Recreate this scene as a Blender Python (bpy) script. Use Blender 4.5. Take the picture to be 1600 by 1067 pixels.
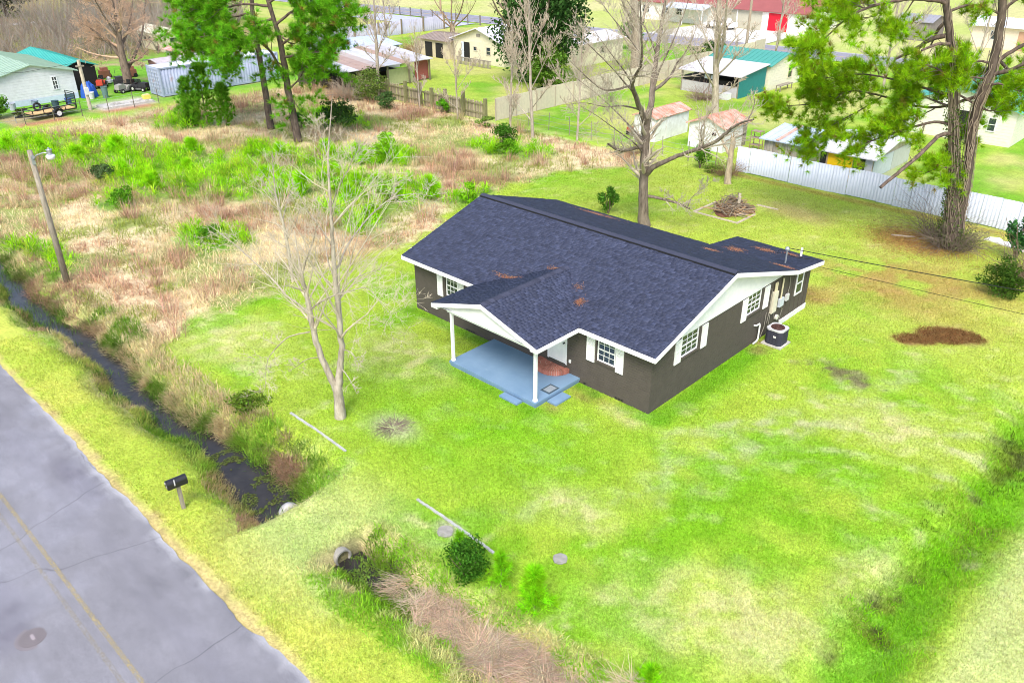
import bpy, math, random
import numpy as np
from mathutils import Vector, Matrix

for o in list(bpy.data.objects):
    bpy.data.objects.remove(o)
scene = bpy.context.scene
COL = scene.collection
R = math.radians
rng = np.random.default_rng(11)

# ------------------------------------------------------------------ camera, sky, sun, exposure
cam_d = bpy.data.cameras.new('camera')
cam = bpy.data.objects.new('camera', cam_d)
COL.objects.link(cam)
scene.camera = cam
cam_d.sensor_fit = 'HORIZONTAL'
cam_d.sensor_width = 36.0
cam_d.lens = 28.572
cam_d.clip_end = 6000
CAM = np.array([12.8589, -19.9683, 15.373])
YAW, PITCH, ROLL = 0.7688, 0.4932, -0.0058
_f = Vector((-math.sin(YAW) * math.cos(PITCH), math.cos(YAW) * math.cos(PITCH), -math.sin(PITCH)))
_r = Vector((math.cos(YAW), math.sin(YAW), 0))
_u = _r.cross(_f)
_r2 = _r * math.cos(ROLL) + _u * math.sin(ROLL)
_u2 = _u * math.cos(ROLL) - _r * math.sin(ROLL)
_m = Matrix((_r2, _u2, -_f)).transposed().to_4x4()
_m.translation = Vector(CAM)
cam.matrix_world = _m

SUN_EL, SUN_AZ = R(52), R(35)          # azimuth: direction towards the sun, measured from -Y towards +X
world = bpy.data.worlds.new('World')
scene.world = world
world.use_nodes = True
wn = world.node_tree.nodes
wl = world.node_tree.links
wn.clear()
sky = wn.new('ShaderNodeTexSky')
sky.sky_type = 'NISHITA'
sky.sun_disc = False
sky.sun_elevation = SUN_EL
sky.sun_rotation = math.pi - SUN_AZ
sky.dust_density = 3.0
sky.air_density = 1.0
sky.ozone_density = 1.0
bg = wn.new('ShaderNodeBackground')
bg.inputs['Strength'].default_value = 0.14
wo = wn.new('ShaderNodeOutputWorld')
wl.new(sky.outputs[0], bg.inputs['Color'])
wl.new(bg.outputs[0], wo.inputs['Surface'])

sun_d = bpy.data.lights.new('sun', 'SUN')
sun_d.energy = 1.5
sun_d.angle = R(24)
sun_d.color = (1.0, 0.95, 0.88)
sun = bpy.data.objects.new('sun', sun_d)
COL.objects.link(sun)
sd = Vector((math.sin(SUN_AZ) * math.cos(SUN_EL), -math.cos(SUN_AZ) * math.cos(SUN_EL), math.sin(SUN_EL)))
sun.rotation_euler = (-sd).to_track_quat('-Z', 'Y').to_euler()

vs = scene.view_settings
vs.view_transform = 'Standard'
vs.look = 'None'
vs.gamma = 1.0
vs.use_curve_mapping = False
vs.exposure = 1.22
scene.cycles.use_denoising = True
scene.cycles.filter_width = 0.95

# ------------------------------------------------------------------ noise
def _hash(ix, iy, s):
    h = (ix * 374761393 + iy * 668265263 + s * 974711) & 0xFFFFFFFF
    h = ((h ^ (h >> 13)) * 1274126177) & 0xFFFFFFFF
    return ((h ^ (h >> 16)) & 0xFFFF) / 65535.0

def vnoise(x, y, s=0):
    x = np.asarray(x, float); y = np.asarray(y, float)
    ix = np.floor(x).astype(np.int64); iy = np.floor(y).astype(np.int64)
    fx = x - ix; fy = y - iy
    fx = fx * fx * (3 - 2 * fx); fy = fy * fy * (3 - 2 * fy)
    a = _hash(ix, iy, s); b = _hash(ix + 1, iy, s); c = _hash(ix, iy + 1, s); d = _hash(ix + 1, iy + 1, s)
    return (a * (1 - fx) + b * fx) * (1 - fy) + (c * (1 - fx) + d * fx) * fy

def fbm(x, y, sc, s=0, o=4):
    t = 0; a = .5; n = 0
    for i in range(o):
        t = t + a * vnoise(np.asarray(x) / sc * 2 ** i + 17.3 * i, np.asarray(y) / sc * 2 ** i - 9.1 * i, s + i); n += a; a *= .55
    return t / n

def sm(a, b, x):
    t = np.clip((np.asarray(x, float) - a) / (b - a), 0, 1)
    return t * t * (3 - 2 * t)

def boxm(x, y, x0, x1, y0, y1, s):
    return sm(x0 - s, x0 + s, x) * (1 - sm(x1 - s, x1 + s, x)) * sm(y0 - s, y0 + s, y) * (1 - sm(y1 - s, y1 + s, y))

def ellm(x, y, cx, cy, rx, ry, rot=0, soft=.5):
    c, s = math.cos(R(rot)), math.sin(R(rot))
    dx = x - cx; dy = y - cy
    q = np.sqrt(((dx * c + dy * s) / rx) ** 2 + ((-dx * s + dy * c) / ry) ** 2)
    return 1 - sm(1 - soft, 1 + soft, q)

def mixc(c, col, m):
    return c * (1 - m[..., None]) + np.array(col) * m[..., None]

# ------------------------------------------------------------------ mesh helpers
def mesh_np(name, V, F, cols=None, smooth=False):
    """V (n,3); F list of int arrays (m,k); cols (n,3) vertex colours in attribute 'col'."""
    V = np.ascontiguousarray(V, np.float32)
    if not isinstance(F, list):
        F = [F]
    F = [np.asarray(f, np.int32) for f in F if len(f)]
    me = bpy.data.meshes.new(name)
    me.vertices.add(len(V)); me.vertices.foreach_set('co', V.ravel())
    tot = np.concatenate([np.full(len(f), f.shape[1], np.int32) for f in F])
    li = np.concatenate([f.ravel() for f in F])
    me.loops.add(len(li)); me.loops.foreach_set('vertex_index', li)
    me.polygons.add(len(tot))
    st = np.zeros(len(tot), np.int32); st[1:] = np.cumsum(tot)[:-1]
    me.polygons.foreach_set('loop_start', st)
    try:
        me.polygons.foreach_set('loop_total', tot)
    except Exception:
        pass
    if smooth:
        me.polygons.foreach_set('use_smooth', np.ones(len(tot), bool))
    me.update(calc_edges=True)
    if cols is not None:
        a = me.color_attributes.new('col', 'FLOAT_COLOR', 'POINT')
        c4 = np.ones((len(V), 4), np.float32); c4[:, :3] = cols
        a.data.foreach_set('color', c4.ravel())
    return me

def link(name, me, mat=None, parent=None, loc=None, rz=None):
    o = bpy.data.objects.new(name, me)
    COL.objects.link(o)
    if mat is not None and me is not None and not me.materials:
        me.materials.append(mat)
    if parent is not None:
        o.parent = parent
    if loc is not None:
        o.location = loc
    if rz is not None:
        o.rotation_euler = (0, 0, rz)
    return o

def tag(o, label=None, cat=None, group=None, kind=None):
    if label: o['label'] = label
    if cat: o['category'] = cat
    if group: o['group'] = group
    if kind: o['kind'] = kind
    return o

def thing(name, label, cat, loc=(0, 0, 0), rz=0, group=None):
    o = bpy.data.objects.new(name, None)
    o.empty_display_size = .2
    COL.objects.link(o)
    o.location = loc; o.rotation_euler = (0, 0, rz)
    return tag(o, label, cat, group)

def copy_tree(root, loc, rz=0, label=None, sc=None):
    r = root.copy(); COL.objects.link(r)
    r.location = loc; r.rotation_euler = (0, 0, rz)
    if sc: r.scale = (sc, sc, sc)
    if label: r['label'] = label
    for ch in list(root.children):
        c = ch.copy(); COL.objects.link(c); c.parent = r
        for g in list(ch.children):
            d = g.copy(); COL.objects.link(d); d.parent = c
    return r

class MB:
    """collects boxes, prisms, tubes; optional colour per piece"""
    def __init__(self):
        self.v = []; self.f = []; self.c = []
    def add(self, V, F, col=None):
        n = len(self.v)
        self.v += [tuple(map(float, p)) for p in V]
        self.f += [tuple(int(i) + n for i in f) for f in F]
        self.c += [col or (1, 1, 1)] * len(V)
        return self
    def box(self, x0, x1, y0, y1, z0, z1, col=None, rot=None, piv=None):
        V = np.array([(x0, y0, z0), (x1, y0, z0), (x1, y1, z0), (x0, y1, z0), (x0, y0, z1), (x1, y0, z1), (x1, y1, z1), (x0, y1, z1)], float)
        if rot is not None:
            p = np.array(piv if piv is not None else V.mean(0))
            V = (V - p) @ np.array(rot).T + p
        return self.add(V, [(0, 3, 2, 1), (4, 5, 6, 7), (0, 1, 5, 4), (1, 2, 6, 5), (2, 3, 7, 6), (3, 0, 4, 7)], col)
    def bar(self, a, b, w, h, col=None, up=(0, 0, 1)):
        a = np.array(a, float); b = np.array(b, float); d = b - a; d /= np.linalg.norm(d)
        s = np.cross(d, up)
        if np.linalg.norm(s) < 1e-4: s = np.cross(d, (1, 0, 0))
        s /= np.linalg.norm(s); u = np.cross(s, d)
        V = [p + s * i * w / 2 + u * j * h / 2 for p in (a, b) for i, j in ((-1, -1), (1, -1), (1, 1), (-1, 1))]
        return self.add(V, [(0, 3, 2, 1), (4, 5, 6, 7), (0, 1, 5, 4), (1, 2, 6, 5), (2, 3, 7, 6), (3, 0, 4, 7)], col)
    def prism(self, poly, axis, a, b, col=None):
        """poly of 2-D points extruded along axis ('x': (y,z), 'y': (x,z), 'z': (x,y))"""
        n = len(poly); V = []
        for t in (a, b):
            for p, q in poly:
                V.append({'x': (t, p, q), 'y': (p, t, q), 'z': (p, q, t)}[axis])
        F = [tuple(range(n)), tuple(range(2 * n - 1, n - 1, -1))] + [(i, i + n, (i + 1) % n + n, (i + 1) % n) for i in range(n)]
        return self.add(V, F, col)
    def tube(self, pts, rad, n=8, col=None, cap=True):
        V, F = tube_np(np.array(pts, float), np.full(len(pts), rad) if np.isscalar(rad) else np.array(rad), n)
        k = len(self.v); self.add(V, F, col)
        if cap:
            self.f.append(tuple(k + i for i in range(n))[::-1]); m = k + n * (len(pts) - 1)
            self.f.append(tuple(m + i for i in range(n)))
        return self
    def lathe(self, prof, c=(0, 0, 0), n=16, col=None):
        V = [(c[0] + r * math.cos(2 * math.pi * i / n), c[1] + r * math.sin(2 * math.pi * i / n), c[2] + z) for r, z in prof for i in range(n)]
        F = [(j * n + i, j * n + (i + 1) % n, (j + 1) * n + (i + 1) % n, (j + 1) * n + i) for j in range(len(prof) - 1) for i in range(n)]
        k = len(self.v); self.add(V, F, col)
        self.f.append(tuple(k + i for i in range(n))[::-1]); m = k + n * (len(prof) - 1)
        self.f.append(tuple(m + i for i in range(n)))
        return self
    def mesh(self, name, smooth=False):
        me = bpy.data.meshes.new(name); me.from_pydata(self.v, [], self.f); me.update()
        a = me.color_attributes.new('col', 'FLOAT_COLOR', 'POINT')
        c4 = np.ones((len(self.v), 4), np.float32); c4[:, :3] = np.array(self.c)
        a.data.foreach_set('color', c4.ravel())
        if smooth:
            me.polygons.foreach_set('use_smooth', np.ones(len(me.polygons), bool))
        return me
    def build(self, name, mat, parent=None, smooth=False, loc=None):
        return link(name, self.mesh(name, smooth), mat, parent, loc)

def tube_np(P, r, n):
    T = np.gradient(P, axis=0); T /= np.linalg.norm(T, axis=1)[:, None] + 1e-9
    ref = np.array((0, 0, 1.)) if abs(T[0, 2]) < .9 else np.array((1., 0, 0))
    S = np.cross(T, ref); S /= np.linalg.norm(S, axis=1)[:, None] + 1e-9
    for i in range(1, len(S)):
        if S[i] @ S[i - 1] < 0: S[i] = -S[i]
    U = np.cross(S, T)
    a = np.arange(n) * 2 * np.pi / n
    V = (P[:, None, :] + r[:, None, None] * (np.cos(a)[None, :, None] * S[:, None, :] + np.sin(a)[None, :, None] * U[:, None, :])).reshape(-1, 3)
    k = len(P) - 1
    i, j = np.meshgrid(np.arange(k), np.arange(n), indexing='ij')
    F = np.stack([i * n + j, i * n + (j + 1) % n, (i + 1) * n + (j + 1) % n, (i + 1) * n + j], -1).reshape(-1, 4)
    return V, F

def merge_np(parts):
    Vs, Fs, k = [], [], 0
    for V, F in parts:
        Vs.append(V); Fs.append(F + k); k += len(V)
    return np.concatenate(Vs), np.concatenate(Fs)

# ------------------------------------------------------------------ materials
def mat_new(name):
    m = bpy.data.materials.new(name); m.use_nodes = True
    nt = m.node_tree; nt.nodes.clear()
    out = nt.nodes.new('ShaderNodeOutputMaterial')
    return m, nt, out

def pmat(name, c1, c2=None, scale=8, rough=.7, bump=0, bscale=None, metal=0, spec=.3, attr=False, stretch=None, dirt=None, detail=5):
    """procedural surface: two tones mixed by noise, optional vertex colour, dirt streaks and bump"""
    m, nt, out = mat_new(name)
    N, Lk = nt.nodes, nt.links
    b = N.new('ShaderNodeBsdfPrincipled')
    Lk.new(b.outputs[0], out.inputs[0])
    b.inputs['Roughness'].default_value = rough
    b.inputs['Metallic'].default_value = metal
    b.inputs['Specular IOR Level'].default_value = spec
    tc = N.new('ShaderNodeTexCoord'); mp = N.new('ShaderNodeMapping')
    Lk.new(tc.outputs['Object'], mp.inputs[0])
    if stretch: mp.inputs['Scale'].default_value = stretch
    no = N.new('ShaderNodeTexNoise'); no.inputs['Scale'].default_value = scale; no.inputs['Detail'].default_value = detail
    no.inputs['Roughness'].default_value = .65
    Lk.new(mp.outputs[0], no.inputs['Vector'])
    rmp = N.new('ShaderNodeValToRGB')
    rmp.color_ramp.elements[0].position = .33; rmp.color_ramp.elements[1].position = .68
    c2 = c2 or tuple(x * .82 for x in c1)
    rmp.color_ramp.elements[0].color = (*c2, 1); rmp.color_ramp.elements[1].color = (*c1, 1)
    Lk.new(no.outputs[0], rmp.inputs[0])
    cur = rmp.outputs[0]
    if attr:
        at = N.new('ShaderNodeAttribute'); at.attribute_name = 'col'
        mx = N.new('ShaderNodeMix'); mx.data_type = 'RGBA'; mx.blend_type = 'MULTIPLY'; mx.inputs[0].default_value = 1
        Lk.new(at.outputs[0], mx.inputs[6]); Lk.new(cur, mx.inputs[7]); cur = mx.outputs[2]
    if dirt:
        n2 = N.new('ShaderNodeTexNoise'); n2.inputs['Scale'].default_value = dirt[1]; n2.inputs['Detail'].default_value = 6
        Lk.new(mp.outputs[0], n2.inputs['Vector'])
        r2 = N.new('ShaderNodeValToRGB'); r2.color_ramp.elements[0].position = dirt[2]; r2.color_ramp.elements[1].position = min(1, dirt[2] + .18)
        Lk.new(n2.outputs[0], r2.inputs[0])
        mx = N.new('ShaderNodeMix'); mx.data_type = 'RGBA'
        Lk.new(r2.outputs[0], mx.inputs[0]); Lk.new(cur, mx.inputs[6]); mx.inputs[7].default_value = (*dirt[0], 1); cur = mx.outputs[2]
    Lk.new(cur, b.inputs['Base Color'])
    if bump:
        n3 = N.new('ShaderNodeTexNoise'); n3.inputs['Scale'].default_value = bscale or scale * 3; n3.inputs['Detail'].default_value = 6
        Lk.new(mp.outputs[0], n3.inputs['Vector'])
        bp = N.new('ShaderNodeBump'); bp.inputs['Strength'].default_value = bump; bp.inputs['Distance'].default_value = .02
        Lk.new(n3.outputs[0], bp.inputs['Height']); Lk.new(bp.outputs[0], b.inputs['Normal'])
    return m

def leafmat(name, trans=.4, tint=(1, 1, 1)):
    """thin leaves and blades: vertex colour, diffuse plus light through the leaf"""
    m, nt, out = mat_new(name)
    N, Lk = nt.nodes, nt.links
    at = N.new('ShaderNodeAttribute'); at.attribute_name = 'col'
    mx = N.new('ShaderNodeMix'); mx.data_type = 'RGBA'; mx.blend_type = 'MULTIPLY'; mx.inputs[0].default_value = 1
    Lk.new(at.outputs[0], mx.inputs[6]); mx.inputs[7].default_value = (*tint, 1)
    d = N.new('ShaderNodeBsdfDiffuse'); t = N.new('ShaderNodeBsdfTranslucent')
    Lk.new(mx.outputs[2], d.inputs[0]); Lk.new(mx.outputs[2], t.inputs[0])
    ms = N.new('ShaderNodeMixShader'); ms.inputs[0].default_value = trans
    Lk.new(d.outputs[0], ms.inputs[1]); Lk.new(t.outputs[0], ms.inputs[2]); Lk.new(ms.outputs[0], out.inputs[0])
    return m

def groundmat():
    m, nt, out = mat_new('turf')
    N, Lk = nt.nodes, nt.links
    b = N.new('ShaderNodeBsdfPrincipled'); Lk.new(b.outputs[0], out.inputs[0])
    b.inputs['Roughness'].default_value = .95; b.inputs['Specular IOR Level'].default_value = .1
    at = N.new('ShaderNodeAttribute'); at.attribute_name = 'col'
    tc = N.new('ShaderNodeTexCoord')
    cur = at.outputs[0]
    for sc, lo, hi, w in ((1.3, .78, 1.18, 1), (9, .62, 1.3, 1), (34, .5, 1.4, 1)):
        no = N.new('ShaderNodeTexNoise'); no.inputs['Scale'].default_value = sc; no.inputs['Detail'].default_value = 6; no.inputs['Roughness'].default_value = .7
        Lk.new(tc.outputs['Object'], no.inputs['Vector'])
        mr = N.new('ShaderNodeMapRange'); mr.inputs[1].default_value = .3; mr.inputs[2].default_value = .7; mr.inputs[3].default_value = lo; mr.inputs[4].default_value = hi
        Lk.new(no.outputs[0], mr.inputs[0])
        mx = N.new('ShaderNodeMix'); mx.data_type = 'RGBA'; mx.blend_type = 'MULTIPLY'; mx.inputs[0].default_value = w
        Lk.new(cur, mx.inputs[6]); Lk.new(mr.outputs[0], mx.inputs[7]); cur = mx.outputs[2]
    Lk.new(cur, b.inputs['Base Color'])
    no = N.new('ShaderNodeTexNoise'); no.inputs['Scale'].default_value = 22; no.inputs['Detail'].default_value = 8
    Lk.new(tc.outputs['Object'], no.inputs['Vector'])
    bp = N.new('ShaderNodeBump'); bp.inputs['Strength'].default_value = .5; bp.inputs['Distance'].default_value = .05
    Lk.new(no.outputs[0], bp.inputs['Height']); Lk.new(bp.outputs[0], b.inputs['Normal'])
    return m

M = {}
M['turf'] = groundmat()
M['blade'] = leafmat('grass_blade', .45)
M['leaf'] = leafmat('leaf', .4)
M['needle'] = leafmat('pine_needle', .35)
M['bark_pale'] = pmat('bark_pale', (.42, .385, .33), (.19, .165, .135), 7, .9, .6, 14, stretch=(1, 1, .25), attr=True)
M['bark_grey'] = pmat('bark_grey', (.25, .215, .18), (.09, .073, .06), 7, .9, .8, 12, stretch=(1, 1, .25), attr=True)
M['bark_pine'] = pmat('bark_pine', (.15, .115, .092), (.045, .033, .027), 6, .9, 1, 9, stretch=(1, 1, .35), attr=True)
M['twig'] = pmat('twig', (.38, .345, .29), (.26, .23, .19), 3, .9, attr=True)
M['brown'] = pmat('painted_brick', (.094, .081, .070), (.078, .067, .058), 3, .75, .25, 60, spec=.25)
M['brown_trim'] = pmat('brown_trim', (.08, .068, .059), None, 6, .6)
M['white'] = pmat('white_paint', (.82, .82, .82), (.72, .73, .74), 3, .45, .05, spec=.4)
M['white_worn'] = pmat('white_worn', (.78, .79, .8), (.62, .62, .6), 2.5, .6, .1, dirt=((.35, .3, .24), 3, .62))
M['shingle'] = pmat('asphalt_shingle', (1, 1, 1), (.7, .7, .72), 45, .75, .5, 120, attr=True, spec=.3)
M['rubber'] = pmat('black_rubber', (.02, .02, .022), None, 10, .8)
M['black'] = pmat('black_metal', (.018, .018, .022), (.012, .012, .014), 10, .4, spec=.5)
M['porch'] = pmat('porch_paint', (.18, .28, .41), (.14, .235, .36), 1.2, .55, .08, 40, dirt=((.24, .33, .43), 2.2, .66))
M['concrete_old'] = pmat('old_concrete', (.34, .33, .30), (.22, .21, .19), 4, .9, .4, 40, dirt=((.14, .15, .09), 3, .58))
M['concrete'] = pmat('concrete', (.5, .49, .46), (.36, .35, .33), 4, .9, .4, 40, dirt=((.22, .2, .17), 3, .66))
M['brick'] = pmat('red_brick', (1, 1, 1), (.75, .72, .72), 30, .85, .5, 70, attr=True)
M['mortar'] = pmat('mortar', (.66, .6, .56), (.5, .46, .43), 20, .9, .3)
M['glass'] = pmat('window_glass', (.03, .045, .06), (.02, .03, .04), 1, .05, spec=.9)
M['metal'] = pmat('galvanised', (.45, .48, .52), (.34, .37, .41), 6, .4, metal=.6)
M['wood_grey'] = pmat('weathered_wood', (.34, .3, .24), (.18, .16, .12), 4, .9, .5, 20, stretch=(4, 4, .6), attr=True)
M['wood_tan'] = pmat('raw_wood', (.42, .3, .18), (.3, .21, .12), 5, .8, .4, 20, attr=True)
M['plain'] = pmat('painted', (1, 1, 1), (.86, .86, .86), 4, .6, .1, attr=True)
M['gloss'] = pmat('gloss_paint', (1, 1, 1), (.9, .9, .9), 6, .25, attr=True, spec=.6)
M['tin'] = pmat('tin_roof', (1, 1, 1), (.78, .78, .8), 1.2, .55, .15, 12, attr=True, dirt=((.3, .16, .1), 1.1, .63))
M['tin_clean'] = pmat('tin_clean', (1, 1, 1), (.86, .87, .88), 1.0, .45, .1, 12, attr=True)
M['rust'] = pmat('rusty_tin', (.42, .17, .1), (.6, .42, .36), 1.4, .8, .3, 14, dirt=((.6, .6, .62), .9, .62))
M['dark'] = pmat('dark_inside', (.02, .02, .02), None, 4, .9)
M['soil'] = pmat('soil', (.26, .12, .07), (.12, .06, .04), 6, .95, .6, 20)

# ------------------------------------------------------------------ ground: shape and colour
LIME = (.35, .475, .055); GREEN = (.18, .41, .014); YEL = (.52, .53, .105); TAN = (.66, .55, .34); PINK = (.50, .35, .25)
PALE = (.54, .56, .27); OLIVE = (.17, .22, .03); SOILC = (.10, .06, .035); ORANGE = (.36, .19, .075); GREY = (.42, .45, .27)

def edge_x(y):
    return np.interp(y, [-12, -9.8, -7.5, -2, 2, 5, 8.7, 13.3, 19.6, 24, 27], [-15.5, -16.6, -18.2, -18.6, -18.8, -18.4, -19.8, -21.4, -20.7, -18.6, -17])

def fieldm(x, y):
    d = edge_x(y) - x + (fbm(x, y, 2.2, 40) - .5) * 2.6
    return sm(-.5, .7, d) * sm(-10.6, -9.4, y + (fbm(x, y, 1.5, 41) - .5)) * (1 - sm(25.6, 26.6, y)) * sm(-59.5, -57.5, x + (fbm(x, y, 3, 43) - .5) * 3)

def ditch_c(x):
    return np.where(x < -3.5, -11.1 + .22 * np.sin(x * .55) + .12 * np.sin(x * 1.7), np.interp(x, [-3.5, -1, 1.5, 5, 12], [-11.1, -10.9, -10.75, -10.4, -10.1]))

def height(x, y):
    z = .05 * (fbm(x, y, 6, 3) - .5) + .03 * (fbm(x, y, 1.2, 5) - .5)
    d = np.abs(y - ditch_c(x)) / (1 + .55 * sm(-9.5, -7.5, x) * (1 - sm(-5.2, -4.6, x))) + (fbm(x, y, .9, 8) - .5) * .7
    w1 = (1 - sm(.1, 1.45, d)) * (1 - sm(-5.0, -4.7, x))
    w2 = (1 - sm(.15, 1.2, d)) * sm(-2.5, -2.2, x)
    z = z - .8 * w1 - np.interp(x, [-2, .5, 3, 14], [.75, .6, .35, .3]) * w2
    ds = np.abs(x - 9.75 - .25 * np.sin(y * .5)) + (fbm(x, y, 1.0, 9) - .5) * .4
    z = z - (.34 + .12 * (1 - sm(-7, -3, y))) * (1 - sm(.1, 1.3, ds)) * sm(-9.5, -8, y) * (1 - sm(14, 24, y))
    road = 1 - sm(-14.35, -14.05, y)
    z = z * (1 - road) - .05 * road
    hm = boxm(x, y, -12.4, .2, -.2, 11.6, .3)
    z = z * (1 - hm)
    far = sm(55, 64, y - .06 * (x + 50)) * (1 - sm(84, 90, y - .06 * (x + 50)))
    return z * (1 - far) - .04 * far

TRACKS = [[(2.6, -3.7), (1.9, -.9), (2.6, 1.3), (3.6, 3.8), (4.0, 7.1)], [(4.0, .1), (4.3, 2.9), (6.0, 6.1), (8.1, 6.0)], [(3.2, -2.5), (3.6, 1.0), (4.6, 5.0), (5.5, 9.0)], [(-.5, -9), (-.2, -7.2), (1.2, -5.5), (2.6, -3.7)]]
def trackd(x, y):
    best = np.full(np.shape(x), 9.)
    for t in TRACKS:
        for (ax, ay), (bx, by) in zip(t[:-1], t[1:]):
            dx, dy = bx - ax, by - ay
            q = np.clip(((x - ax) * dx + (y - ay) * dy) / (dx * dx + dy * dy), 0, 1)
            best = np.minimum(best, np.hypot(x - ax - q * dx, y - ay - q * dy))
    return best

def gcol(x, y):
    x = np.asarray(x, float); y = np.asarray(y, float)
    n1 = fbm(x, y, 4.5, 21); n2 = fbm(x, y, 1.3, 22); n3 = fbm(x, y, .45, 23); n4 = fbm(x, y, 9, 24)
    c = np.zeros(x.shape + (3,)) + np.array(LIME)
    c = mixc(c, GREEN, sm(.47, .66, n1 * .65 + n2 * .35) * .8)
    c = mixc(c, PALE, sm(.52, .72, n2 * .35 + n3 * .4 + n4 * .25) * .6)
    c = mixc(c, TAN, sm(.62, .78, n3 * .6 + n2 * .4) * .3)
    # richer turf in front of and beside the house
    c = mixc(c, GREEN, np.clip(ellm(x, y, -4, -4.6, 5.5, 3.2, 5, .5) + ellm(x, y, .6, 4, .8, 5.5, 0, .6), 0, 1) * (.35 + .5 * n2))
    c = mixc(c, GREEN, ellm(x, y, 5.5, -3.5, 3.5, 4, 20, .7) * .45 * sm(.35, .6, n2))
    # pale worn turf and vehicle tracks
    for rr_ in (7.6, 9.2):
        ta = np.abs(np.hypot(x - 9.6, y + 4.2) - rr_ - (n1 - .5) * .5) + (n2 - .5) * .3
        c = mixc(c, (.50, .52, .30), (1 - sm(.08, .32, ta)) * sm(-3, -1, y) * (1 - sm(7.5, 9.5, y)) * sm(.6, 1.4, x) * (.1 + .38 * sm(.42, .62, n3)))
    td = trackd(x, y) + (n2 - .5) * .8
    c = mixc(c, GREY, (1 - sm(.1, .75, td)) * (.06 + .3 * sm(.42, .65, n3)))
    for e in ((1.4, -5.5, 1.2, .7, 0, .7), (6.5, -6.2, 2.6, 1.5, 30, .7), (9.0, -3.2, 1.0, 2.0, 10, .7), (-.4, -.6, .9, .45, 0, .7), (.7, 1.2, .35, .4, 0, .6), (-9, -3.2, 2.0, 1.2, 0, .8), (-15.5, -7.2, 2.2, 1.6, 10, .7), (6.2, 4.8, 1.7, 1.0, 0, .8)):
        c = mixc(c, (.60, .56, .29), ellm(x, y, *e) * (.2 + .5 * sm(.35, .65, n3)))
    c = mixc(c, PALE, sm(10.5, 11.5, x) * (1 - sm(6, 12, y)) * .7)
    c = mixc(c, GREY, np.clip(ellm(x, y, -5.7, -6.5, .9, .6, 0, .7) + ellm(x, y, -.7, -8.6, .4, .3, 0, .6), 0, 1) * .8)
    for e in ((3.3, 7.2, 1.1, .5, 20, .8), (2.6, 6.6, .6, .4, 0, .8), (4.6, 7.0, .8, .4, 0, .8), (.9, 1.55, .3, .22, 0, .7)):
        c = mixc(c, (.16, .13, .08), ellm(x, y, *e) * sm(.52, .62, n3 * .6 + n2 * .4) * .85)
    c = mixc(c, (.26, .17, .09), np.clip(ellm(x, y, -2.35, -.45, .75, .4, 0, .6) + ellm(x, y, -2.6, -2.0, .4, .35, 0, .6) * .8 + ellm(x, y, .45, 7.0, .45, .7, 0, .6), 0, 1) * (.35 + .6 * sm(.4, .6, n3)))
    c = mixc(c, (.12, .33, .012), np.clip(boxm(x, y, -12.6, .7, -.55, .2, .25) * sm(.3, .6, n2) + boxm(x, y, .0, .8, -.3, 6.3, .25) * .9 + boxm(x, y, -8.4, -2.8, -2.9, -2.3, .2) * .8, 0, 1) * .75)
    # green swale on the right
    ds = np.abs(x - 9.75 - .25 * np.sin(y * .5)) + (n2 - .5) * 1.2
    sw = (1 - sm(.1, 1.2, ds + (n1 - .5) * 1.6)) * sm(-9.5, -8, y) * (1 - sm(6, 13, y))
    c = mixc(c, (.16, .42, .012), sw * .85); c = mixc(c, OLIVE, sw * sm(.48, .62, n2) * .8); c = mixc(c, (.06, .05, .03), sw * sm(.58, .68, n2 * .5 + n3 * .5) * .8)
    # back yard: yellower, with rust-coloured ground under the pines
    by = sm(8, 15, y + (n1 - .5) * 6) * sm(-21, -18, x)
    c = mixc(c, (.52, .52, .13), by * (.3 + .4 * sm(.4, .6, n2)) * (.55 + .45 * sm(-6, 1, x)))
    c = mixc(c, ORANGE, np.clip(ellm(x, y, .6, 22.8, 2.2, 1.8, 0, .6) * .95 + ellm(x, y, 2.2, 17.5, 4.2, 2.2, 20, .8) * .8 * sm(.42, .58, n2) + ellm(x, y, -.3, 12.9, 1.0, .9, 0, .6) * .8 + ellm(x, y, 3.6, 14.6, 3, 1.2, 0, .8) * .5, 0, 1) * (.5 + .5 * n3))
    c = mixc(c, (.45, .35, .16), ellm(x, y, -6.0, 22.6, 2.0, 1.1, -10, .7) * .7)
    c = mixc(c, ORANGE, boxm(x, y, -13, 30, 26.5, 27.6, .35) * .6)
    # mulch patch
    mu = np.maximum(ellm(x, y, 5.5, 13.0, 1.45, .75, 35, .9), ellm(x, y, 4.5, 11.7, .95, .55, 40, .9)); c = mixc(c, (.28, .16, .07), sm(.25, .85, mu * (.1 + 1.0 * n2 + .8 * n3)) * .9)
    # verge
    vg = (1 - sm(-12.9, -12.0, y + (n2 - .5) * .9)) * sm(-2.5, -.5, x + 200)
    c = mixc(c, YEL, vg * (.25 + .6 * sm(.38, .6, n1 * .5 + n2 * .5)))
    c = mixc(c, LIME, vg * sm(.5, .7, n3) * .5)
    c = mixc(c, (.46, .33, .18), (1 - sm(-14.15, -13.85, y + (n3 - .5) * .4)) * .75)
    c = mixc(c, mixc(np.zeros(c.shape) + np.array(LIME), YEL, sm(.35, .6, n1)), 1 - sm(-20.4, -19.9, y + (n3 - .5) * .4))
    # culvert crossing
    c = mixc(c, PALE, ellm(x, y, -3.2, -11.2, 2.6, 2.2, 0, .6) * .55)
    # ditches
    dd = np.abs(y - ditch_c(x)) + (n2 - .5) * .8
    dm = (1 - sm(.5, 1.6, dd)) * np.clip((1 - sm(-5.0, -4.4, x)) + sm(-2.7, -2.2, x), 0, 1)
    c = mixc(c, mixc(np.zeros(c.shape) + np.array((.13, .2, .03)), (.44, .35, .19), sm(.42, .58, n1 * .5 + n2 * .5)), dm)
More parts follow.
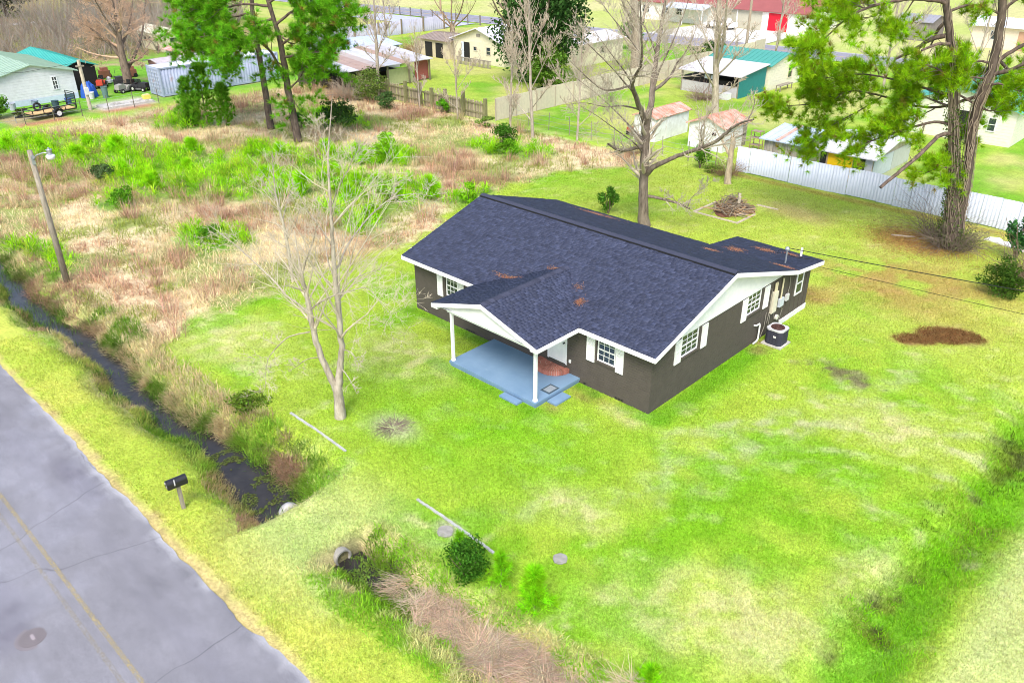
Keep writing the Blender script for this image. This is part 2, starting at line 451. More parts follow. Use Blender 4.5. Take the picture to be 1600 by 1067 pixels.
    c = mixc(c, (.045, .04, .03), (1 - sm(.3, .6, dd)) * np.clip((1 - sm(-5, -4.6, x)) + sm(-2.5, -2.3, x) * (1 - sm(-.6, .4, x)), 0, 1))
    # rough field
    fm = fieldm(x, y)
    fc = np.zeros(x.shape + (3,)) + np.array(TAN)
    fc = mixc(fc, PINK, sm(.44, .6, fbm(x, y, 5, 31)) * .8)
    fc = mixc(fc, (.17, .27, .03), sm(.5, .6, fbm(x, y, 4, 33)) * .75)
    fc = mixc(fc, (.12, .3, .015), green_field(x, y) * .9)
    fc = mixc(fc, (.5, .42, .25), boxm(x, y, -61, -56.5, -4, 12, 1) * .8)
    fc = fc * (.75 + .5 * n3)[..., None]
    c = mixc(c, 0, fm) + fc * fm[..., None]
    # neighbours' yards
    nb = sm(26.6, 28, y)
    yc = mixc(mixc(np.zeros(c.shape) + np.array((.32, .43, .06)), (.17, .36, .025), sm(.47, .62, n1)), (.47, .45, .16), sm(.46, .66, fbm(x, y, 6, 36)) * .8)
    c = mixc(c, 0, nb) + yc * nb[..., None]
    lw = 1 - sm(-61.5, -59.5, x)
    yc2 = mixc(np.zeros(c.shape) + np.array((.15, .36, .03)), (.36, .3, .16), sm(.52, .7, n1))
    lw = lw * (1 - nb)
    c = mixc(c, 0, lw) + yc2 * lw[..., None]
    c = mixc(c, (.42, .2, .12), np.clip(ellm(x, y, -60.4, 1.6, .9, 2.2, 0, .4) + ellm(x, y, -60.6, 8.6, 1.0, 2.2, 0, .4), 0, 1))
    c = mixc(c, (.5, .45, .38), boxm(x, y, -64.5, -61.6, 6.6, 11.4, .3))
    thick = sm(-100, -92, -np.abs(x + 106) - 84) * sm(-30, 0, y)
    c = mixc(c, (.27, .18, .10), (1 - sm(-90, -84, x)) * (1 - sm(42, 50, y)) * (.4 + .6 * n1))
    far = sm(73, 78, y - .06 * (x + 50))
    c = mixc(c, mixc(np.zeros(c.shape) + np.array((.40, .46, .13)), (.5, .48, .22), sm(.4, .65, n4)), far)
    return np.clip(c, .005, .9)

GF = [(-46, .8, 11, 3.6, 22, .5), (-37, 2.4, 6.5, 3.8, 25, .5), (-29, 8.5, 3, 1.8, 20, .6), (-22.5, 4.5, 1.4, 1.2, 0, .6), (-38, 9, 3.5, 1.6, 10, .6), (-32.5, 13.5, 3.4, 2.2, 20, .6), (-25, 9.5, 2.6, 2.4, 0, .6), (-24.8, 5.8, 2.2, 1.6, 20, .6), (-34.5, 10.2, 2.4, 1.6, 0, .6), (-30.5, 4.8, 1.8, 1.4, 0, .6),
      (-25.9, -2.3, 2.2, 1.4, 20, .6), (-27, 21, 3.2, 1.8, 15, .6), (-52, 9, 3, 2, 0, .6), (-44, 18, 4, 2, 0, .7), (-57, -3, 3, 2, 0, .6), (-35.6, -3.3, 1.3, .9, 0, .6), (-20.8, 12, 1.4, 2, 0, .6), (-30, -9.6, 3, 1.4, 0, .6)]
def green_field(x, y):
    m = np.zeros(np.shape(x))
    for e in GF:
        m = np.maximum(m, ellm(x, y, *e))
    return np.clip(m * (.55 + .9 * fbm(x, y, 1.6, 50)), 0, 1)

def axis(*seg):
    out = []
    for a, b, s in seg:
        out.append(np.arange(a, b, s))
    out.append([seg[-1][1]])
    return np.concatenate(out)
gx = axis((-2500, -300, 220), (-300, -110, 12), (-110, -48, 1.3), (-48, -20, .45), (-20, 14, .2), (14, 40, 1.2), (40, 200, 16), (200, 2500, 230))
gy = axis((-2500, -200, 230), (-200, -30, 17), (-30, -16, 1.4), (-16, 13, .2), (13, 29, .4), (29, 110, 1.3), (110, 300, 12), (300, 2500, 220))
X, Y = np.meshgrid(gx, gy, indexing='ij')
gv = np.stack([X, Y, height(X, Y)], -1).reshape(-1, 3)
ni, nj = X.shape
ii, jj = np.meshgrid(np.arange(ni - 1), np.arange(nj - 1), indexing='ij')
gf = np.stack([ii * nj + jj, (ii + 1) * nj + jj, (ii + 1) * nj + jj + 1, ii * nj + jj + 1], -1).reshape(-1, 4)
tag(link('ground', mesh_np('ground', gv, gf, gcol(X, Y).reshape(-1, 3), True), M['turf']), 'green and straw coloured lawn and rough field', kind='structure')

# ------------------------------------------------------------------ roads
def roadmat():
    m, nt, out = mat_new('worn_asphalt')
    N, Lk = nt.nodes, nt.links
    b = N.new('ShaderNodeBsdfPrincipled'); Lk.new(b.outputs[0], out.inputs[0])
    b.inputs['Roughness'].default_value = .88; b.inputs['Specular IOR Level'].default_value = .2
    tc = N.new('ShaderNodeTexCoord')
    at = N.new('ShaderNodeAttribute'); at.attribute_name = 'col'
    cur = at.outputs[0]
    for sc, lo, hi, st in ((.55, .84, 1.1, (1, 1, 1)), (3.5, .9, 1.08, (.35, 1, 1)), (60, .62, 1.32, (1, 1, 1))):
        mp = N.new('ShaderNodeMapping'); mp.inputs['Scale'].default_value = st; Lk.new(tc.outputs['Object'], mp.inputs[0])
        no = N.new('ShaderNodeTexNoise'); no.inputs['Scale'].default_value = sc; no.inputs['Detail'].default_value = 7; no.inputs['Roughness'].default_value = .65
        Lk.new(mp.outputs[0], no.inputs['Vector'])
        mr = N.new('ShaderNodeMapRange'); mr.inputs[1].default_value = .3; mr.inputs[2].default_value = .7; mr.inputs[3].default_value = lo; mr.inputs[4].default_value = hi
        Lk.new(no.outputs[0], mr.inputs[0])
        mx = N.new('ShaderNodeMix'); mx.data_type = 'RGBA'; mx.blend_type = 'MULTIPLY'; mx.inputs[0].default_value = 1
        Lk.new(cur, mx.inputs[6]); Lk.new(mr.outputs[0], mx.inputs[7]); cur = mx.outputs[2]
    # cracks: thin borders of a distorted voronoi
    mp = N.new('ShaderNodeMapping'); mp.inputs['Scale'].default_value = (.17, .08, 1); Lk.new(tc.outputs['Object'], mp.inputs[0])
    dn = N.new('ShaderNodeTexNoise'); dn.inputs['Scale'].default_value = 3; dn.inputs['Detail'].default_value = 5; Lk.new(mp.outputs[0], dn.inputs['Vector'])
    va = N.new('ShaderNodeVectorMath'); va.operation = 'SCALE'; va.inputs[3].default_value = .25; Lk.new(dn.outputs['Color'], va.inputs[0])
    ad = N.new('ShaderNodeVectorMath'); ad.operation = 'ADD'; Lk.new(mp.outputs[0], ad.inputs[0]); Lk.new(va.outputs[0], ad.inputs[1])
    vo = N.new('ShaderNodeTexVoronoi'); vo.feature = 'DISTANCE_TO_EDGE'; vo.inputs['Scale'].default_value = 1.0; Lk.new(ad.outputs[0], vo.inputs['Vector'])
    cr = N.new('ShaderNodeMapRange'); cr.inputs[1].default_value = .0008; cr.inputs[2].default_value = .0035; cr.inputs[3].default_value = .6; cr.inputs[4].default_value = 1
    Lk.new(vo.outputs['Distance'], cr.inputs[0])
    mx = N.new('ShaderNodeMix'); mx.data_type = 'RGBA'; mx.blend_type = 'MULTIPLY'; mx.inputs[0].default_value = .8
    Lk.new(cur, mx.inputs[6]); Lk.new(cr.outputs[0], mx.inputs[7]); cur = mx.outputs[2]
    Lk.new(cur, b.inputs['Base Color'])
    no = N.new('ShaderNodeTexNoise'); no.inputs['Scale'].default_value = 90; no.inputs['Detail'].default_value = 3; Lk.new(tc.outputs['Object'], no.inputs['Vector'])
    bp = N.new('ShaderNodeBump'); bp.inputs['Strength'].default_value = .35; bp.inputs['Distance'].default_value = .01
    Lk.new(no.outputs[0], bp.inputs['Height']); Lk.new(bp.outputs[0], b.inputs['Normal'])
    return m
M['road'] = roadmat()

rx = axis((-400, -60, 20), (-60, -30, 1.2), (-30, 14, .16), (14, 60, 2), (60, 400, 30))
jag = .16 * (fbm(rx, rx * 0, 1.6, 61) - .5) * 2 + .07 * (fbm(rx, rx * 0, .35, 62) - .5) * 2 + .12 * np.sin(rx * .21)
edge = -14.2 + jag
rows_n = 26
tt = np.linspace(0, 1, rows_n) ** 1.0
RX = np.repeat(rx[:, None], rows_n, 1)
RY = edge[:, None] + (-19.75 - edge[:, None]) * tt[None, :]
RZ = .012 + .05 * (1 - ((RY + 16.9) / 2.75) ** 2) - .03 * (tt[None, :] == 0)
ASPH = np.array((.205, .203, .224))
n1 = fbm(RX, RY, 2.2, 63); n3 = fbm(RX, RY, .5, 64)
rc = np.zeros(RX.shape + (3,)) + ASPH
rc = mixc(rc, (.13, .125, .155), np.clip(ellm(RX, RY, -6.6, -18.5, 1.7, .75, 0, .35) + ellm(RX, RY, -10.5, -14.9, 1.5, .35, 3, .6), 0, 1) * .75)
rc = mixc(rc, (.5, .5, .52), (1 - sm(.03, .28, edge[:, None] - RY + (n3 - .5) * .3)) * .75 * sm(.35, .55, n1))
rc = mixc(rc, (.25, .252, .29), sm(.55, .7, n1) * .5)
rc = mixc(rc, (.17, .168, .2), boxm(RX, RY, -9999, 9999, -15.75, -15.25, .35) * .35 * sm(.35, .6, fbm(RX * .15, RY, 1, 66)))
k = RX.shape
i2, j2 = np.meshgrid(np.arange(k[0] - 1), np.arange(k[1] - 1), indexing='ij')
rf = np.stack([i2 * k[1] + j2, i2 * k[1] + j2 + 1, (i2 + 1) * k[1] + j2 + 1, (i2 + 1) * k[1] + j2], -1).reshape(-1, 4)
tag(link('road', mesh_np('road', np.stack([RX, RY, RZ], -1).reshape(-1, 3), rf, rc.reshape(-1, 3), True), M['road']), 'cracked grey asphalt road along the ditch', kind='structure')

def paintmat(name, col, worn):
    m, nt, out = mat_new(name)
    N, Lk = nt.nodes, nt.links
    b = N.new('ShaderNodeBsdfPrincipled'); b.inputs['Base Color'].default_value = (*col, 1); b.inputs['Roughness'].default_value = .8
    tr = N.new('ShaderNodeBsdfTransparent'); ms = N.new('ShaderNodeMixShader')
    tc = N.new('ShaderNodeTexCoord'); no = N.new('ShaderNodeTexNoise'); no.inputs['Scale'].default_value = 14; no.inputs['Detail'].default_value = 8; no.inputs['Roughness'].default_value = .75
    Lk.new(tc.outputs['Object'], no.inputs['Vector'])
    mr = N.new('ShaderNodeMapRange'); mr.inputs[1].default_value = worn - .12; mr.inputs[2].default_value = worn + .14; Lk.new(no.outputs[0], mr.inputs[0])
    Lk.new(mr.outputs[0], ms.inputs[0]); Lk.new(tr.outputs[0], ms.inputs[1]); Lk.new(b.outputs[0], ms.inputs[2]); Lk.new(ms.outputs[0], out.inputs[0])
    return m
def strip(name, y0, y1, mat, x0=-60, x1=30, dz=.006, wob=.02):
    xs = np.arange(x0, x1, .5); w = (fbm(xs, xs * 0, 4, 70) - .5) * wob
    V = []
    for y in (y0, (y0 + y1) / 2, y1):
        yy = y + w
        V.append(np.stack([xs, yy, .012 + .05 * (1 - ((yy + 16.9) / 2.75) ** 2) + dz], -1))
    n = len(xs); V = np.concatenate(V); i = np.arange(n - 1)
    F = np.concatenate([np.stack([i + a * n, i + a * n + 1, i + (a + 1) * n + 1, i + (a + 1) * n], -1) for a in (0, 1)])
    return tag(link(name, mesh_np(name, V, F), mat), kind='structure')
M['yellow'] = paintmat('worn_yellow_paint', (.42, .34, .15), .53)
M['yellow2'] = paintmat('faint_yellow_paint', (.36, .31, .19), .58)
tag(strip('road_marking', -16.86, -16.75, M['yellow']), 'worn yellow centre line')
tag(strip('road_marking', -17.17, -17.06, M['yellow2']), 'faded second yellow centre line')

# far road, forecourt, left lane: flat sheets
def sheet(name, poly, z, mat, label, col=(1, 1, 1)):
    mb = MB(); mb.add([(x, y, z) for x, y in poly], [tuple(range(len(poly)))], col)
    return tag(mb.build(name, mat), label, kind='structure')
fy = lambda x: 70.5 + .06 * (x + 50)
sheet('road', [(-400, fy(-400)), (300, fy(300)), (300, fy(300) + 6.4), (-400, fy(-400) + 6.4)], .01, pmat('far_asphalt', (.27, .26, .31), (.2, .19, .23), 2, .9), 'far asphalt road behind the houses')
M['line_white'] = pmat('line_paint', (.75, .75, .75), (.5, .5, .5), 8, .8)
for dy in (.25, 6.0):
    sheet('road_marking', [(-400, fy(-400) + dy), (300, fy(300) + dy), (300, fy(300) + dy + .14), (-400, fy(-400) + dy + .14)], .016, M['line_white'], 'white edge line of the far road')
sheet('road_marking', [(-400, fy(-400) + 3.1), (300, fy(300) + 3.1), (300, fy(300) + 3.25), (-400, fy(-400) + 3.25)], .016, pmat('line_yellow', (.55, .42, .1)), 'yellow centre line of the far road')
sheet('driveway', [(-55, 76.4), (-38, 77.4), (-38.5, 88.8), (-54, 88.2)], .02, pmat('pale_concrete', (.62, .6, .57), (.5, .49, .46), 2, .9), 'pale concrete forecourt of the red roofed house')
sheet('driveway', [(-100, 60.5), (-79, 61.5), (-79, 67.6), (-100, 66.5)], .02, pmat('blue_concrete', (.42, .44, .52), (.34, .36, .43), 1, .9), 'grey paved yard beside the far road')
sheet('path', [(-131.5, -60), (-128.5, -60), (-128.5, 40), (-131.5, 40)], .02, pmat('lane', (.42, .4, .38), (.33, .31, .29), 2, .9), 'narrow grey lane beyond the thicket')

# ------------------------------------------------------------------ ditch water
def watermat():
    m, nt, out = mat_new('ditch_water')
    N, Lk = nt.nodes, nt.links
    b = N.new('ShaderNodeBsdfPrincipled'); Lk.new(b.outputs[0], out.inputs[0])
    b.inputs['Roughness'].default_value = .16; b.inputs['Specular IOR Level'].default_value = .3
    tc = N.new('ShaderNodeTexCoord')
    no = N.new('ShaderNodeTexNoise'); no.inputs['Scale'].default_value = 2.2; no.inputs['Detail'].default_value = 5; Lk.new(tc.outputs['Object'], no.inputs['Vector'])
    rp = N.new('ShaderNodeValToRGB'); rp.color_ramp.elements[0].color = (.012, .011, .012, 1); rp.color_ramp.elements[1].color = (.05, .045, .04, 1)
    Lk.new(no.outputs[0], rp.inputs[0]); Lk.new(rp.outputs[0], b.inputs['Base Color'])
    n2 = N.new('ShaderNodeTexNoise'); n2.inputs['Scale'].default_value = 9; n2.inputs['Detail'].default_value = 4; Lk.new(tc.outputs['Object'], n2.inputs['Vector'])
    bp = N.new('ShaderNodeBump'); bp.inputs['Strength'].default_value = .35; bp.inputs['Distance'].default_value = .03
    Lk.new(n2.outputs[0], bp.inputs['Height']); Lk.new(bp.outputs[0], b.inputs['Normal'])
    return m
M['water'] = watermat()
def water_strip(x0, x1, half, z, label):
    xs = np.arange(x0, x1 + .01, .3); yc = ditch_c(xs)
    V = np.concatenate([np.stack([xs, yc + s * half, xs * 0 + z], -1) for s in (-1, 1)]); n = len(xs); i = np.arange(n - 1)
    return tag(link('water', mesh_np('water', V, np.stack([i, i + 1, i + 1 + n, i + n], -1)), M['water']), label, kind='structure')
water_strip(-60, -4.75, 1.1, -.6, 'dark standing water in the roadside ditch')
water_strip(-2.35, -.2, .6, -.55, 'dark water below the culvert mouth')

# ------------------------------------------------------------------ the house
house = thing('house', 'brown brick ranch house with dark shingle roof and blue-floored front porch', 'house')
HL = 12.17; EX0, EX1 = -12.52, .33; EY = -.364; ZE = 2.45; RY0, ZR = 4.4, 3.95; BY, ZB = 9.46, 2.465; AY, ZA = 11.83, 2.165; AX = -3.76
PX0, PX1, PF, PZ = -8.12, -2.87, -2.55, 3.24; PXM = (PX0 + PX1) / 2
main_z = lambda y: ZE + (ZR - ZE) / (RY0 - EY) * (y - EY)
porch_z = lambda x: PZ - (PZ - ZE) / ((PX1 - PX0) / 2) * np.abs(x - PXM)

# walls: dark core with a skin of painted bricks standing proud of the joints
MB().box(-HL + .08, -.08, .08, 9.05, -.05, 2.40).build('wall_core', M['brown_trim'], house)
OPEN_F = [(-2.34, -1.50, 1.20, 2.19), (-10.24, -9.48, 1.20, 2.19), (-4.62, -3.68, .48, 2.33)]
OPEN_G = [(1.70, 2.83, 1.44, 2.36), (6.15, 7.25, 1.44, 2.36)]
def brick_skin(face, a0, a1, openings, name):
    mb = MB(); ch, bl = .1, .3; r = random.Random(4)
    z = -.06; k = 0
    while z < 2.40:
        a = a0 - (k % 2) * bl / 2
        while a < a1 - .01:
            p, q = max(a, a0) + .002, min(a + bl, a1) - .002
            segs = [(p, q)]
            for o0, o1, oz0, oz1 in openings:
                if z + ch > oz0 and z < oz1:
                    ns = []
                    for s0, s1 in segs:
                        if s1 <= o0 or s0 >= o1: ns.append((s0, s1))
                        else:
                            if s0 < o0 - .01: ns.append((s0, o0))
                            if s1 > o1 + .01: ns.append((o1, s1))
                    segs = ns
            pr = r.uniform(-.003, .003)
            for s0, s1 in segs:
                if s1 - s0 > .012:
                    t = r.uniform(.88, 1.1)
                    if face == 'f': mb.box(s0, s1, pr, .082, z + .003, z + ch - .003, (t, t, t))
                    else: mb.box(-.082, pr, s0, s1, z + .003, z + ch - .003, (t, t, t))
            a += bl
        z += ch; k += 1
    return tag(mb.build(name, M['brown'], house), kind='stuff')
brick_skin('f', -HL, 0, OPEN_F, 'painted_bricks'); brick_skin('g', .083, 9.1, OPEN_G, 'painted_bricks')
MB().box(-HL, -HL + .079, .083, 9.1, -.05, 2.4).box(-HL + .08, -3.5, 9.051, 9.1, -.05, 2.4).build('wall', M['brown'], house)
# rear addition, panel walls with thin battens and a white skirting board
mb = MB().prism([(9.101, -.05), (11.45, -.05), (11.45, 2.1), (9.101, 2.36)], 'x', -3.45, -.004)
for y in np.arange(9.5, 11.4, .4): mb.box(-.006, .012, y, y + .02, .25, 2.08)
for x in np.arange(-3.2, -.1, .4): mb.box(x, x + .02, 11.446, 11.462, .25, 2.08)
mb.build('addition_wall', M['brown'], house)
MB().box(-.006, .03, 9.14, 11.47, -.06, .24).box(-3.45, -.01, 11.45, 11.475, -.06, .24).build('skirting_board', M['white_worn'], house)

# roof decks
MB().prism([(EY, ZE - .015), (RY0, ZR - .015), (BY, ZB - .015), (BY, ZB - .11), (RY0, ZR - .13), (EY, ZE - .11)], 'x', EX0, EX1, (.05, .055, .09)).build('roof', M['shingle'], house)
MB().prism([(BY + .002, ZB - .02), (AY, ZA - .015), (AY, ZA - .11), (BY + .002, ZB - .11)], 'x', AX, EX1, (.05, .055, .09)).build('addition_roof', M['shingle'], house)
MB().prism([(PX0, ZE - .015), (PXM, PZ - .015), (PX1, ZE - .015), (PX1, ZE - .10), (PXM, PZ - .10), (PX0, ZE - .10)], 'y', PF, 2.1, (.05, .055, .09)).build('porch_roof', M['shingle'], house)

def shingles(name, o, u, v, wid, length, keep, seed, ex=.12):
    r = np.random.default_rng(seed)
    o, u, v = (np.array(t, float) for t in (o, u, v)); v = v / np.linalg.norm(v); n = np.cross(u, v); n /= np.linalg.norm(n)
    if n[2] < 0: n = -n
    V, F, Cc = [], [], []
    rows = int(math.ceil(length / ex))
    for k in range(rows):
        a = -r.uniform(0, .3)
        t1 = min((k + 1) * ex + .03, length)
        while a < wid:
            w = r.choice([.12, .17, .22, .27])
            p, q = max(a, 0), min(a + w, wid)
            a += w
            if q - p < .02: continue
            c = o + u * (p + q) / 2 + v * (k + .5) * ex
            if not keep(c): continue
            th = r.choice([.012, .014, .02, .023])
            p += .003; q -= .003
            s0 = k * ex + (r.random() < .3) * .012
            A = o + u * p + v * s0; B = o + u * q + v * s0; D = o + u * p + v * t1; E2 = o + u * q + v * t1
            i = len(V)
            V += [A - n * .01, B - n * .01, A + n * th, B + n * th, D + n * .002, E2 + n * .002]
            F += [(i, i + 1, i + 3, i + 2), (i + 2, i + 3, i + 5, i + 4), (i, i + 2, i + 4, i), (i + 1, i + 5, i + 3, i + 1)]
            s = r.choice([.8, .9, 1.0, 1.0, 1.07, 1.24]) * r.uniform(.9, 1.1)
            Cc += [np.array((.042, .051, .092)) * s + r.uniform(-.003, .003)] * 6
    V = np.array(V); F = np.array(F)
    quads = F[[j for j in range(len(F)) if j % 4 < 2]]; tris = F[[j for j in range(len(F)) if j % 4 > 1]][:, :3]
    o2 = link(name, mesh_np(name, V, [quads, tris], np.array(Cc)), M['shingle'], house)
    return tag(o2, kind='stuff')
fl = math.hypot(RY0 - EY, ZR - ZE); bl_ = math.hypot(BY - RY0, ZR - ZB)
under = lambda c: not (PX0 < c[0] < PX1 and porch_z(c[0]) > main_z(c[1]) + .005)
shingles('shingles', (EX0, EY, ZE), (1, 0, 0), (0, RY0 - EY, ZR - ZE), EX1 - EX0, fl, under, 1)
shingles('shingles', (EX1, BY, ZB), (-1, 0, 0), (0, RY0 - BY, ZR - ZB), EX1 - EX0, bl_, lambda c: True, 2)
shingles('shingles', (EX1, AY, ZA), (-1, 0, 0), (0, BY - AY, ZB - ZA), EX1 - AX, math.hypot(AY - BY, ZB - ZA), lambda c: True, 3)
ph = math.hypot(PXM - PX0, PZ - ZE)
ok = lambda c: c[1] < EY or c[2] > main_z(c[1]) - .02
shingles('shingles', (PX1, PF, ZE), (0, 1, 0), (PXM - PX1, 0, PZ - ZE), 4.9, ph, ok, 4)
shingles('shingles', (PX0, 2.35, ZE), (0, -1, 0), (PXM - PX0, 0, PZ - ZE), 4.9, ph, ok, 5)
# ridge: vent cap, black strip painting the shadow under its front edge, cap shingles on the porch ridge
MB().prism([(RY0 - .16, ZR + .015), (RY0, ZR + .075), (RY0 + .16, ZR + .015), (RY0 + .16, ZR - .05), (RY0 - .16, ZR - .05)], 'x', EX0 + .02, EX1 - .02, (.045, .05, .08)).build('ridge_cap', M['shingle'], house)
MB().box(EX0 + .02, EX1 - .02, RY0 - .185, RY0 - .161, ZR - .07, ZR + .022).build('ridge_shadow_strip', M['black'], house)
mb = MB()
for i, y in enumerate(np.arange(PF, 2.05, .2)):
    s = random.Random(i).uniform(.8, 1.3)
    mb.prism([(PXM - .15, PZ - .025), (PXM, PZ + .028), (PXM + .15, PZ - .025), (PXM, PZ + .01)], 'y', y, y + .192, (.047 * s, .052 * s, .084 * s))
tag(mb.build('ridge_caps', M['shingle'], house), kind='stuff')

# white trim: fascia, rakes, soffits
W = M['white']
for a, b in ((EX0, PX0 - .01), (PX1 + .03, EX1)): MB().box(a, b, EY - .024, EY, 2.27, 2.435).build('fascia', W, house)
MB().box(EX0 + .03, PX0, EY, -.002, 2.27, 2.29).box(PX1, EX1 - .03, EY, -.002, 2.27, 2.29).build('soffit', W, house)
def rake(x0, x1, pts, d=.17):
    up = list(pts); lo = [(y, z - d) for y, z in reversed(pts)]
    return MB().prism(up + lo, 'x', x0, x1).build('rake_board', W, house)
rake(EX1, EX1 + .026, [(EY, ZE - .012), (RY0, ZR - .012)]); rake(EX1, EX1 + .026, [(RY0 + .002, ZR - .012), (BY, ZB - .012)]); rake(EX1, EX1 + .024, [(BY + .002, ZB - .012), (AY, ZA - .012)])
rake(EX0 - .026, EX0, [(EY, ZE - .012), (RY0, ZR - .012)]); rake(EX0 - .026, EX0, [(RY0 + .002, ZR - .012), (BY, ZB - .012)]); rake(AX - .026, AX, [(BY + .002, ZB - .012), (AY, ZA - .012)])
MB().box(AX, EX1, AY, AY + .024, ZA - .17, ZA - .02).build('fascia', W, house)
MB().box(EX0, AX - .03, BY, BY + .024, ZB - .17, ZB - .02).build('fascia', W, house)
for z in np.arange(2.42, 3.8, .15):                          # lap boards of the gable
    lo = max(.0, (z - 2.42) * (RY0 / 1.38) - .05); hi = 9.1 - max(0, (z - 2.42)) * (4.7 / 1.38)
    z1 = z + .145; lo1 = min(RY0, max(0, (z1 - 2.42) * (RY0 / 1.38) - .05)); hi1 = 9.1 - (z1 - 2.42) * (4.7 / 1.38)
    if hi1 - lo1 < .1: hi1 = lo1 + .1
    mb = MB(); mb.add([(-.06, lo, z), (.02, lo, z), (.02, hi, z), (-.06, hi, z), (-.06, lo1, z1), (.004, lo1, z1), (.004, hi1, z1), (-.06, hi1, z1)],
                      [(0, 3, 2, 1), (4, 5, 6, 7), (0, 1, 5, 4), (1, 2, 6, 5), (2, 3, 7, 6), (3, 0, 4, 7)])
    mb.build('siding_board', W, house)
MB().box(-.02, .03, -.01, 9.12, 2.365, 2.418).build('frieze_board', W, house)

# windows and shutters
def window(face, a0, a1, z0, z1, cols=3, rows=4, white=True):
    pl = (lambda a, b, c, d, e, f, mb: mb.box(a, b, c, d, e, f)) if face == 'f' else (lambda a, b, c, d, e, f, mb: mb.box(-d, -c, a, b, e, f))
    mb = MB(); fr = .05
    for s in ((a0, a0 + fr, z0, z1), (a1 - fr, a1, z0, z1), (a0 + fr, a1 - fr, z0, z0 + fr), (a0 + fr, a1 - fr, z1 - fr, z1), (a0 + fr, a1 - fr, (z0 + z1) / 2 - .022, (z0 + z1) / 2 + .022)):
        pl(s[0], s[1], .02, .075, s[2], s[3], mb)
    for i in range(1, cols):
        a = a0 + fr + (a1 - a0 - 2 * fr) * i / cols
        pl(a - .009, a + .009, .03, .06, z0 + fr, z1 - fr, mb)
    for j in range(1, rows):
        if j * 2 != rows:
            z = z0 + fr + (z1 - z0 - 2 * fr) * j / rows
            pl(a0 + fr, a1 - fr, .033, .062, z - .009, z + .009, mb)
    w = mb.build('window', W, house)
    for i in range(cols):
        for j in range(rows):
            p = a0 + fr + (a1 - a0 - 2 * fr) * i / cols; q = a0 + fr + (a1 - a0 - 2 * fr) * (i + 1) / cols
            b = z0 + fr + (z1 - z0 - 2 * fr) * j / rows; t = z0 + fr + (z1 - z0 - 2 * fr) * (j + 1) / rows
            m2 = MB(); pl(p, q, .045, .052, b, t, m2); m2.build('pane', M['glass'], w)
    m2 = MB(); pl(a0 - .06, a1 + .06, -.04, .06, z0 - .075, z0 - .002, m2); m2.build('sill', M['brown_trim'], w)
    return w
def shutter(face, a0, a1, z0, z1):
    B = (lambda mb, a, b, d0, d1, e, f: mb.box(a, b, -d1, -d0, e, f)) if face == 'f' else (lambda mb, a, b, d0, d1, e, f: mb.box(d0, d1, a, b, e, f))
    mb = MB(); s = .05
    B(mb, a0, a0 + s, .006, .045, z0, z1); B(mb, a1 - s, a1, .006, .045, z0, z1)
    for z in (z0, (z0 + z1) / 2 - s / 2, z1 - s): B(mb, a0 + s, a1 - s, .006, .044, z, z + s)
    sh = mb.build('shutter', W, house)
    m2 = MB()
    for lo, hi in ((z0 + s, (z0 + z1) / 2 - s / 2), ((z0 + z1) / 2 + s / 2, z1 - s)):
        n = max(3, int((hi - lo) / .05))
        for i in range(n):
            z = lo + (hi - lo) * i / n; B(m2, a0 + s, a1 - s, .008, .03 + .008 * (i % 2), z, z + (hi - lo) / n * .8)
    m2.build('louvres', W, sh)
window('f', -2.31, -1.53, 1.22, 2.17); shutter('f', -2.76, -2.40, 1.10, 2.16); shutter('f', -1.47, -1.15, 1.10, 2.16)
window('f', -10.21, -9.50, 1.22, 2.17); shutter('f', -10.70, -10.38, 1.10, 2.17); shutter('f', -9.44, -9.10, 1.10, 2.17)
window('g', 1.73, 2.80, 1.47, 2.34); shutter('g', 1.29, 1.67, 1.38, 2.30); shutter('g', 2.96, 3.32, 1.38, 2.30)
window('g', 6.18, 7.22, 1.47, 2.34); shutter('g', 5.75, 6.12, 1.36, 2.30); shutter('g', 7.42, 7.80, 1.36, 2.30)
mb = MB()                                                       # addition window with a white frame
for s in ((10.15, 10.22, 1.0, 2.02), (10.71, 10.78, 1.0, 2.02), (10.22, 10.71, 1.0, 1.07), (10.22, 10.71, 1.95, 2.02), (10.22, 10.71, 1.49, 1.54)): mb.box(.001, .04, *s)
w = mb.build('window', W, house)
for z in (1.07, 1.54): MB().box(.004, .02, 10.22, 10.71, z, z + (.42 if z < 1.2 else .41)).build('pane', M['glass'], w)

# front door, outlet, foundation vents
d = MB().box(-4.55, -3.75, .02, .06, .5, 2.28).box(-4.62, -4.55, .0, .07, .48, 2.33).box(-3.75, -3.68, .0, .07, .48, 2.33).box(-4.55, -3.75, .0, .07, 2.28, 2.33).build('door', W, house)
MB().box(-4.38, -3.92, .008, .018, 1.42, 2.1).build('pane', M['glass'], d)
MB().tube([(-3.82, .02, 1.35), (-3.82, -.06, 1.35)], .03, 10).build('handle', M['black'], d)
MB().box(-4.6, -3.7, -.06, .1, .38, .478).build('threshold', M['brown_trim'], d)
MB().box(-3.55, -3.47, -.045, .0, .66, .78).build('outlet_box', W, house)
for x in (-9.06, -8.92, -8.78, -8.64, -1.42, -1.30, -1.18, -2.85):
    MB().box(x, x + .09, -.008, .02, .03, .1).build('foundation_vent', M['black'], house)

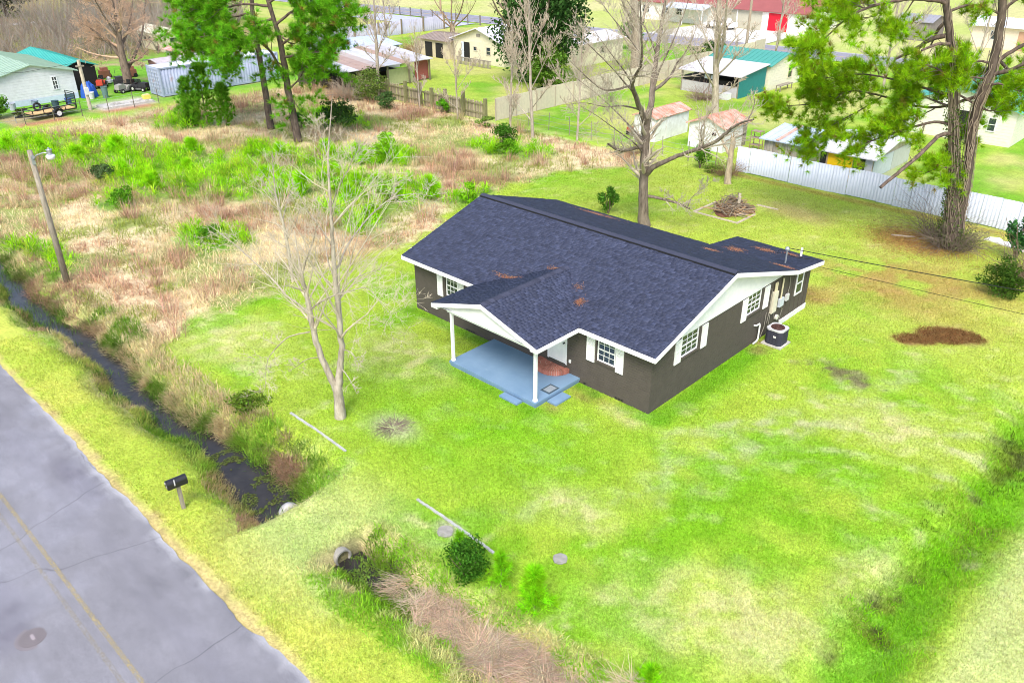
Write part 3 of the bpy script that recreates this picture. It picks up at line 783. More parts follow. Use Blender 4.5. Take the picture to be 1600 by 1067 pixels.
# porch
mb = MB().box(-7.44, -3.03, -2.40, -.004, .1, .2).box(-7.41, -3.06, -2.37, -.004, -.3, .1)
mb.build('porch_slab', M['porch'], house)
for x in (-7.33, -3.15):
    p = MB().box(x - .05, x + .05, -2.33, -2.23, .2, 2.22).build('porch_post', W, house)
    MB().box(x - .065, x + .065, -2.345, -2.215, .2, .28).build('post_base', W, p)
MB().box(-7.5, -3.0, -2.36, -2.2, 2.22, 2.36).build('porch_beam', W, house)
for x in (-7.42, -3.1): MB().box(x - .05, x + .05, -2.2, -.004, 2.22, 2.34).build('porch_beam', W, house)
MB().box(PX0 + .05, PX1 - .05, PF + .1, -.004, 2.345, 2.36).build('porch_ceiling', W, house)
for z in np.arange(2.365, 3.1, .14):
    z1 = z + .135; hw = lambda q: max(.02, (PZ - .1 - q) / ((PZ - ZE) / ((PX1 - PX0) / 2)))
    a, b = hw(z), hw(z1)
    MB().add([(PXM - a, -2.40, z), (PXM + a, -2.40, z), (PXM + a, -2.3, z), (PXM - a, -2.3, z), (PXM - b, -2.385, z1), (PXM + b, -2.385, z1), (PXM + b, -2.3, z1), (PXM - b, -2.3, z1)],
             [(0, 3, 2, 1), (4, 5, 6, 7), (0, 1, 5, 4), (1, 2, 6, 5), (2, 3, 7, 6), (3, 0, 4, 7)]).build('siding_board', W, house)
for a, b in ((PX0, PXM - .001), (PX1, PXM + .001)):
    MB().prism([(a, ZE - .012), (b, PZ - .012), (b, PZ - .17), (a, ZE - .17)], 'y', PF - .026, PF).build('rake_board', W, house)
for a in (PX1, PX0 - .024): MB().box(a, a + .024, PF, EY - .03, 2.28, 2.435).build('fascia', W, house)
for x in (PX0 + .02, PX1 - .3): MB().box(x, x + .28, PF, -2.36, 2.27, 2.345).build('eave_return', W, house)

# half-round brick step: every brick its own piece
st = MB()
pts = [(-4.25 + .70 * math.cos(a), .70 * -math.sin(a)) for a in np.linspace(.02, math.pi - .02, 24)]
st.prism([(x, y - .004) for x, y in pts], 'z', .2, .375)
step = st.build('brick_step', M['mortar'], house)
rb = random.Random(3)
for r0, r1, n in ((.53, .72, 25), (.34, .52, 17), (.16, .33, 10), (.02, .15, 4)):
    for i in range(n):
        a0 = math.pi * (i + .07) / n; a1 = math.pi * (i + .93) / n
        P = [(-4.25 + r * math.cos(a), -r * math.sin(a) - .006) for r, a in ((r0, a0), (r1, a0), (r1, a1), (r0, a1))]
        t = rb.uniform(.75, 1.2)
        z = rb.uniform(.383, .39)
        MB().prism(P, 'z', .215 if r1 > .6 else .36, z, (.44 * t, .17 * t, .125 * t)).build('brick', M['brick'], step)

# services on the gable wall
cream = (.62, .58, .45)
el = MB().box(.003, .13, 8.06, 8.42, .95, 1.86, cream).build('breaker_box', M['plain'], house)
MB().box(.13, .142, 8.09, 8.39, .99, 1.82, (.66, .62, .5)).build('cover', M['plain'], el)
MB().box(.018, .12, 8.72, 9.05, 1.0, 1.36, (.55, .6, .66)).build('meter_box', M['plain'], house)
MB().box(.014, .1, 9.3, 9.52, 1.08, 1.36, (.62, .62, .62)).build('junction_box', M['plain'], house)
MB().tube([(.02, 8.72, .56), (.10, 8.72, .56)], .11, 14, (.66, .64, .56)).build('spigot_plate', M['plain'], house)
for y, z0 in ((8.2, 1.86), (8.32, 1.86), (8.82, 1.36)):
    MB().tube([(.07, y, z0), (.07, y, 2.25)], .035, 8, (.62, .56, .38)).build('conduit', M['plain'], house)
for pts in ([(.05, 9.42, 1.36), (.06, 9.5, 1.7), (.04, 9.45, 2.1)], [(.05, 8.1, .95), (.06, 8.06, .4), (.1, 7.9, .05)], [(.05, 8.4, .95), (.06, 8.5, .55), (.06, 8.7, .5)], [(.05, 8.95, 1.0), (.07, 9.1, .8), (.06, 8.95, .3)], [(.05, 7.75, 1.1), (.07, 7.7, .5), (.06, 7.5, .1)], [(.05, 7.9, 2.1), (.08, 8.0, 1.8), (.06, 7.98, 1.2), (.06, 7.9, .6)]):
    MB().tube(pts, .012, 6, (.3, .28, .24)).build('cable', M['plain'], house)
MB().tube([(.0, 6.95, .82), (.09, 6.97, .83), (.1, 7.2, .83), (.1, 7.25, .75), (.1, 7.25, .15), (.1, 7.15, .08), (.1, 6.9, .06)], .035, 8, (.78, .78, .76)).build('drain_pipe', M['plain'], house)
ms = MB().tube([(-.47, 9.89, 2.35), (-.47, 9.89, 3.0)], .035, 8).build('service_mast', M['metal'], house)
MB().lathe([(.02, 0), (.09, .0), (.1, .06), (.06, .13), (.01, .15)], (-.47, 9.89, 2.98), 12).build('weather_head', M['metal'], ms)
MB().tube([(-.5, 9.85, 3.0), (-.75, 9.7, 2.95), (-.8, 9.75, 2.8), (-.55, 10, 2.78), (-.3, 10.3, 2.6), (.1, 11.3, 2.3)], .016, 5).build('cable', M['rubber'], ms)
MB().tube([(-.56, 11.5, 2.15), (-.56, 11.5, 2.58)], .05, 10).build('vent_pipe', W, house)

# ------------------------------------------------------------------ vegetation tools
FW = np.array(_f); RT = np.array(_r2); UP = np.array(_u2)
def in_view(P, m=1.15):
    d = P - CAM; z = d @ FW
    return (z > 1) & (np.abs(d @ RT) < z * .63 * m) & (np.abs(d @ UP) < z * .42 * m + 1)
def cdist(x, y):
    return np.sqrt((x - CAM[0]) ** 2 + (y - CAM[1]) ** 2 + CAM[2] ** 2)

def blades3(P, L, Wd, lean, col, az=None):
    n = len(P); az = rng.uniform(0, 2 * np.pi, n) if az is None else az
    h = np.stack([np.cos(az), np.sin(az), np.zeros(n)], -1); s = np.stack([-np.sin(az), np.cos(az), np.zeros(n)], -1)
    tip = P + h * (L * np.sin(lean))[:, None]; tip[:, 2] += L * np.cos(lean)
    V = np.stack([P - s * Wd[:, None] / 2, P + s * Wd[:, None] / 2, tip], 1).reshape(-1, 3)
    F = np.arange(3 * n).reshape(-1, 3)
    return V, [F], np.repeat(col, 3, 0)

def blades5(P, L, Wd, lean, col, az=None, droop=1.7):
    n = len(P); az = rng.uniform(0, 2 * np.pi, n) if az is None else az
    h = np.stack([np.cos(az), np.sin(az), np.zeros(n)], -1); s = np.stack([-np.sin(az), np.cos(az), np.zeros(n)], -1) * Wd[:, None] / 2
    l2 = np.clip(lean * droop, 0, 2.3)
    mid = P + h * (L * .55 * np.sin(lean))[:, None]; mid[:, 2] += L * .55 * np.cos(lean)
    tip = mid + h * (L * .45 * np.sin(l2))[:, None]; tip[:, 2] += L * .45 * np.cos(l2)
    V = np.stack([P - s, P + s, mid - s * .8, mid + s * .8, tip], 1).reshape(-1, 3)
    b = np.arange(n)[:, None] * 5
    return V, [b + np.array([0, 1, 3, 2]), b + np.array([2, 3, 4])], np.repeat(col, 5, 0)

def cat_geo(gs):
    V, C, F, k = [], [], {}, 0
    for v, fs, c in gs:
        for f in fs:
            F.setdefault(f.shape[1], []).append(f + k)
        V.append(v); C.append(c); k += len(v)
    return np.concatenate(V), [np.concatenate(x) for x in F.values()], np.concatenate(C)

def vary(c, n, lo=.75, hi=1.3, hue=.12):
    c = np.asarray(c, float)
    if c.ndim == 1: c = np.repeat(c[None], n, 0)
    return np.clip(c * rng.uniform(lo, hi, n)[:, None] * (1 + rng.uniform(-hue, hue, (n, 3))), .004, .95)

def not_built(x, y):
    return ~(((x > -12.2) & (x < .02) & (y > -.02) & (y < 9.15)) | ((x > -3.5) & (x < .02) & (y > 9) & (y < 11.5)) | ((x > -7.46) & (x < -3.0) & (y > -2.42) & (y < .1)) | ((x > -4.5) & (x < -3.6) & (y > -2.72) & (y < -2.4)) | ((x > -3.05) & (x < -2.6) & (y > -1.82) & (y < -.98))
             | ((x > -10.3) & (x < -7.4) & (y > 18.7) & (y < 22.4)) | ((x > .2) & (x < 1.3) & (y > 7.0) & (y < 8.1)))

def quads(P, size, col, nrm=None, asp=.6):
    """leaf quads at P with random or given facing"""
    n = len(P)
    a = rng.normal(size=(n, 3)) if nrm is None else nrm + rng.normal(size=(n, 3)) * .6
    a /= np.linalg.norm(a, axis=1)[:, None]
    b = np.cross(a, rng.normal(size=(n, 3))); b /= np.linalg.norm(b, axis=1)[:, None] + 1e-9
    c = np.cross(a, b)
    s = (size if not np.isscalar(size) else np.full(n, size))[:, None]
    V = np.stack([P - b * s * .5, P + c * s * asp * .5, P + b * s * .5, P - c * s * asp * .5], 1).reshape(-1, 3)
    F = np.arange(4 * n).reshape(-1, 4)
    return V, [F], np.repeat(col, 4, 0)

def needles(P, D, n, ln, w, col, spread=1.1):
    """pine tufts: n needles fanned round direction D at each point P"""
    m = len(P); p = np.repeat(P, n, 0); d = np.repeat(D, n, 0)
    v = d + rng.normal(size=(m * n, 3)) * spread * .55
    v /= np.linalg.norm(v, axis=1)[:, None]
    L = ln * rng.uniform(.7, 1.15, m * n)
    s = np.cross(v, rng.normal(size=(m * n, 3))); s /= np.linalg.norm(s, axis=1)[:, None] + 1e-9
    b = p + v * rng.uniform(0, .05, (m * n, 1))
    V = np.stack([b - s * w / 2, b + s * w / 2, b + v * L[:, None]], 1).reshape(-1, 3)
    c = np.repeat(col, n, 0) * rng.uniform(.7, 1.3, (m * n, 1))
    return V, [np.arange(3 * m * n).reshape(-1, 3)], np.repeat(np.clip(c, .004, .95), 3, 0)

def stuff(name, geo, mat, label, parent=None):
    V, F, C = geo if isinstance(geo, tuple) else cat_geo(geo)
    return tag(link(name, mesh_np(name, V, F, C), mat, parent), label, kind='stuff')

# ------------------------------------------------------------------ grass
n = 2150000
x = rng.uniform(-22, 14.5, n); y = rng.uniform(-14.15, 27, n)
d = cdist(x, y)
keep = (rng.random(n) < np.clip((22 / d) ** 1.7, 0, 1) * .75) & not_built(x, y) & (np.abs(y - ditch_c(x)) > np.where((x < -4.7) | (x > -2.3), 1.0, 0)) & (y > -14.1 + .2 * fbm(x, x * 0, .5, 62))
x, y, d = x[keep], y[keep], d[keep]
keep = in_view(np.stack([x, y, x * 0], -1)); x, y, d = x[keep], y[keep], d[keep]
keep = (fieldm(x, y) < .5) & (rng.random(len(x)) > np.maximum(ellm(x, y, 5.5, 13.0, 1.4, .7, 35, .7), ellm(x, y, 4.5, 11.7, .9, .5, 40, .7)) * .75); x, y, d = x[keep], y[keep], d[keep]
P = np.stack([x, y, height(x, y) - .005], -1)
m = len(x)
lushness = .7 + .7 * fbm(x, y, 1.1, 81)
sw = (1 - sm(.2, 1.5, np.abs(x - 9.75) + (fbm(x, y, 2.0, 94) - .5) * 2)) * (1 - sm(9, 15, y)) * .6
L = rng.uniform(.045, .1, m) * lushness * (1 + 1.4 * sw)
stuff('grass', blades3(P, L, rng.uniform(.012, .022, m) * d / 26, rng.uniform(.3, 1.25, m), vary(gcol(x, y), m, .6, 1.45, .12)), M['blade'], 'short mown lawn grass round the house and on the verge')

# taller tufts in the swale and along fences
def tufts(x, y, nb, L0, L1, w, lean0, lean1, colf, spread=.12, droop=1.7, lo=.7, hi=1.35):
    k = len(x); r = np.repeat(np.arange(k), nb)
    px = x[r] + rng.normal(size=len(r)) * spread; py = y[r] + rng.normal(size=len(r)) * spread
    P = np.stack([px, py, height(px, py) - .02], -1)
    sc = rng.uniform(.6, 1.2, k)[r]
    c = colf(px, py) if callable(colf) else np.repeat(np.array(colf)[None], len(r), 0)
    cc = vary(c, len(r), lo, hi, .1) * rng.uniform(.8, 1.2, k)[r][:, None]
    return blades5(P, rng.uniform(L0, L1, len(r)) * sc, w * rng.uniform(.7, 1.3, len(r)), rng.uniform(lean0, lean1, len(r)), np.clip(cc, .004, .95), droop=droop)
def pick(n, x0, x1, y0, y1, prob):
    x = rng.uniform(x0, x1, n); y = rng.uniform(y0, y1, n)
    k = (rng.random(n) < prob(x, y)) & in_view(np.stack([x, y, x * 0], -1), 1.2) & not_built(x, y)
    return x[k], y[k]
bank = lambda x, y: (np.abs(y - ditch_c(x)) < 1.9 + .6 * (fbm(x, y, 2, 90) - .5)) * (np.abs(y - ditch_c(x)) > .62) * np.where((x < -4.9) | (x > -2.1), 1, 0)
gs = []
x, y = pick(11500, -48, -4.9, -12.6, -8.6, lambda x, y: bank(x, y) * np.clip(30 / cdist(x, y), .2, 1) * np.where(y > ditch_c(x), 1, .55))
def bankcol(x, y):
    c = np.zeros(x.shape + (3,)) + np.array((.14, .27, .03))
    c = mixc(mixc(c, (.58, .48, .27), sm(.44, .56, fbm(x, y, 2.4, 91))), (.42, .28, .18), sm(.55, .65, fbm(x, y, 3.1, 92)))
    c = mixc(c, (.22, .40, .04), sm(-14, -9, x) * sm(.38, .55, fbm(x, y, 1.7, 89)))
    return mixc(c, (.36, .42, .09), (y < ditch_c(x)) * sm(.35, .6, fbm(x, y, 1.3, 94)))
nr = y > ditch_c(x)
gs.append(tufts(x[nr], y[nr], 8, .16, .46, .02, .2, 1.2, bankcol)); gs.append(tufts(x[~nr], y[~nr], 7, .08, .2, .02, .3, 1.25, bankcol))
x, y = pick(4800, -40, -.3, -12.2, -9.9, lambda x, y: (np.abs(y - ditch_c(x)) < .75) * (fbm(x, y, 1.6, 93) > .47) * np.where((x < -4.9) | (x > -2.2), 1, 0))
gs.append(tufts(x, y, 7, .2, .5, .02, .1, .8, (.10, .2, .025)))
n = 4400; x = rng.uniform(-42, -4.9, n); sd_ = rng.choice([-1, 1], n); y = ditch_c(x) + sd_ * (rng.uniform(.42, .85, n) * (1 + .5 * sm(-9.5, -7.5, x)))
k = (rng.random(n) < np.clip(30 / cdist(x, y), .2, 1)) & (fbm(x, y, 1.4, 87) > .36); x, y, sd_ = x[k], y[k], sd_[k]
r = np.repeat(np.arange(len(x)), 8); px, py = x[r] + rng.normal(size=len(r)) * .1, y[r] + rng.normal(size=len(r)) * .08
gs.append(blades5(np.stack([px, py, height(px, py) - .02], -1), rng.uniform(.2, .5, len(r)) * np.where(sd_[r] > 0, 1, .65), np.full(len(r), .018), rng.uniform(.4, 1.3, len(r)), vary(mixc(bankcol(px, py), (.40, .27, .17), sm(.5, .62, fbm(px, py, 1.9, 86)) * .7), len(r), .55, 1.25), -sd_[r] * np.pi / 2 + rng.normal(size=len(r)) * .8, 1.5))
stuff('ditch_grass', gs, M['blade'], 'rank green and straw coloured grass on the ditch banks')
x, y = pick(3200, 8.0, 11.6, -9, 14, lambda x, y: (1 - sm(.1, 1.2, np.abs(x - 9.75) + (fbm(x, y, 2.0, 94) - .5) * 1.8)) * .8 * sm(.35, .55, fbm(x, y, 1.2, 96)))
stuff('swale_grass', tufts(x, y, 8, .1, .26, .02, .2, 1.1, lambda x, y: mixc(np.zeros(x.shape + (3,)) + np.array((.22, .52, .015)), (.08, .12, .02), sm(.56, .66, fbm(x, y, 1.1, 95)))), M['blade'], 'lush dark green grass in the shallow swale')

# rough field
x, y = pick(30000, -60, -15, -10, 26.2, lambda x, y: fieldm(x, y) * np.clip(42 / cdist(x, y), .35, 1) * (1 - green_field(x, y) * .8) * .68)
def fieldcol(x, y):
    c = np.zeros(x.shape + (3,)) + np.array((.74, .61, .36))
    c = mixc(c, (.55, .37, .24), sm(.42, .58, fbm(x, y, 4.2, 97)))
    c = mixc(c, (.27, .37, .05), sm(.53, .62, fbm(x, y, 3.3, 98)) * .85)
    return c
stuff('dry_grass', tufts(x, y, 9, .2, .62, .026, .3, 1.4, fieldcol, .18), M['blade'], 'tan and rusty dry grass of the rough field')
cx_, cy_ = pick(3300, -60, -18, -10, 26.2, lambda x, y: fieldm(x, y) * sm(.25, .6, green_field(x, y)))
k = len(cx_); nb = 70; r = np.repeat(np.arange(k), nb); hs = (.45 + .75 * rng.random(k) ** 1.5 + .35 * (green_field(cx_, cy_) > .7))[r]; rs = rng.uniform(.18, .5, k)[r]
a = rng.uniform(0, 2 * np.pi, k * nb); q = np.sqrt(rng.random(k * nb)); px, py = cx_[r] + np.cos(a) * q * rs, cy_[r] + np.sin(a) * q * rs
up_ = rng.random(k * nb) * .6 * hs
cc = np.where(rng.random(k)[:, None] < .6, np.array((.34, .68, .016)), np.where(rng.random(k)[:, None] < .5, np.array((.22, .5, .018)), np.array((.48, .66, .05))))[r] * rng.uniform(.8, 1.2, k)[r][:, None]
stuff('undergrowth', blades5(np.stack([px, py, up_ - .02], -1), rng.uniform(.18, .5, k * nb) * (.5 + .5 * hs), np.full(k * nb, .03), .15 + q * .9 + rng.uniform(-.1, .3, k * nb), vary(cc, k * nb, .65, 1.3), a + rng.normal(size=k * nb) * .5, 1.4), M['blade'], 'bright green feathery undergrowth in the rough field')
# brambles: low arching stems in mounds
bx, by = pick(1500, -57, -17, -9.5, 25.5, lambda x, y: fieldm(x, y) * (.15 + sm(.46, .58, fbm(x, y, 5, 31))) * (1 - green_field(x, y) * .7))
g = []
for cx, cy in zip(bx, by):
    r_ = rng.uniform(.4, 1.0); nbl = 64; hs = rng.uniform(.6, 1.35)
    a = rng.uniform(0, 2 * np.pi, nbl); q = np.sqrt(rng.random(nbl)) * r_ * .6
    P = np.stack([cx + q * np.cos(a), cy + q * np.sin(a), np.zeros(nbl)], -1)
    g.append(blades5(P, rng.uniform(.5, 1.1, nbl) * hs, np.full(nbl, .02), rng.uniform(.05, .8, nbl), vary((.54, .35, .24) if rng.random() < .7 else (.66, .54, .32), nbl, .6, 1.35), a + rng.normal(size=nbl) * .6, 2.1))
stuff('bramble_canes', g, M['blade'], 'mounds of pinkish brown dead brambles in the rough field')
# straw heap in the ditch at the bottom
g = []
for cx in np.concatenate([[-.35, -.2], np.arange(.55, 6.8, .22), rng.uniform(.9, 6.2, 14)]):
    cy = float(ditch_c(np.array([cx]))[0]) + .1 + rng.normal() * np.interp(cx, [-.5, 1, 6], [.1, .3, .34]); nbl = int(rng.uniform(160, 330)); rs = rng.uniform(.25, .5)
    a = rng.uniform(0, 2 * np.pi) + rng.normal(size=nbl) * rng.uniform(.3, .8) + rng.choice([0, np.pi], nbl); q = np.sqrt(rng.random(nbl)) * rs
    b_ = rng.uniform(0, 2 * np.pi, nbl); px, py = cx + q * np.cos(b_), cy + q * np.sin(b_)
    hz = rng.uniform(.15, .6)
    g.append(blades5(np.stack([px, py, height(px, py) + hz * (1 - q / rs) * rng.random(nbl)], -1), rng.uniform(.35, .85, nbl), rng.uniform(.008, .014, nbl), rng.uniform(1.15, 1.6, nbl), vary(np.array((.76, .60, .44)) * rng.uniform(.7, 1.1), nbl, .55, 1.25), a, 1.1))
stuff('straw_heap', g, M['blade'], 'tangled heap of flattened pinkish straw in the near ditch')
x, y = pick(4600, -2.2, 8, -12.6, -9.2, lambda x, y: (np.abs(y - ditch_c(x)) > .12) * (ditch_c(x) - y < 1.5 + .8 * (fbm(x, y, 1.5, 88) - .5)) * (y - ditch_c(x) < 1.1) * .7 * np.where(np.abs(y - ditch_c(x)) < .6, .35, 1))
stuff('bank_weeds', tufts(x, y, 10, .08, .28, .02, .3, 1.2, lambda x, y: mixc(np.zeros(x.shape + (3,)) + np.array((.24, .48, .03)), (.58, .56, .24), sm(.5, .62, fbm(x, y, 1.3, 113)))), M['blade'], 'green weeds growing either side of the straw heap')
thicket_later = [('twig_pile', 'low grey pile of twigs on the lawn right of the forked tree', (-5.7, -6.5, 0), .55, .25, 90, (.75, .66, .62), 0)]
# floating weed
x = rng.uniform(-9.5, -4.75, 9000); y = ditch_c(x) + rng.uniform(-1, 1, 9000)
k = fbm(x, y, .5, 115) > np.interp(x, [-9.5, -7, -5], [.56, .47, .5]); x, y = x[k], y[k]
stuff('pondweed', quads(np.stack([x, y, np.full(len(x), -.594) + rng.uniform(0, .012, len(x))], -1), rng.uniform(.03, .075, len(x)), vary((.10, .13, .035), len(x), .5, 1.7), np.tile((0, 0, 3.), (len(x), 1)), .9), M['leaf'], 'pondweed floating on the ditch water')
x = rng.uniform(-2.2, .5, 1500); y = ditch_c(x) + rng.uniform(-.5, .5, 1500); k = fbm(x, y, .5, 116) > .44; x, y = x[k], y[k]
stuff('pondweed', quads(np.stack([x, y, np.maximum(height(x, y) + .02, -.545) + rng.uniform(0, .03, len(x))], -1), rng.uniform(.04, .1, len(x)), vary((.14, .22, .04), len(x), .5, 1.6), np.tile((0, 0, 2.), (len(x), 1)), .8), M['leaf'], 'leafy weeds choking the pool below the culvert mouth')
x, y = pick(700, -2.1, .9, -11.6, -10.2, lambda x, y: (np.abs(y - ditch_c(x)) < .6) * (fbm(x, y, .7, 117) > .45))
stuff('pool_weeds', tufts(x, y, 8, .12, .34, .018, .2, 1.1, (.16, .28, .03)), M['blade'], 'green weeds standing in the pool below the culvert mouth')
# mulch and leaf litter
n = 5200; a = rng.uniform(0, 6.283, n); q = np.sqrt(rng.random(n)); ca, sa = math.cos(R(40)), math.sin(R(40))
ex, ey = q * np.cos(a) * 1.8, q * np.sin(a) * 1.05
x, y = 5.2 + ex * ca - ey * sa, 12.5 + ex * sa + ey * ca
k = rng.random(n) < sm(.25, .7, np.maximum(ellm(x, y, 5.5, 13.0, 1.45, .75, 35, .9), ellm(x, y, 4.5, 11.7, .95, .55, 40, .9)) * (.2 + 1.4 * fbm(x, y, .8, 22))); x, y, q = x[k], y[k], q[k]; n = len(x)
stuff('mulch', blades3(np.stack([x, y, height(x, y) + rng.uniform(0, .12, n) * (1 - q)], -1), rng.uniform(.08, .2, n), np.full(n, .02), rng.uniform(.9, 1.6, n), vary((.24, .125, .05), n, .35, 1.6)), M['blade'], 'dark brown pile of mulch and pine straw on the lawn')
def straw_on(cx, cy, zf, rx, ry, n, name='pine_straw'):
    n = int(n * 1.4); rx, ry = rx * .7, ry * .7
    x = cx + rng.normal(size=n) * rx * .5; y = cy + rng.normal(size=n) * ry * .5
    return blades3(np.stack([x, y, zf(x, y) + .025], -1), rng.uniform(.06, .16, n), np.full(n, .014), rng.uniform(1.4, 1.58, n), vary((.52, .26, .15), n, .6, 1.4))
back_z = lambda x, y: np.where(y < BY, ZR - (ZR - ZB) / (BY - RY0) * (y - RY0), ZB - (ZB - ZA) / (AY - BY) * (y - BY))
fz = lambda x, y: np.maximum(ZE + (ZR - ZE) / (RY0 - EY) * (y - EY), np.where((x > PX0) & (x < PX1), porch_z(x), -9))
gs = [straw_on(-7.24, .52, fz, .9, .16, 170), straw_on(-3.70, .69, fz, .28, .28, 130), straw_on(-4.3, 1.32, fz, .3, .3, 40), straw_on(-9.2, 8.6, back_z, 1.6, .35, 260), straw_on(-2.8, 7.9, back_z, .45, .35, 110), straw_on(-2.7, 9.75, back_z, .6, .5, 190), straw_on(-1.9, 10.9, back_z, .7, .4, 170), straw_on(-.2, 9.2, back_z, .6, .22, 150), straw_on(-.9, 11.3, back_z, .5, .25, 90), straw_on(-5.9, 1.7, fz, .5, .2, 50)]
stuff('pine_straw', gs, M['blade'], 'rust coloured pine straw lying in patches on the shingle roof')
n = 5000; x = rng.normal(size=n) * 1.7 + .8; y = rng.normal(size=n) * 1.3 + 22.6
stuff('leaf_litter', blades3(np.stack([x, y, height(x, y) + .01], -1), rng.uniform(.08, .2, n), np.full(n, .025), rng.uniform(1.2, 1.57, n), vary((.40, .2, .09), n, .5, 1.4)), M['blade'], 'rust coloured needle litter under the vine covered pines')

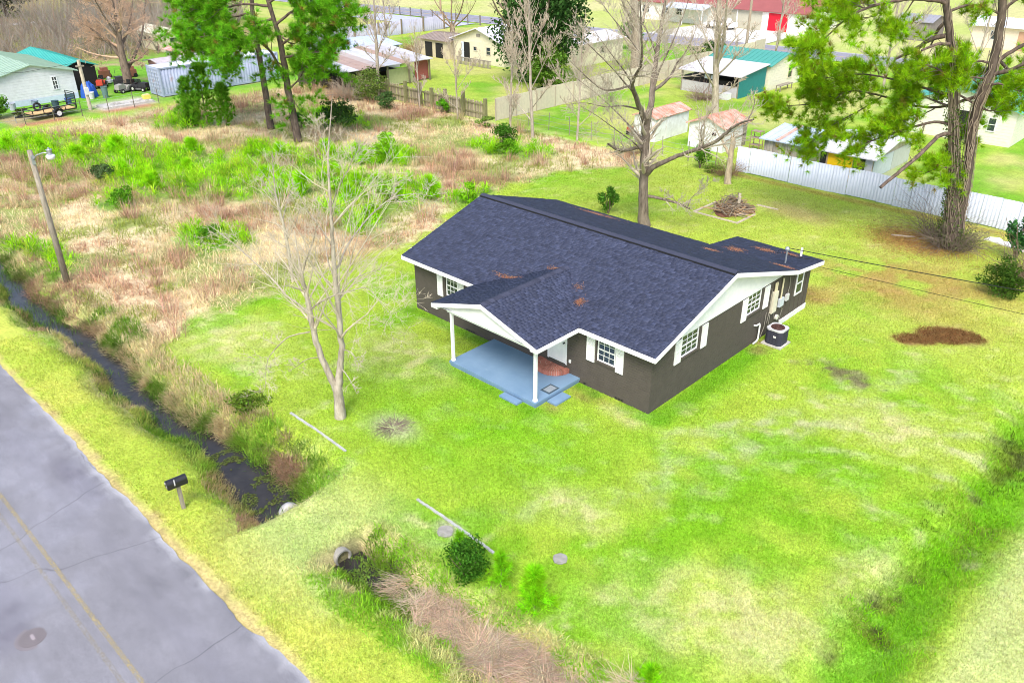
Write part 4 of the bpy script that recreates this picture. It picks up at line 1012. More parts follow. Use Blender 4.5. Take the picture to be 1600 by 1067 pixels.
# ------------------------------------------------------------------ trees
TREES={
 'front':[[(-7.50,-7.37,-0.08,0.206),(-7.47,-7.34,0.95,0.158),(-7.42,-7.29,1.57,0.127),(-7.29,-7.17,2.30,0.099),(-7.25,-7.13,3.25,0.091),(-7.24,-7.11,4.39,0.083),(-7.23,-7.10,5.27,0.079),(-7.20,-7.08,6.12,0.058),(-7.15,-7.03,7.14,0.048),(-7.13,-7.01,7.94,0.041),(-7.09,-6.97,8.89,0.031),(-6.98,-6.87,9.72,0.020),(-6.85,-6.74,10.70,0.008)],
  [(-7.47,-7.34,0.95,0.135),(-7.63,-7.49,1.70,0.114),(-7.77,-7.63,2.31,0.106),(-7.85,-7.71,3.14,0.099),(-7.88,-7.74,3.83,0.095),(-7.90,-7.76,4.40,0.079),(-7.94,-7.79,4.95,0.055),(-7.96,-7.82,5.49,0.041),(-7.98,-7.84,6.02,0.027),(-7.99,-7.84,6.75,0.014)],
  [(-7.90,-7.76,3.95,0.048),(-8.46,-7.81,4.12,0.041),(-9.01,-7.87,4.26,0.038),(-9.54,-7.89,4.60,0.034),(-10.24,-8.09,5.09,0.027),(-10.95,-8.29,5.56,0.020),(-11.65,-8.48,5.94,0.014),(-12.35,-8.67,6.20,0.005)],
  [(-7.23,-7.11,5.38,0.041),(-7.37,-6.81,5.46,0.038),(-7.44,-6.45,5.93,0.034),(-7.51,-6.08,6.18,0.031),(-7.39,-5.54,6.70,0.024),(-7.07,-4.79,7.28,0.018),(-6.75,-4.06,7.28,0.010),(-6.55,-3.43,7.05,0.004)],
  [(-7.07,-4.79,7.28,0.014),(-6.94,-4.65,7.73,0.011),(-6.58,-4.28,7.93,0.004)],
  [(-7.12,-7.00,7.54,0.027),(-6.71,-6.93,8.20,0.024),(-6.28,-6.83,8.80,0.019),(-5.93,-6.81,9.26,0.014),(-5.43,-6.65,9.77,0.005)],
  [(-7.89,-7.74,4.08,0.034),(-7.32,-7.69,4.52,0.031),(-6.70,-7.59,4.90,0.027),(-6.04,-7.44,5.21,0.020),(-5.32,-7.24,5.54,0.015),(-4.72,-7.17,5.02,0.011),(-4.29,-7.24,4.92,0.008),(-3.61,-7.09,5.46,0.004)],
  [(-7.96,-7.81,3.30,0.031),(-8.38,-8.36,3.20,0.024),(-8.63,-8.74,2.79,0.019),(-8.76,-9.00,2.49,0.014),(-8.80,-9.18,1.83,0.008),(-8.74,-9.26,1.27,0.004)],
  [(-7.77,-7.63,2.36,0.024),(-8.05,-7.98,2.35,0.019),(-8.33,-8.34,2.02,0.011),(-8.43,-8.53,1.94,0.004)],
  [(-7.28,-7.15,2.66,0.024),(-6.81,-7.06,2.68,0.018),(-6.47,-7.09,2.40,0.011),(-6.12,-7.11,2.39,0.004)],
  [(-7.33,-7.21,1.94,0.024),(-6.95,-7.20,1.73,0.018),(-6.63,-7.26,1.52,0.011),(-6.35,-7.35,1.39,0.004)],
  [(-7.08,-6.96,8.89,0.020),(-7.79,-6.67,9.55,0.012),(-8.48,-6.36,9.95,0.004)],
  [(-7.19,-7.07,6.22,0.031),(-7.62,-7.22,6.88,0.024),(-7.98,-7.32,7.22,0.018),(-8.30,-7.37,7.77,0.007)],
  [(-7.95,-7.81,5.28,0.034),(-7.52,-7.80,6.03,0.027),(-7.04,-7.74,6.76,0.018),(-6.69,-7.82,7.46,0.007)],
  [(-7.24,-7.11,4.39,0.031),(-6.87,-6.86,5.08,0.020),(-6.36,-6.46,5.43,0.014),(-5.87,-6.09,5.57,0.005)]],
 'field':[[(-18.50,-2.16,-0.06,0.089),(-18.50,-2.16,1.28,0.076),(-18.50,-2.16,2.36,0.069),(-18.60,-2.26,3.42,0.055),(-18.65,-2.31,4.30,0.038),(-18.62,-2.28,5.16,0.024),(-18.56,-2.22,6.14,0.008)],
  [(-18.56,-2.22,2.97,0.034),(-18.94,-1.56,3.76,0.024),(-19.32,-0.90,4.28,0.008)],
  [(-18.65,-2.30,3.95,0.034),(-19.35,-2.34,4.45,0.024),(-19.97,-2.30,4.75,0.008)],
  [(-18.49,-2.15,1.59,0.034),(-19.29,-2.31,1.89,0.024),(-20.20,-2.57,2.04,0.008)],
  [(-18.49,-2.15,2.06,0.027),(-18.00,-1.90,2.87,0.020),(-17.62,-1.75,3.82,0.007)],
  [(-18.60,-2.26,3.42,0.027),(-18.90,-2.56,3.78,0.020),(-19.39,-3.05,3.87,0.007)]],
 'big':[[(-11.03,15.14,-0.15,0.383),(-11.12,15.05,0.62,0.289),(-11.18,14.99,1.87,0.255),(-11.22,14.95,3.19,0.238),(-11.23,14.94,4.27,0.230),(-11.27,14.91,5.42,0.230),(-11.22,14.95,5.84,0.212)],
  [(-11.25,14.92,5.52,0.170),(-11.35,15.35,6.30,0.162),(-11.55,15.66,7.03,0.153),(-11.74,16.00,7.75,0.136),(-11.91,16.35,8.62,0.119),(-12.04,16.73,9.65,0.102),(-12.18,17.12,10.67,0.085),(-12.33,17.49,12.26,0.070),(-12.53,17.81,13.97,0.030)],
  [(-11.27,14.91,5.42,0.153),(-11.11,14.08,6.38,0.136),(-10.88,13.31,7.15,0.119),(-10.64,12.55,7.80,0.102),(-10.11,12.08,8.31,0.090),(-9.54,11.64,8.77,0.070),(-9.07,11.11,9.39,0.055),(-8.75,10.44,10.55,0.040),(-8.44,9.76,11.88,0.025),(-8.13,9.07,13.36,0.010)],
  [(-10.64,12.55,7.77,0.060),(-11.14,12.18,7.58,0.050),(-11.63,11.83,7.48,0.040),(-12.25,11.35,8.00,0.030),(-12.97,10.76,8.87,0.012)],
  [(-10.51,12.40,7.93,0.050),(-10.54,11.78,8.58,0.035),(-10.73,11.00,9.36,0.022),(-11.02,10.13,10.38,0.010)],
  [(-11.50,15.64,6.97,0.085),(-11.38,16.29,7.21,0.090),(-11.37,16.82,7.43,0.080),(-11.44,17.29,7.71,0.060),(-11.54,17.72,8.09,0.050),(-11.49,18.30,8.44,0.035),(-11.50,18.82,9.02,0.020),(-11.53,19.33,9.76,0.008)],
  [(-11.18,14.99,2.74,0.162),(-10.62,14.87,3.32,0.136),(-9.89,14.91,3.79,0.119),(-9.07,15.04,4.25,0.102),(-8.37,15.06,4.60,0.093),(-7.68,15.06,4.95,0.085),(-7.08,14.98,5.32,0.090),(-6.58,14.80,5.80,0.075),(-6.05,14.64,6.30,0.060),(-5.51,14.50,6.56,0.045),(-5.02,14.32,6.76,0.035)],
  [(-5.38,14.44,6.59,0.035),(-5.34,14.88,7.25,0.025),(-5.64,14.98,8.04,0.010)],
  [(-7.91,15.03,4.85,0.045),(-8.31,15.31,5.51,0.035),(-8.41,15.89,6.02,0.025),(-8.32,16.64,6.54,0.010)],
  [(-11.15,15.03,1.66,0.090),(-10.38,15.36,1.61,0.078),(-9.73,15.59,1.52,0.065),(-9.19,15.70,1.44,0.055),(-8.71,15.76,1.30,0.045)],
  [(-8.86,15.74,1.37,0.030),(-9.00,16.26,1.77,0.020),(-8.69,17.22,2.24,0.012),(-8.65,17.92,2.51,0.005)],
  [(-9.36,15.65,1.49,0.025),(-9.96,15.60,1.82,0.018),(-10.51,15.59,2.01,0.008)],
  [(-11.28,14.90,4.27,0.093),(-11.43,14.21,4.31,0.085),(-11.55,13.56,4.28,0.090),(-11.68,12.90,4.52,0.070),(-11.68,12.36,4.85,0.050)],
  [(-11.27,14.90,4.53,0.060),(-12.11,14.75,5.21,0.045),(-13.02,14.52,5.97,0.032),(-14.05,14.17,6.75,0.020),(-15.33,13.58,7.64,0.008)],
  [(-11.26,14.91,3.93,0.050),(-11.15,13.78,4.77,0.040),(-11.22,12.47,5.54,0.028),(-11.37,11.08,6.46,0.015),(-11.47,9.74,7.17,0.006)],
  [(-11.47,15.52,6.74,0.070),(-11.27,15.73,7.99,0.050),(-10.89,16.11,9.21,0.035),(-10.54,16.46,10.69,0.020),(-10.31,16.70,12.11,0.008)],
  [(-11.91,16.35,8.62,0.060),(-12.26,15.79,9.87,0.040),(-12.79,15.06,10.93,0.025),(-13.30,14.34,12.11,0.010)],
  [(-11.10,14.08,6.32,0.050),(-11.38,13.10,6.65,0.040),(-11.75,12.04,6.67,0.030),(-12.11,10.99,7.03,0.015),(-12.54,9.86,7.00,0.006)],
  [(-10.88,13.31,7.15,0.050),(-11.37,12.16,8.44,0.035),(-11.86,11.01,9.53,0.025),(-12.30,9.90,10.43,0.010)],
  [(-9.07,11.11,9.39,0.040),(-10.07,11.24,10.22,0.030),(-11.21,11.24,11.07,0.020),(-12.25,11.32,12.07,0.008)]],
 'thin':[[(-27.63,24.19,-0.09,0.130),(-27.72,24.11,3.23,0.110),(-27.79,24.04,5.44,0.095),(-27.83,24.00,7.58,0.075),(-27.87,23.96,9.63,0.050),(-27.87,23.96,11.23,0.020)],
  [(-27.72,24.11,3.23,0.050),(-27.90,23.30,4.87,0.040),(-27.96,22.59,6.03,0.030),(-27.89,22.02,7.35,0.012)],
  [(-27.72,24.11,3.68,0.050),(-26.49,23.94,5.39,0.040),(-25.47,23.57,6.80,0.025),(-24.60,23.05,8.34,0.010)],
  [(-27.79,24.04,5.44,0.045),(-28.75,24.00,7.07,0.030),(-29.42,24.25,8.68,0.012)],
  [(-27.79,24.04,5.88,0.040),(-27.14,24.43,7.59,0.030),(-26.73,24.59,9.26,0.012)],
  [(-27.67,24.15,1.41,0.050),(-28.81,23.92,2.43,0.035),(-29.74,23.89,3.45,0.020),(-30.68,23.85,3.88,0.010)],
  [(-27.68,24.15,2.33,0.040),(-26.66,24.30,3.57,0.030),(-25.68,24.41,4.56,0.012)]],
 'slim':[[(-48.37,26.08,-0.17,0.170),(-48.30,26.14,2.35,0.150),(-48.25,26.19,4.53,0.130),(-48.24,26.21,6.12,0.100),(-48.19,26.25,8.19,0.070),(-48.11,26.33,10.21,0.030)],
  [(-48.26,26.18,3.72,0.060),(-47.26,26.35,5.40,0.040),(-46.25,26.55,7.03,0.015)],
  [(-48.25,26.19,4.53,0.060),(-49.45,26.35,6.01,0.040),(-50.53,26.63,7.49,0.015)],
  [(-48.30,26.14,2.35,0.050),(-47.64,26.81,3.44,0.035),(-46.99,27.45,4.25,0.015)],
  [(-48.27,26.17,2.90,0.050),(-49.03,25.46,4.00,0.035),(-49.62,24.91,4.54,0.015)]],
 'pale':[[(-22.42,40.87,-0.10,0.300),(-22.59,40.71,2.47,0.270),(-22.72,40.58,4.96,0.240),(-22.80,40.50,6.88,0.200),(-22.89,40.42,8.75,0.160),(-23.01,40.31,11.02,0.080)],
  [(-22.63,40.67,3.48,0.120),(-21.85,39.97,5.59,0.110),(-21.33,39.02,7.60,0.090),(-20.87,38.00,9.93,0.050)],
  [(-22.55,40.75,1.96,0.090),(-22.64,38.81,3.71,0.060),(-22.55,37.04,5.14,0.030),(-22.26,35.46,6.49,0.012)],
  [(-22.68,40.62,4.47,0.090),(-24.29,41.00,5.99,0.060),(-25.54,41.72,7.53,0.030),(-26.59,42.64,8.85,0.012)],
  [(-22.59,40.70,2.98,0.090),(-21.09,40.40,4.42,0.060),(-19.85,39.85,5.80,0.030),(-18.84,39.08,7.34,0.012)],
  [(-22.80,40.50,6.88,0.080),(-22.58,42.09,7.95,0.050),(-22.63,43.40,9.03,0.020)],
  [(-22.54,40.75,1.45,0.060),(-21.55,41.24,2.02,0.040),(-20.54,41.75,3.09,0.015)]],
 'willow':[[(-68.80,12.13,-0.12,0.500),(-68.76,12.17,1.47,0.400),(-68.83,12.11,2.63,0.360),(-68.81,12.13,3.78,0.300),(-68.70,12.23,5.18,0.220),(-68.68,12.25,6.57,0.140),(-68.66,12.27,7.92,0.080),(-68.55,12.37,9.26,0.030)],
  [(-68.78,12.16,1.65,0.200),(-69.48,13.69,2.96,0.150),(-70.37,15.05,4.47,0.100),(-71.46,16.21,6.31,0.050),(-72.68,17.25,7.89,0.020)],
  [(-68.83,12.11,2.63,0.200),(-69.06,11.51,3.99,0.150),(-69.47,10.74,4.98,0.100),(-69.88,9.97,5.85,0.050),(-70.26,9.23,6.16,0.020)],
  [(-68.81,12.13,3.78,0.160),(-69.46,13.60,5.27,0.110),(-70.53,14.66,6.79,0.060),(-71.67,15.64,8.34,0.020)],
  [(-68.82,12.12,3.21,0.150),(-69.82,11.35,4.50,0.100),(-70.82,10.58,4.49,0.060),(-72.07,9.58,3.91,0.020)],
  [(-68.75,12.18,4.62,0.130),(-68.44,11.24,6.40,0.090),(-67.89,10.52,7.84,0.050),(-67.14,10.00,9.22,0.020)],
  [(-68.79,12.15,2.35,0.120),(-68.44,13.32,2.53,0.080),(-68.14,14.43,3.42,0.030)],
  [(-68.70,12.23,5.18,0.100),(-69.71,12.15,6.77,0.060),(-70.60,12.19,8.35,0.020)]],
 'vase':[[(-72.88,57.65,-0.08,0.400),(-72.97,57.57,1.21,0.300)],
  [(-72.97,57.57,1.05,0.150),(-74.12,57.42,2.33,0.100),(-75.51,57.04,3.85,0.060),(-76.69,56.87,6.15,0.020)],
  [(-72.97,57.57,1.05,0.140),(-72.87,57.46,2.82,0.100),(-72.64,57.48,5.17,0.050),(-72.46,57.45,7.47,0.020)],
  [(-72.91,57.63,1.05,0.140),(-71.44,57.62,2.75,0.100),(-70.22,57.36,4.56,0.060),(-69.12,57.00,6.91,0.020)],
  [(-72.98,57.56,0.89,0.120),(-74.39,56.84,1.96,0.080),(-75.68,56.23,3.11,0.030)],
  [(-72.85,57.68,0.89,0.120),(-70.58,57.94,2.32,0.080),(-68.81,57.71,3.86,0.040),(-67.18,57.34,5.87,0.015)]],
 'stout':[[(-67.18,62.74,-0.24,0.550),(-67.29,62.63,1.61,0.420),(-67.58,62.35,3.58,0.320),(-67.86,62.08,6.67,0.200)],
  [(-67.29,62.63,1.61,0.200),(-67.06,64.00,3.49,0.140),(-67.20,65.01,5.76,0.060)],
  [(-67.47,62.46,2.80,0.180),(-68.88,61.87,4.31,0.120),(-69.86,61.71,6.60,0.050)],
  [(-67.23,62.69,1.21,0.120),(-67.90,61.45,2.69,0.080),(-68.49,60.29,4.07,0.030)]],
 'grey':[[(-38.18,51.22,-0.19,0.600),(-38.22,51.18,1.57,0.500),(-38.26,51.14,3.43,0.460),(-38.39,51.01,5.24,0.420),(-38.61,50.80,7.02,0.360),(-38.84,50.58,9.90,0.200)],
  [(-38.26,51.14,3.43,0.200),(-38.44,52.40,5.11,0.150),(-38.81,53.47,6.81,0.100),(-39.37,54.37,8.51,0.040)],
  [(-38.36,51.04,4.64,0.180),(-38.59,49.25,6.55,0.120),(-38.42,47.83,8.38,0.050)],
  [(-38.23,51.17,1.88,0.150),(-38.92,50.00,3.48,0.100),(-39.36,49.07,5.04,0.040)]],
 'stump':[[(-11.65,24.77,-0.04,0.240),(-11.68,24.74,1.01,0.180),(-11.67,24.74,1.89,0.160),(-11.62,24.79,2.60,0.170),(-11.71,24.71,2.91,0.120)],
  [(-11.68,24.73,1.69,0.100),(-12.15,24.70,2.29,0.080),(-12.44,24.83,2.60,0.060)]],
}
PINES={
 'pair':([[(2.24,22.98,-0.14,0.432),(1.98,22.73,1.29,0.331),(1.79,22.54,2.61,0.274),(1.68,22.44,3.58,0.216),(1.45,22.22,4.83,0.194),(1.08,21.86,6.64,0.180),(0.82,21.60,8.08,0.173),(0.55,21.34,9.34,0.173),(0.21,21.01,10.56,0.158),(-0.06,20.75,11.61,0.144),(-0.41,20.41,13.13,0.108),(-0.79,20.04,15.07,0.058)],
  [(2.27,23.00,0.62,0.259),(2.14,22.88,2.29,0.245),(2.10,22.84,3.26,0.238),(1.99,22.74,4.52,0.223),(1.82,22.57,6.04,0.209),(1.79,22.54,7.07,0.202),(1.90,22.65,7.93,0.194),(1.96,22.70,8.92,0.187),(1.91,22.65,10.01,0.180),(1.81,22.57,11.08,0.173),(1.48,22.24,13.12,0.144),(1.17,21.94,15.06,0.072)]],
 [[(-0.03,20.78,11.46,0.100),(-0.37,20.25,11.63,0.090),(-0.93,19.50,11.70,0.080),(-1.55,18.69,11.62,0.070),(-2.16,17.90,11.43,0.060),(-2.64,17.23,11.07,0.050),(-2.92,16.75,10.70,0.040),(-3.19,16.28,10.20,0.030),(-3.57,15.70,9.83,0.020),(-3.97,15.12,9.51,0.010)],
  [(-1.55,18.69,11.62,0.040),(-2.07,18.57,10.99,0.030),(-2.66,18.38,10.83,0.020),(-3.55,17.91,11.20,0.015),(-4.26,17.60,11.05,0.010)],
  [(-0.93,19.50,11.70,0.040),(-1.17,19.41,11.12,0.030),(-1.45,19.29,10.71,0.020),(-1.64,19.27,10.30,0.010)],
  [(1.77,22.52,7.50,0.090),(0.97,22.73,7.07,0.070),(-0.07,22.70,6.62,0.060),(-1.23,22.57,6.63,0.050),(-2.46,22.36,6.95,0.050),(-3.93,21.92,7.13,0.045),(-4.86,22.00,6.61,0.035),(-6.06,21.82,6.05,0.025),(-7.35,21.56,5.90,0.015),(-8.04,21.87,5.69,0.008)],
  [(0.92,21.70,7.51,0.080),(-0.31,21.91,7.61,0.060),(-1.83,21.84,7.86,0.050),(-3.37,21.74,7.99,0.040),(-4.90,21.66,7.66,0.025),(-6.24,21.77,7.17,0.012)],
  [(1.16,21.93,6.19,0.080),(0.38,21.66,6.26,0.070),(-0.35,21.44,5.94,0.060),(-1.30,21.00,5.50,0.050),(-2.25,20.56,4.95,0.035),(-3.01,20.31,4.45,0.015)],
  [(-2.46,22.36,6.95,0.040),(-3.47,22.12,6.06,0.030),(-4.54,21.84,5.29,0.020),(-5.38,21.77,4.33,0.015),(-5.97,21.94,3.51,0.008)],
  [(1.53,22.29,4.15,0.060),(1.28,21.70,4.22,0.050),(1.04,21.12,4.21,0.040),(0.77,20.50,4.07,0.020)],
  [(1.98,22.72,4.36,0.050),(1.65,22.60,4.48,0.040),(1.41,22.56,4.06,0.030),(1.18,22.53,3.45,0.015)],
  [(2.10,22.84,9.05,0.080),(2.51,23.85,8.41,0.070),(2.85,24.79,8.19,0.050),(3.64,26.16,7.95,0.030)],
  [(1.81,22.57,11.08,0.080),(2.05,22.62,11.48,0.060),(2.43,22.82,11.75,0.040),(3.18,23.37,12.13,0.020)],
  [(1.84,22.59,10.94,0.060),(1.45,22.28,11.20,0.050),(1.03,21.93,11.20,0.020)],
  [(0.82,21.60,8.08,0.070),(0.31,21.08,8.65,0.050),(-0.25,20.50,8.94,0.035),(-0.74,20.00,8.81,0.015)],
  [(1.03,21.81,6.93,0.070),(0.26,21.85,7.10,0.050),(-0.52,21.88,7.29,0.030),(-1.40,21.82,7.32,0.015)],
  [(-0.07,22.70,6.62,0.040),(-0.58,21.88,6.23,0.030),(-1.13,21.00,6.14,0.020),(-1.55,20.26,5.90,0.010)],
  [(-3.93,21.92,7.13,0.030),(-4.41,21.31,7.62,0.020),(-4.95,20.64,7.79,0.015),(-5.48,19.98,7.88,0.008)],
  [(1.90,22.65,7.93,0.070),(2.44,22.44,8.17,0.050),(3.15,22.39,7.99,0.030),(3.86,22.34,7.82,0.020)],
  [(1.79,22.54,7.07,0.060),(2.25,22.90,6.79,0.040),(2.56,23.12,6.94,0.020)],
  [(1.96,22.70,8.92,0.060),(1.44,22.37,9.04,0.050),(1.01,22.12,8.88,0.030),(0.54,21.84,8.92,0.015)],
  [(1.79,22.54,7.07,0.060),(0.94,22.61,7.38,0.050),(-0.01,22.59,7.78,0.040),(-0.97,22.56,8.17,0.020)],
  [(0.73,21.51,8.59,0.060),(1.23,22.83,8.19,0.050),(1.74,24.16,7.31,0.035),(2.23,25.47,6.67,0.015)],
  [(1.97,22.72,8.22,0.050),(1.36,21.80,8.40,0.040),(0.80,20.93,8.51,0.020)],
  [(1.11,21.88,6.49,0.050),(1.38,22.77,5.93,0.040),(1.28,23.29,5.05,0.020)]],
 [[(1.21,21.98,5.80,0.100),(0.87,20.97,5.81,0.095),(0.63,20.06,5.11,0.090),(0.28,19.04,4.50,0.085),(-0.14,17.96,3.81,0.075)],
  [(0.38,21.18,10.16,0.110),(-0.40,21.05,9.96,0.100),(-1.09,21.01,9.29,0.080),(-1.74,21.01,8.94,0.050)],
  [(0.48,21.27,9.75,0.080),(0.12,20.41,9.86,0.070),(-0.21,19.57,9.60,0.050)],
  [(1.96,22.70,8.92,0.100),(2.39,22.93,9.35,0.090),(2.86,23.18,9.78,0.080),(3.59,23.69,10.32,0.060)],
  [(1.97,22.72,8.41,0.100),(2.66,22.59,8.68,0.090),(3.34,22.46,9.15,0.070)],
  [(0.16,20.97,10.83,0.090),(-0.28,21.07,10.24,0.070),(-0.46,21.42,9.64,0.040)],
  [(0.14,20.95,11.14,0.070),(0.50,21.82,11.36,0.060),(0.91,22.73,11.26,0.050)]]),
 'left':([[(-40.07,12.19,-0.14,0.302),(-40.17,12.09,1.96,0.259),(-40.26,12.00,3.78,0.238),(-40.29,11.98,5.54,0.216),(-40.33,11.94,7.04,0.187),(-40.50,11.77,8.50,0.144),(-40.69,11.59,9.73,0.160),(-40.62,11.66,12.10,0.100)]],
 [[(-40.29,11.98,6.82,0.100),(-38.51,12.52,7.77,0.080),(-36.78,13.02,8.68,0.050),(-34.79,13.77,9.55,0.020)],
  [(-40.48,11.79,8.09,0.100),(-39.49,12.85,9.10,0.080),(-38.23,14.16,9.70,0.050),(-36.70,15.73,9.88,0.020)],
  [(-40.31,11.96,5.97,0.100),(-38.83,12.76,6.24,0.070),(-37.46,13.45,6.52,0.050),(-36.23,14.02,7.41,0.020)],
  [(-40.27,12.00,4.75,0.090),(-39.12,13.08,5.31,0.060),(-38.17,13.98,5.61,0.020)],
  [(-40.26,12.00,3.78,0.080),(-39.68,12.68,4.42,0.050),(-39.19,13.29,5.71,0.020)],
  [(-40.24,12.02,3.33,0.070),(-39.72,12.16,2.93,0.050),(-39.77,11.74,2.44,0.020)],
  [(-40.56,11.71,8.50,0.100),(-42.51,10.98,7.99,0.070),(-44.63,10.09,7.47,0.050),(-46.79,9.16,6.94,0.030),(-48.66,8.50,6.39,0.010)],
  [(-40.67,11.61,9.32,0.100),(-41.33,10.10,9.59,0.070),(-42.38,8.22,9.07,0.050),(-43.26,6.50,9.54,0.020)],
  [(-40.74,11.54,10.13,0.100),(-42.29,9.79,10.16,0.070),(-43.95,7.92,10.39,0.030)],
  [(-40.27,11.99,4.00,0.120),(-40.12,11.06,6.52,0.090),(-40.13,9.97,7.38,0.070),(-40.39,8.65,7.17,0.050),(-40.71,7.25,6.27,0.020)],
  [(-40.64,11.63,9.52,0.090),(-38.62,12.00,10.42,0.060),(-36.39,12.57,10.89,0.030)],
  [(-40.35,11.91,7.46,0.070),(-39.52,12.27,6.87,0.050),(-38.74,12.57,7.12,0.020)],
  [(-40.31,11.96,5.32,0.060),(-40.63,11.51,5.77,0.040),(-40.78,11.24,5.14,0.020)]],
 [[(-40.13,9.97,7.38,0.040),(-40.96,9.81,7.82,0.030),(-42.04,9.41,7.56,0.010)]]),
 'back':([[(-45.01,12.91,-0.15,0.288),(-45.03,12.89,2.06,0.245),(-45.04,12.89,3.96,0.216),(-45.08,12.85,5.81,0.202),(-45.10,12.82,7.17,0.187),(-45.10,12.83,8.71,0.158),(-45.01,12.91,10.64,0.150),(-44.84,13.07,12.72,0.070)]],
 [[(-45.12,12.81,6.72,0.090),(-46.82,12.23,6.85,0.060),(-48.64,11.54,6.30,0.040),(-50.48,10.83,5.26,0.020)],
  [(-45.09,12.84,8.49,0.090),(-46.60,11.29,8.07,0.060),(-48.29,9.57,7.65,0.030)],
  [(-45.11,12.82,7.39,0.080),(-46.10,11.70,5.61,0.050),(-47.01,10.67,4.95,0.020)],
  [(-45.04,12.88,9.79,0.080),(-47.26,11.50,9.97,0.050),(-49.53,10.07,9.50,0.020)]],
 [[(-45.12,12.80,6.04,0.050),(-45.97,12.42,6.23,0.030),(-46.63,12.22,5.96,0.010)]]),
}

def smooth_path(L, per=4):
    L = np.array(L, float); n = len(L)
    if n < 3: per = max(per, 3)
    t = np.arange(n); tt = np.linspace(0, n - 1, (n - 1) * per + 1)
    out = np.stack([np.interp(tt, t, L[:, k]) for k in range(4)], -1)
    if n > 2:
        for _ in range(2):
            out[1:-1, :3] = .25 * out[:-2, :3] + .5 * out[1:-1, :3] + .25 * out[2:, :3]
    w = rng.normal(size=(len(out), 3)); w[0] = 0
    out[:, :3] += w * np.minimum(out[:, 3:4] * .15, .012)
    return out

def sprout(path, nb, ratio, up, spread, rmin, t0=.25, fixed=None, seg=5, wig=.12):
    res = []
    P = path[:, :3]; seglen = np.linalg.norm(np.diff(P, axis=0), axis=1); tot = seglen.sum()
    for _ in range(nb):
        t = rng.uniform(t0, .97); i = min(int(t * (len(P) - 1)), len(P) - 2)
        T = P[i + 1] - P[i]; T /= np.linalg.norm(T) + 1e-9
        rd = rng.normal(size=3); rd -= rd @ T * T; rd /= np.linalg.norm(rd) + 1e-9
        d = T * rng.uniform(.4, 1.0) + rd * spread * rng.uniform(.6, 1.2) + np.array((0, 0, up))
        d /= np.linalg.norm(d)
        ln = (fixed if fixed else tot * ratio * (1.15 - .7 * t)) * rng.uniform(.6, 1.25)
        q = [P[i]]; rr = max(rmin, path[i, 3] * rng.uniform(.35, .55)); rl = [rr]
        for s in range(seg):
            d = d + rng.normal(size=3) * wig + np.array((0, 0, up * .12)); d /= np.linalg.norm(d)
            q.append(q[-1] + d * ln / seg); rl.append(max(rmin * .5, rr * (1 - (s + 1) / (seg + .3))))
        res.append(np.concatenate([np.array(q), np.array(rl)[:, None]], 1))
    return res

def tubes_mesh(name, paths, base, sides=lambda r: 8, col=(1, 1, 1), smooth=True):
    parts = []
    for p in paths:
        n = sides(p[0, 3]); parts.append(tube_np(p[:, :3] - base, p[:, 3], n))
    V, F = merge_np(parts)
    return mesh_np(name, V, F, np.tile(np.array(col), (len(V), 1)), smooth)
SD = lambda r: 10 if r > .2 else 7 if r > .08 else 5 if r > .04 else 3

def bare_tree(key, name, label, mat, nmain, lv, up=.35, col=(1, 1, 1), tcol=(1, 1, 1), group=None, rmin=.006, ratio=(.45, .5, .5), spread=.9, flare=True):
    paths = [smooth_path(l) for l in TREES[key]]
    base = paths[0][0, :3].copy(); base[2] = 0
    root = thing(name, label, 'tree', tuple(base), 0, group)
    link('trunk', tubes_mesh('trunk', paths[:nmain], base, SD, col), mat, root)
    limbs = paths[nmain:]
    if limbs: link('limbs', tubes_mesh('limbs', limbs, base, SD, col), mat, root)
    cur = paths; tw = []
    for k, nb in enumerate(lv):
        nxt = []
        for p in cur:
            L = np.linalg.norm(np.diff(p[:, :3], axis=0), axis=1).sum()
            m = max(1, int(round(nb * (min(1.6, L / 2.0) if k == 0 else 1))))
            nxt += sprout(p, m, ratio[min(k, 2)], up, spread, rmin, .3 if k == 0 else .2, None, 5 if k == 0 else 4 if k == 1 else 3)
        tw += nxt; cur = nxt
    if tw: link('crown', tubes_mesh('crown', tw, base, SD, tcol), M['twig'], root)
    return root
bare_tree('front', 'bare_tree', 'bare pale forked tree standing on the front lawn beside the ditch', M['bark_pale'], 2, (11, 6, 3), .22, (1.2, 1.18, 1.12), (1.7, 1.65, 1.5), rmin=.0065, ratio=(.44, .58, .55))
bare_tree('field', 'bare_tree', 'small bare grey tree at the edge of the rough field', M['bark_pale'], 1, (11, 6, 3), .35, (1.2, 1.18, 1.12), (1.7, 1.65, 1.5), rmin=.008, ratio=(.4, .5, .5))
bare_tree('big', 'bare_tree', 'big bare tree with one long low limb right behind the house', M['bark_grey'], 1, (12, 7, 3), .28, (1.0, .96, .9), (1.45, 1.4, 1.3), rmin=.010, ratio=(.42, .5, .45))
TT = bare_tree('thin', 'bare_tree', 'slender pale bare tree in front of the beige fence', M['bark_pale'], 1, (9, 5, 3), .6, (1.2, 1.15, 1.1), (1.6, 1.5, 1.4), rmin=.018, ratio=(.4, .5, .5), spread=.7)
bare_tree('slim', 'bare_tree', 'slim bare tree rising in front of the rusty tin roof', M['bark_pale'], 1, (9, 5, 3), .5, (1.1, 1.05, .98), (1.4, 1.32, 1.2), rmin=.02, ratio=(.4, .5, .5))
bare_tree('pale', 'bare_tree', 'pale double stemmed bare tree behind the two white sheds', M['bark_pale'], 1, (9, 5, 3), .5, (1.25, 1.2, 1.1), (1.6, 1.5, 1.4), rmin=.02, ratio=(.42, .5, .5))
bare_tree('willow', 'willow_tree', 'reddish brown willow with a dense haze of bare twigs beside the container', M['bark_grey'], 1, (9, 7, 6), .05, (1, .9, .8), (1.65, 1.25, 1.02), rmin=.02, ratio=(.5, .55, .6), spread=1.0)
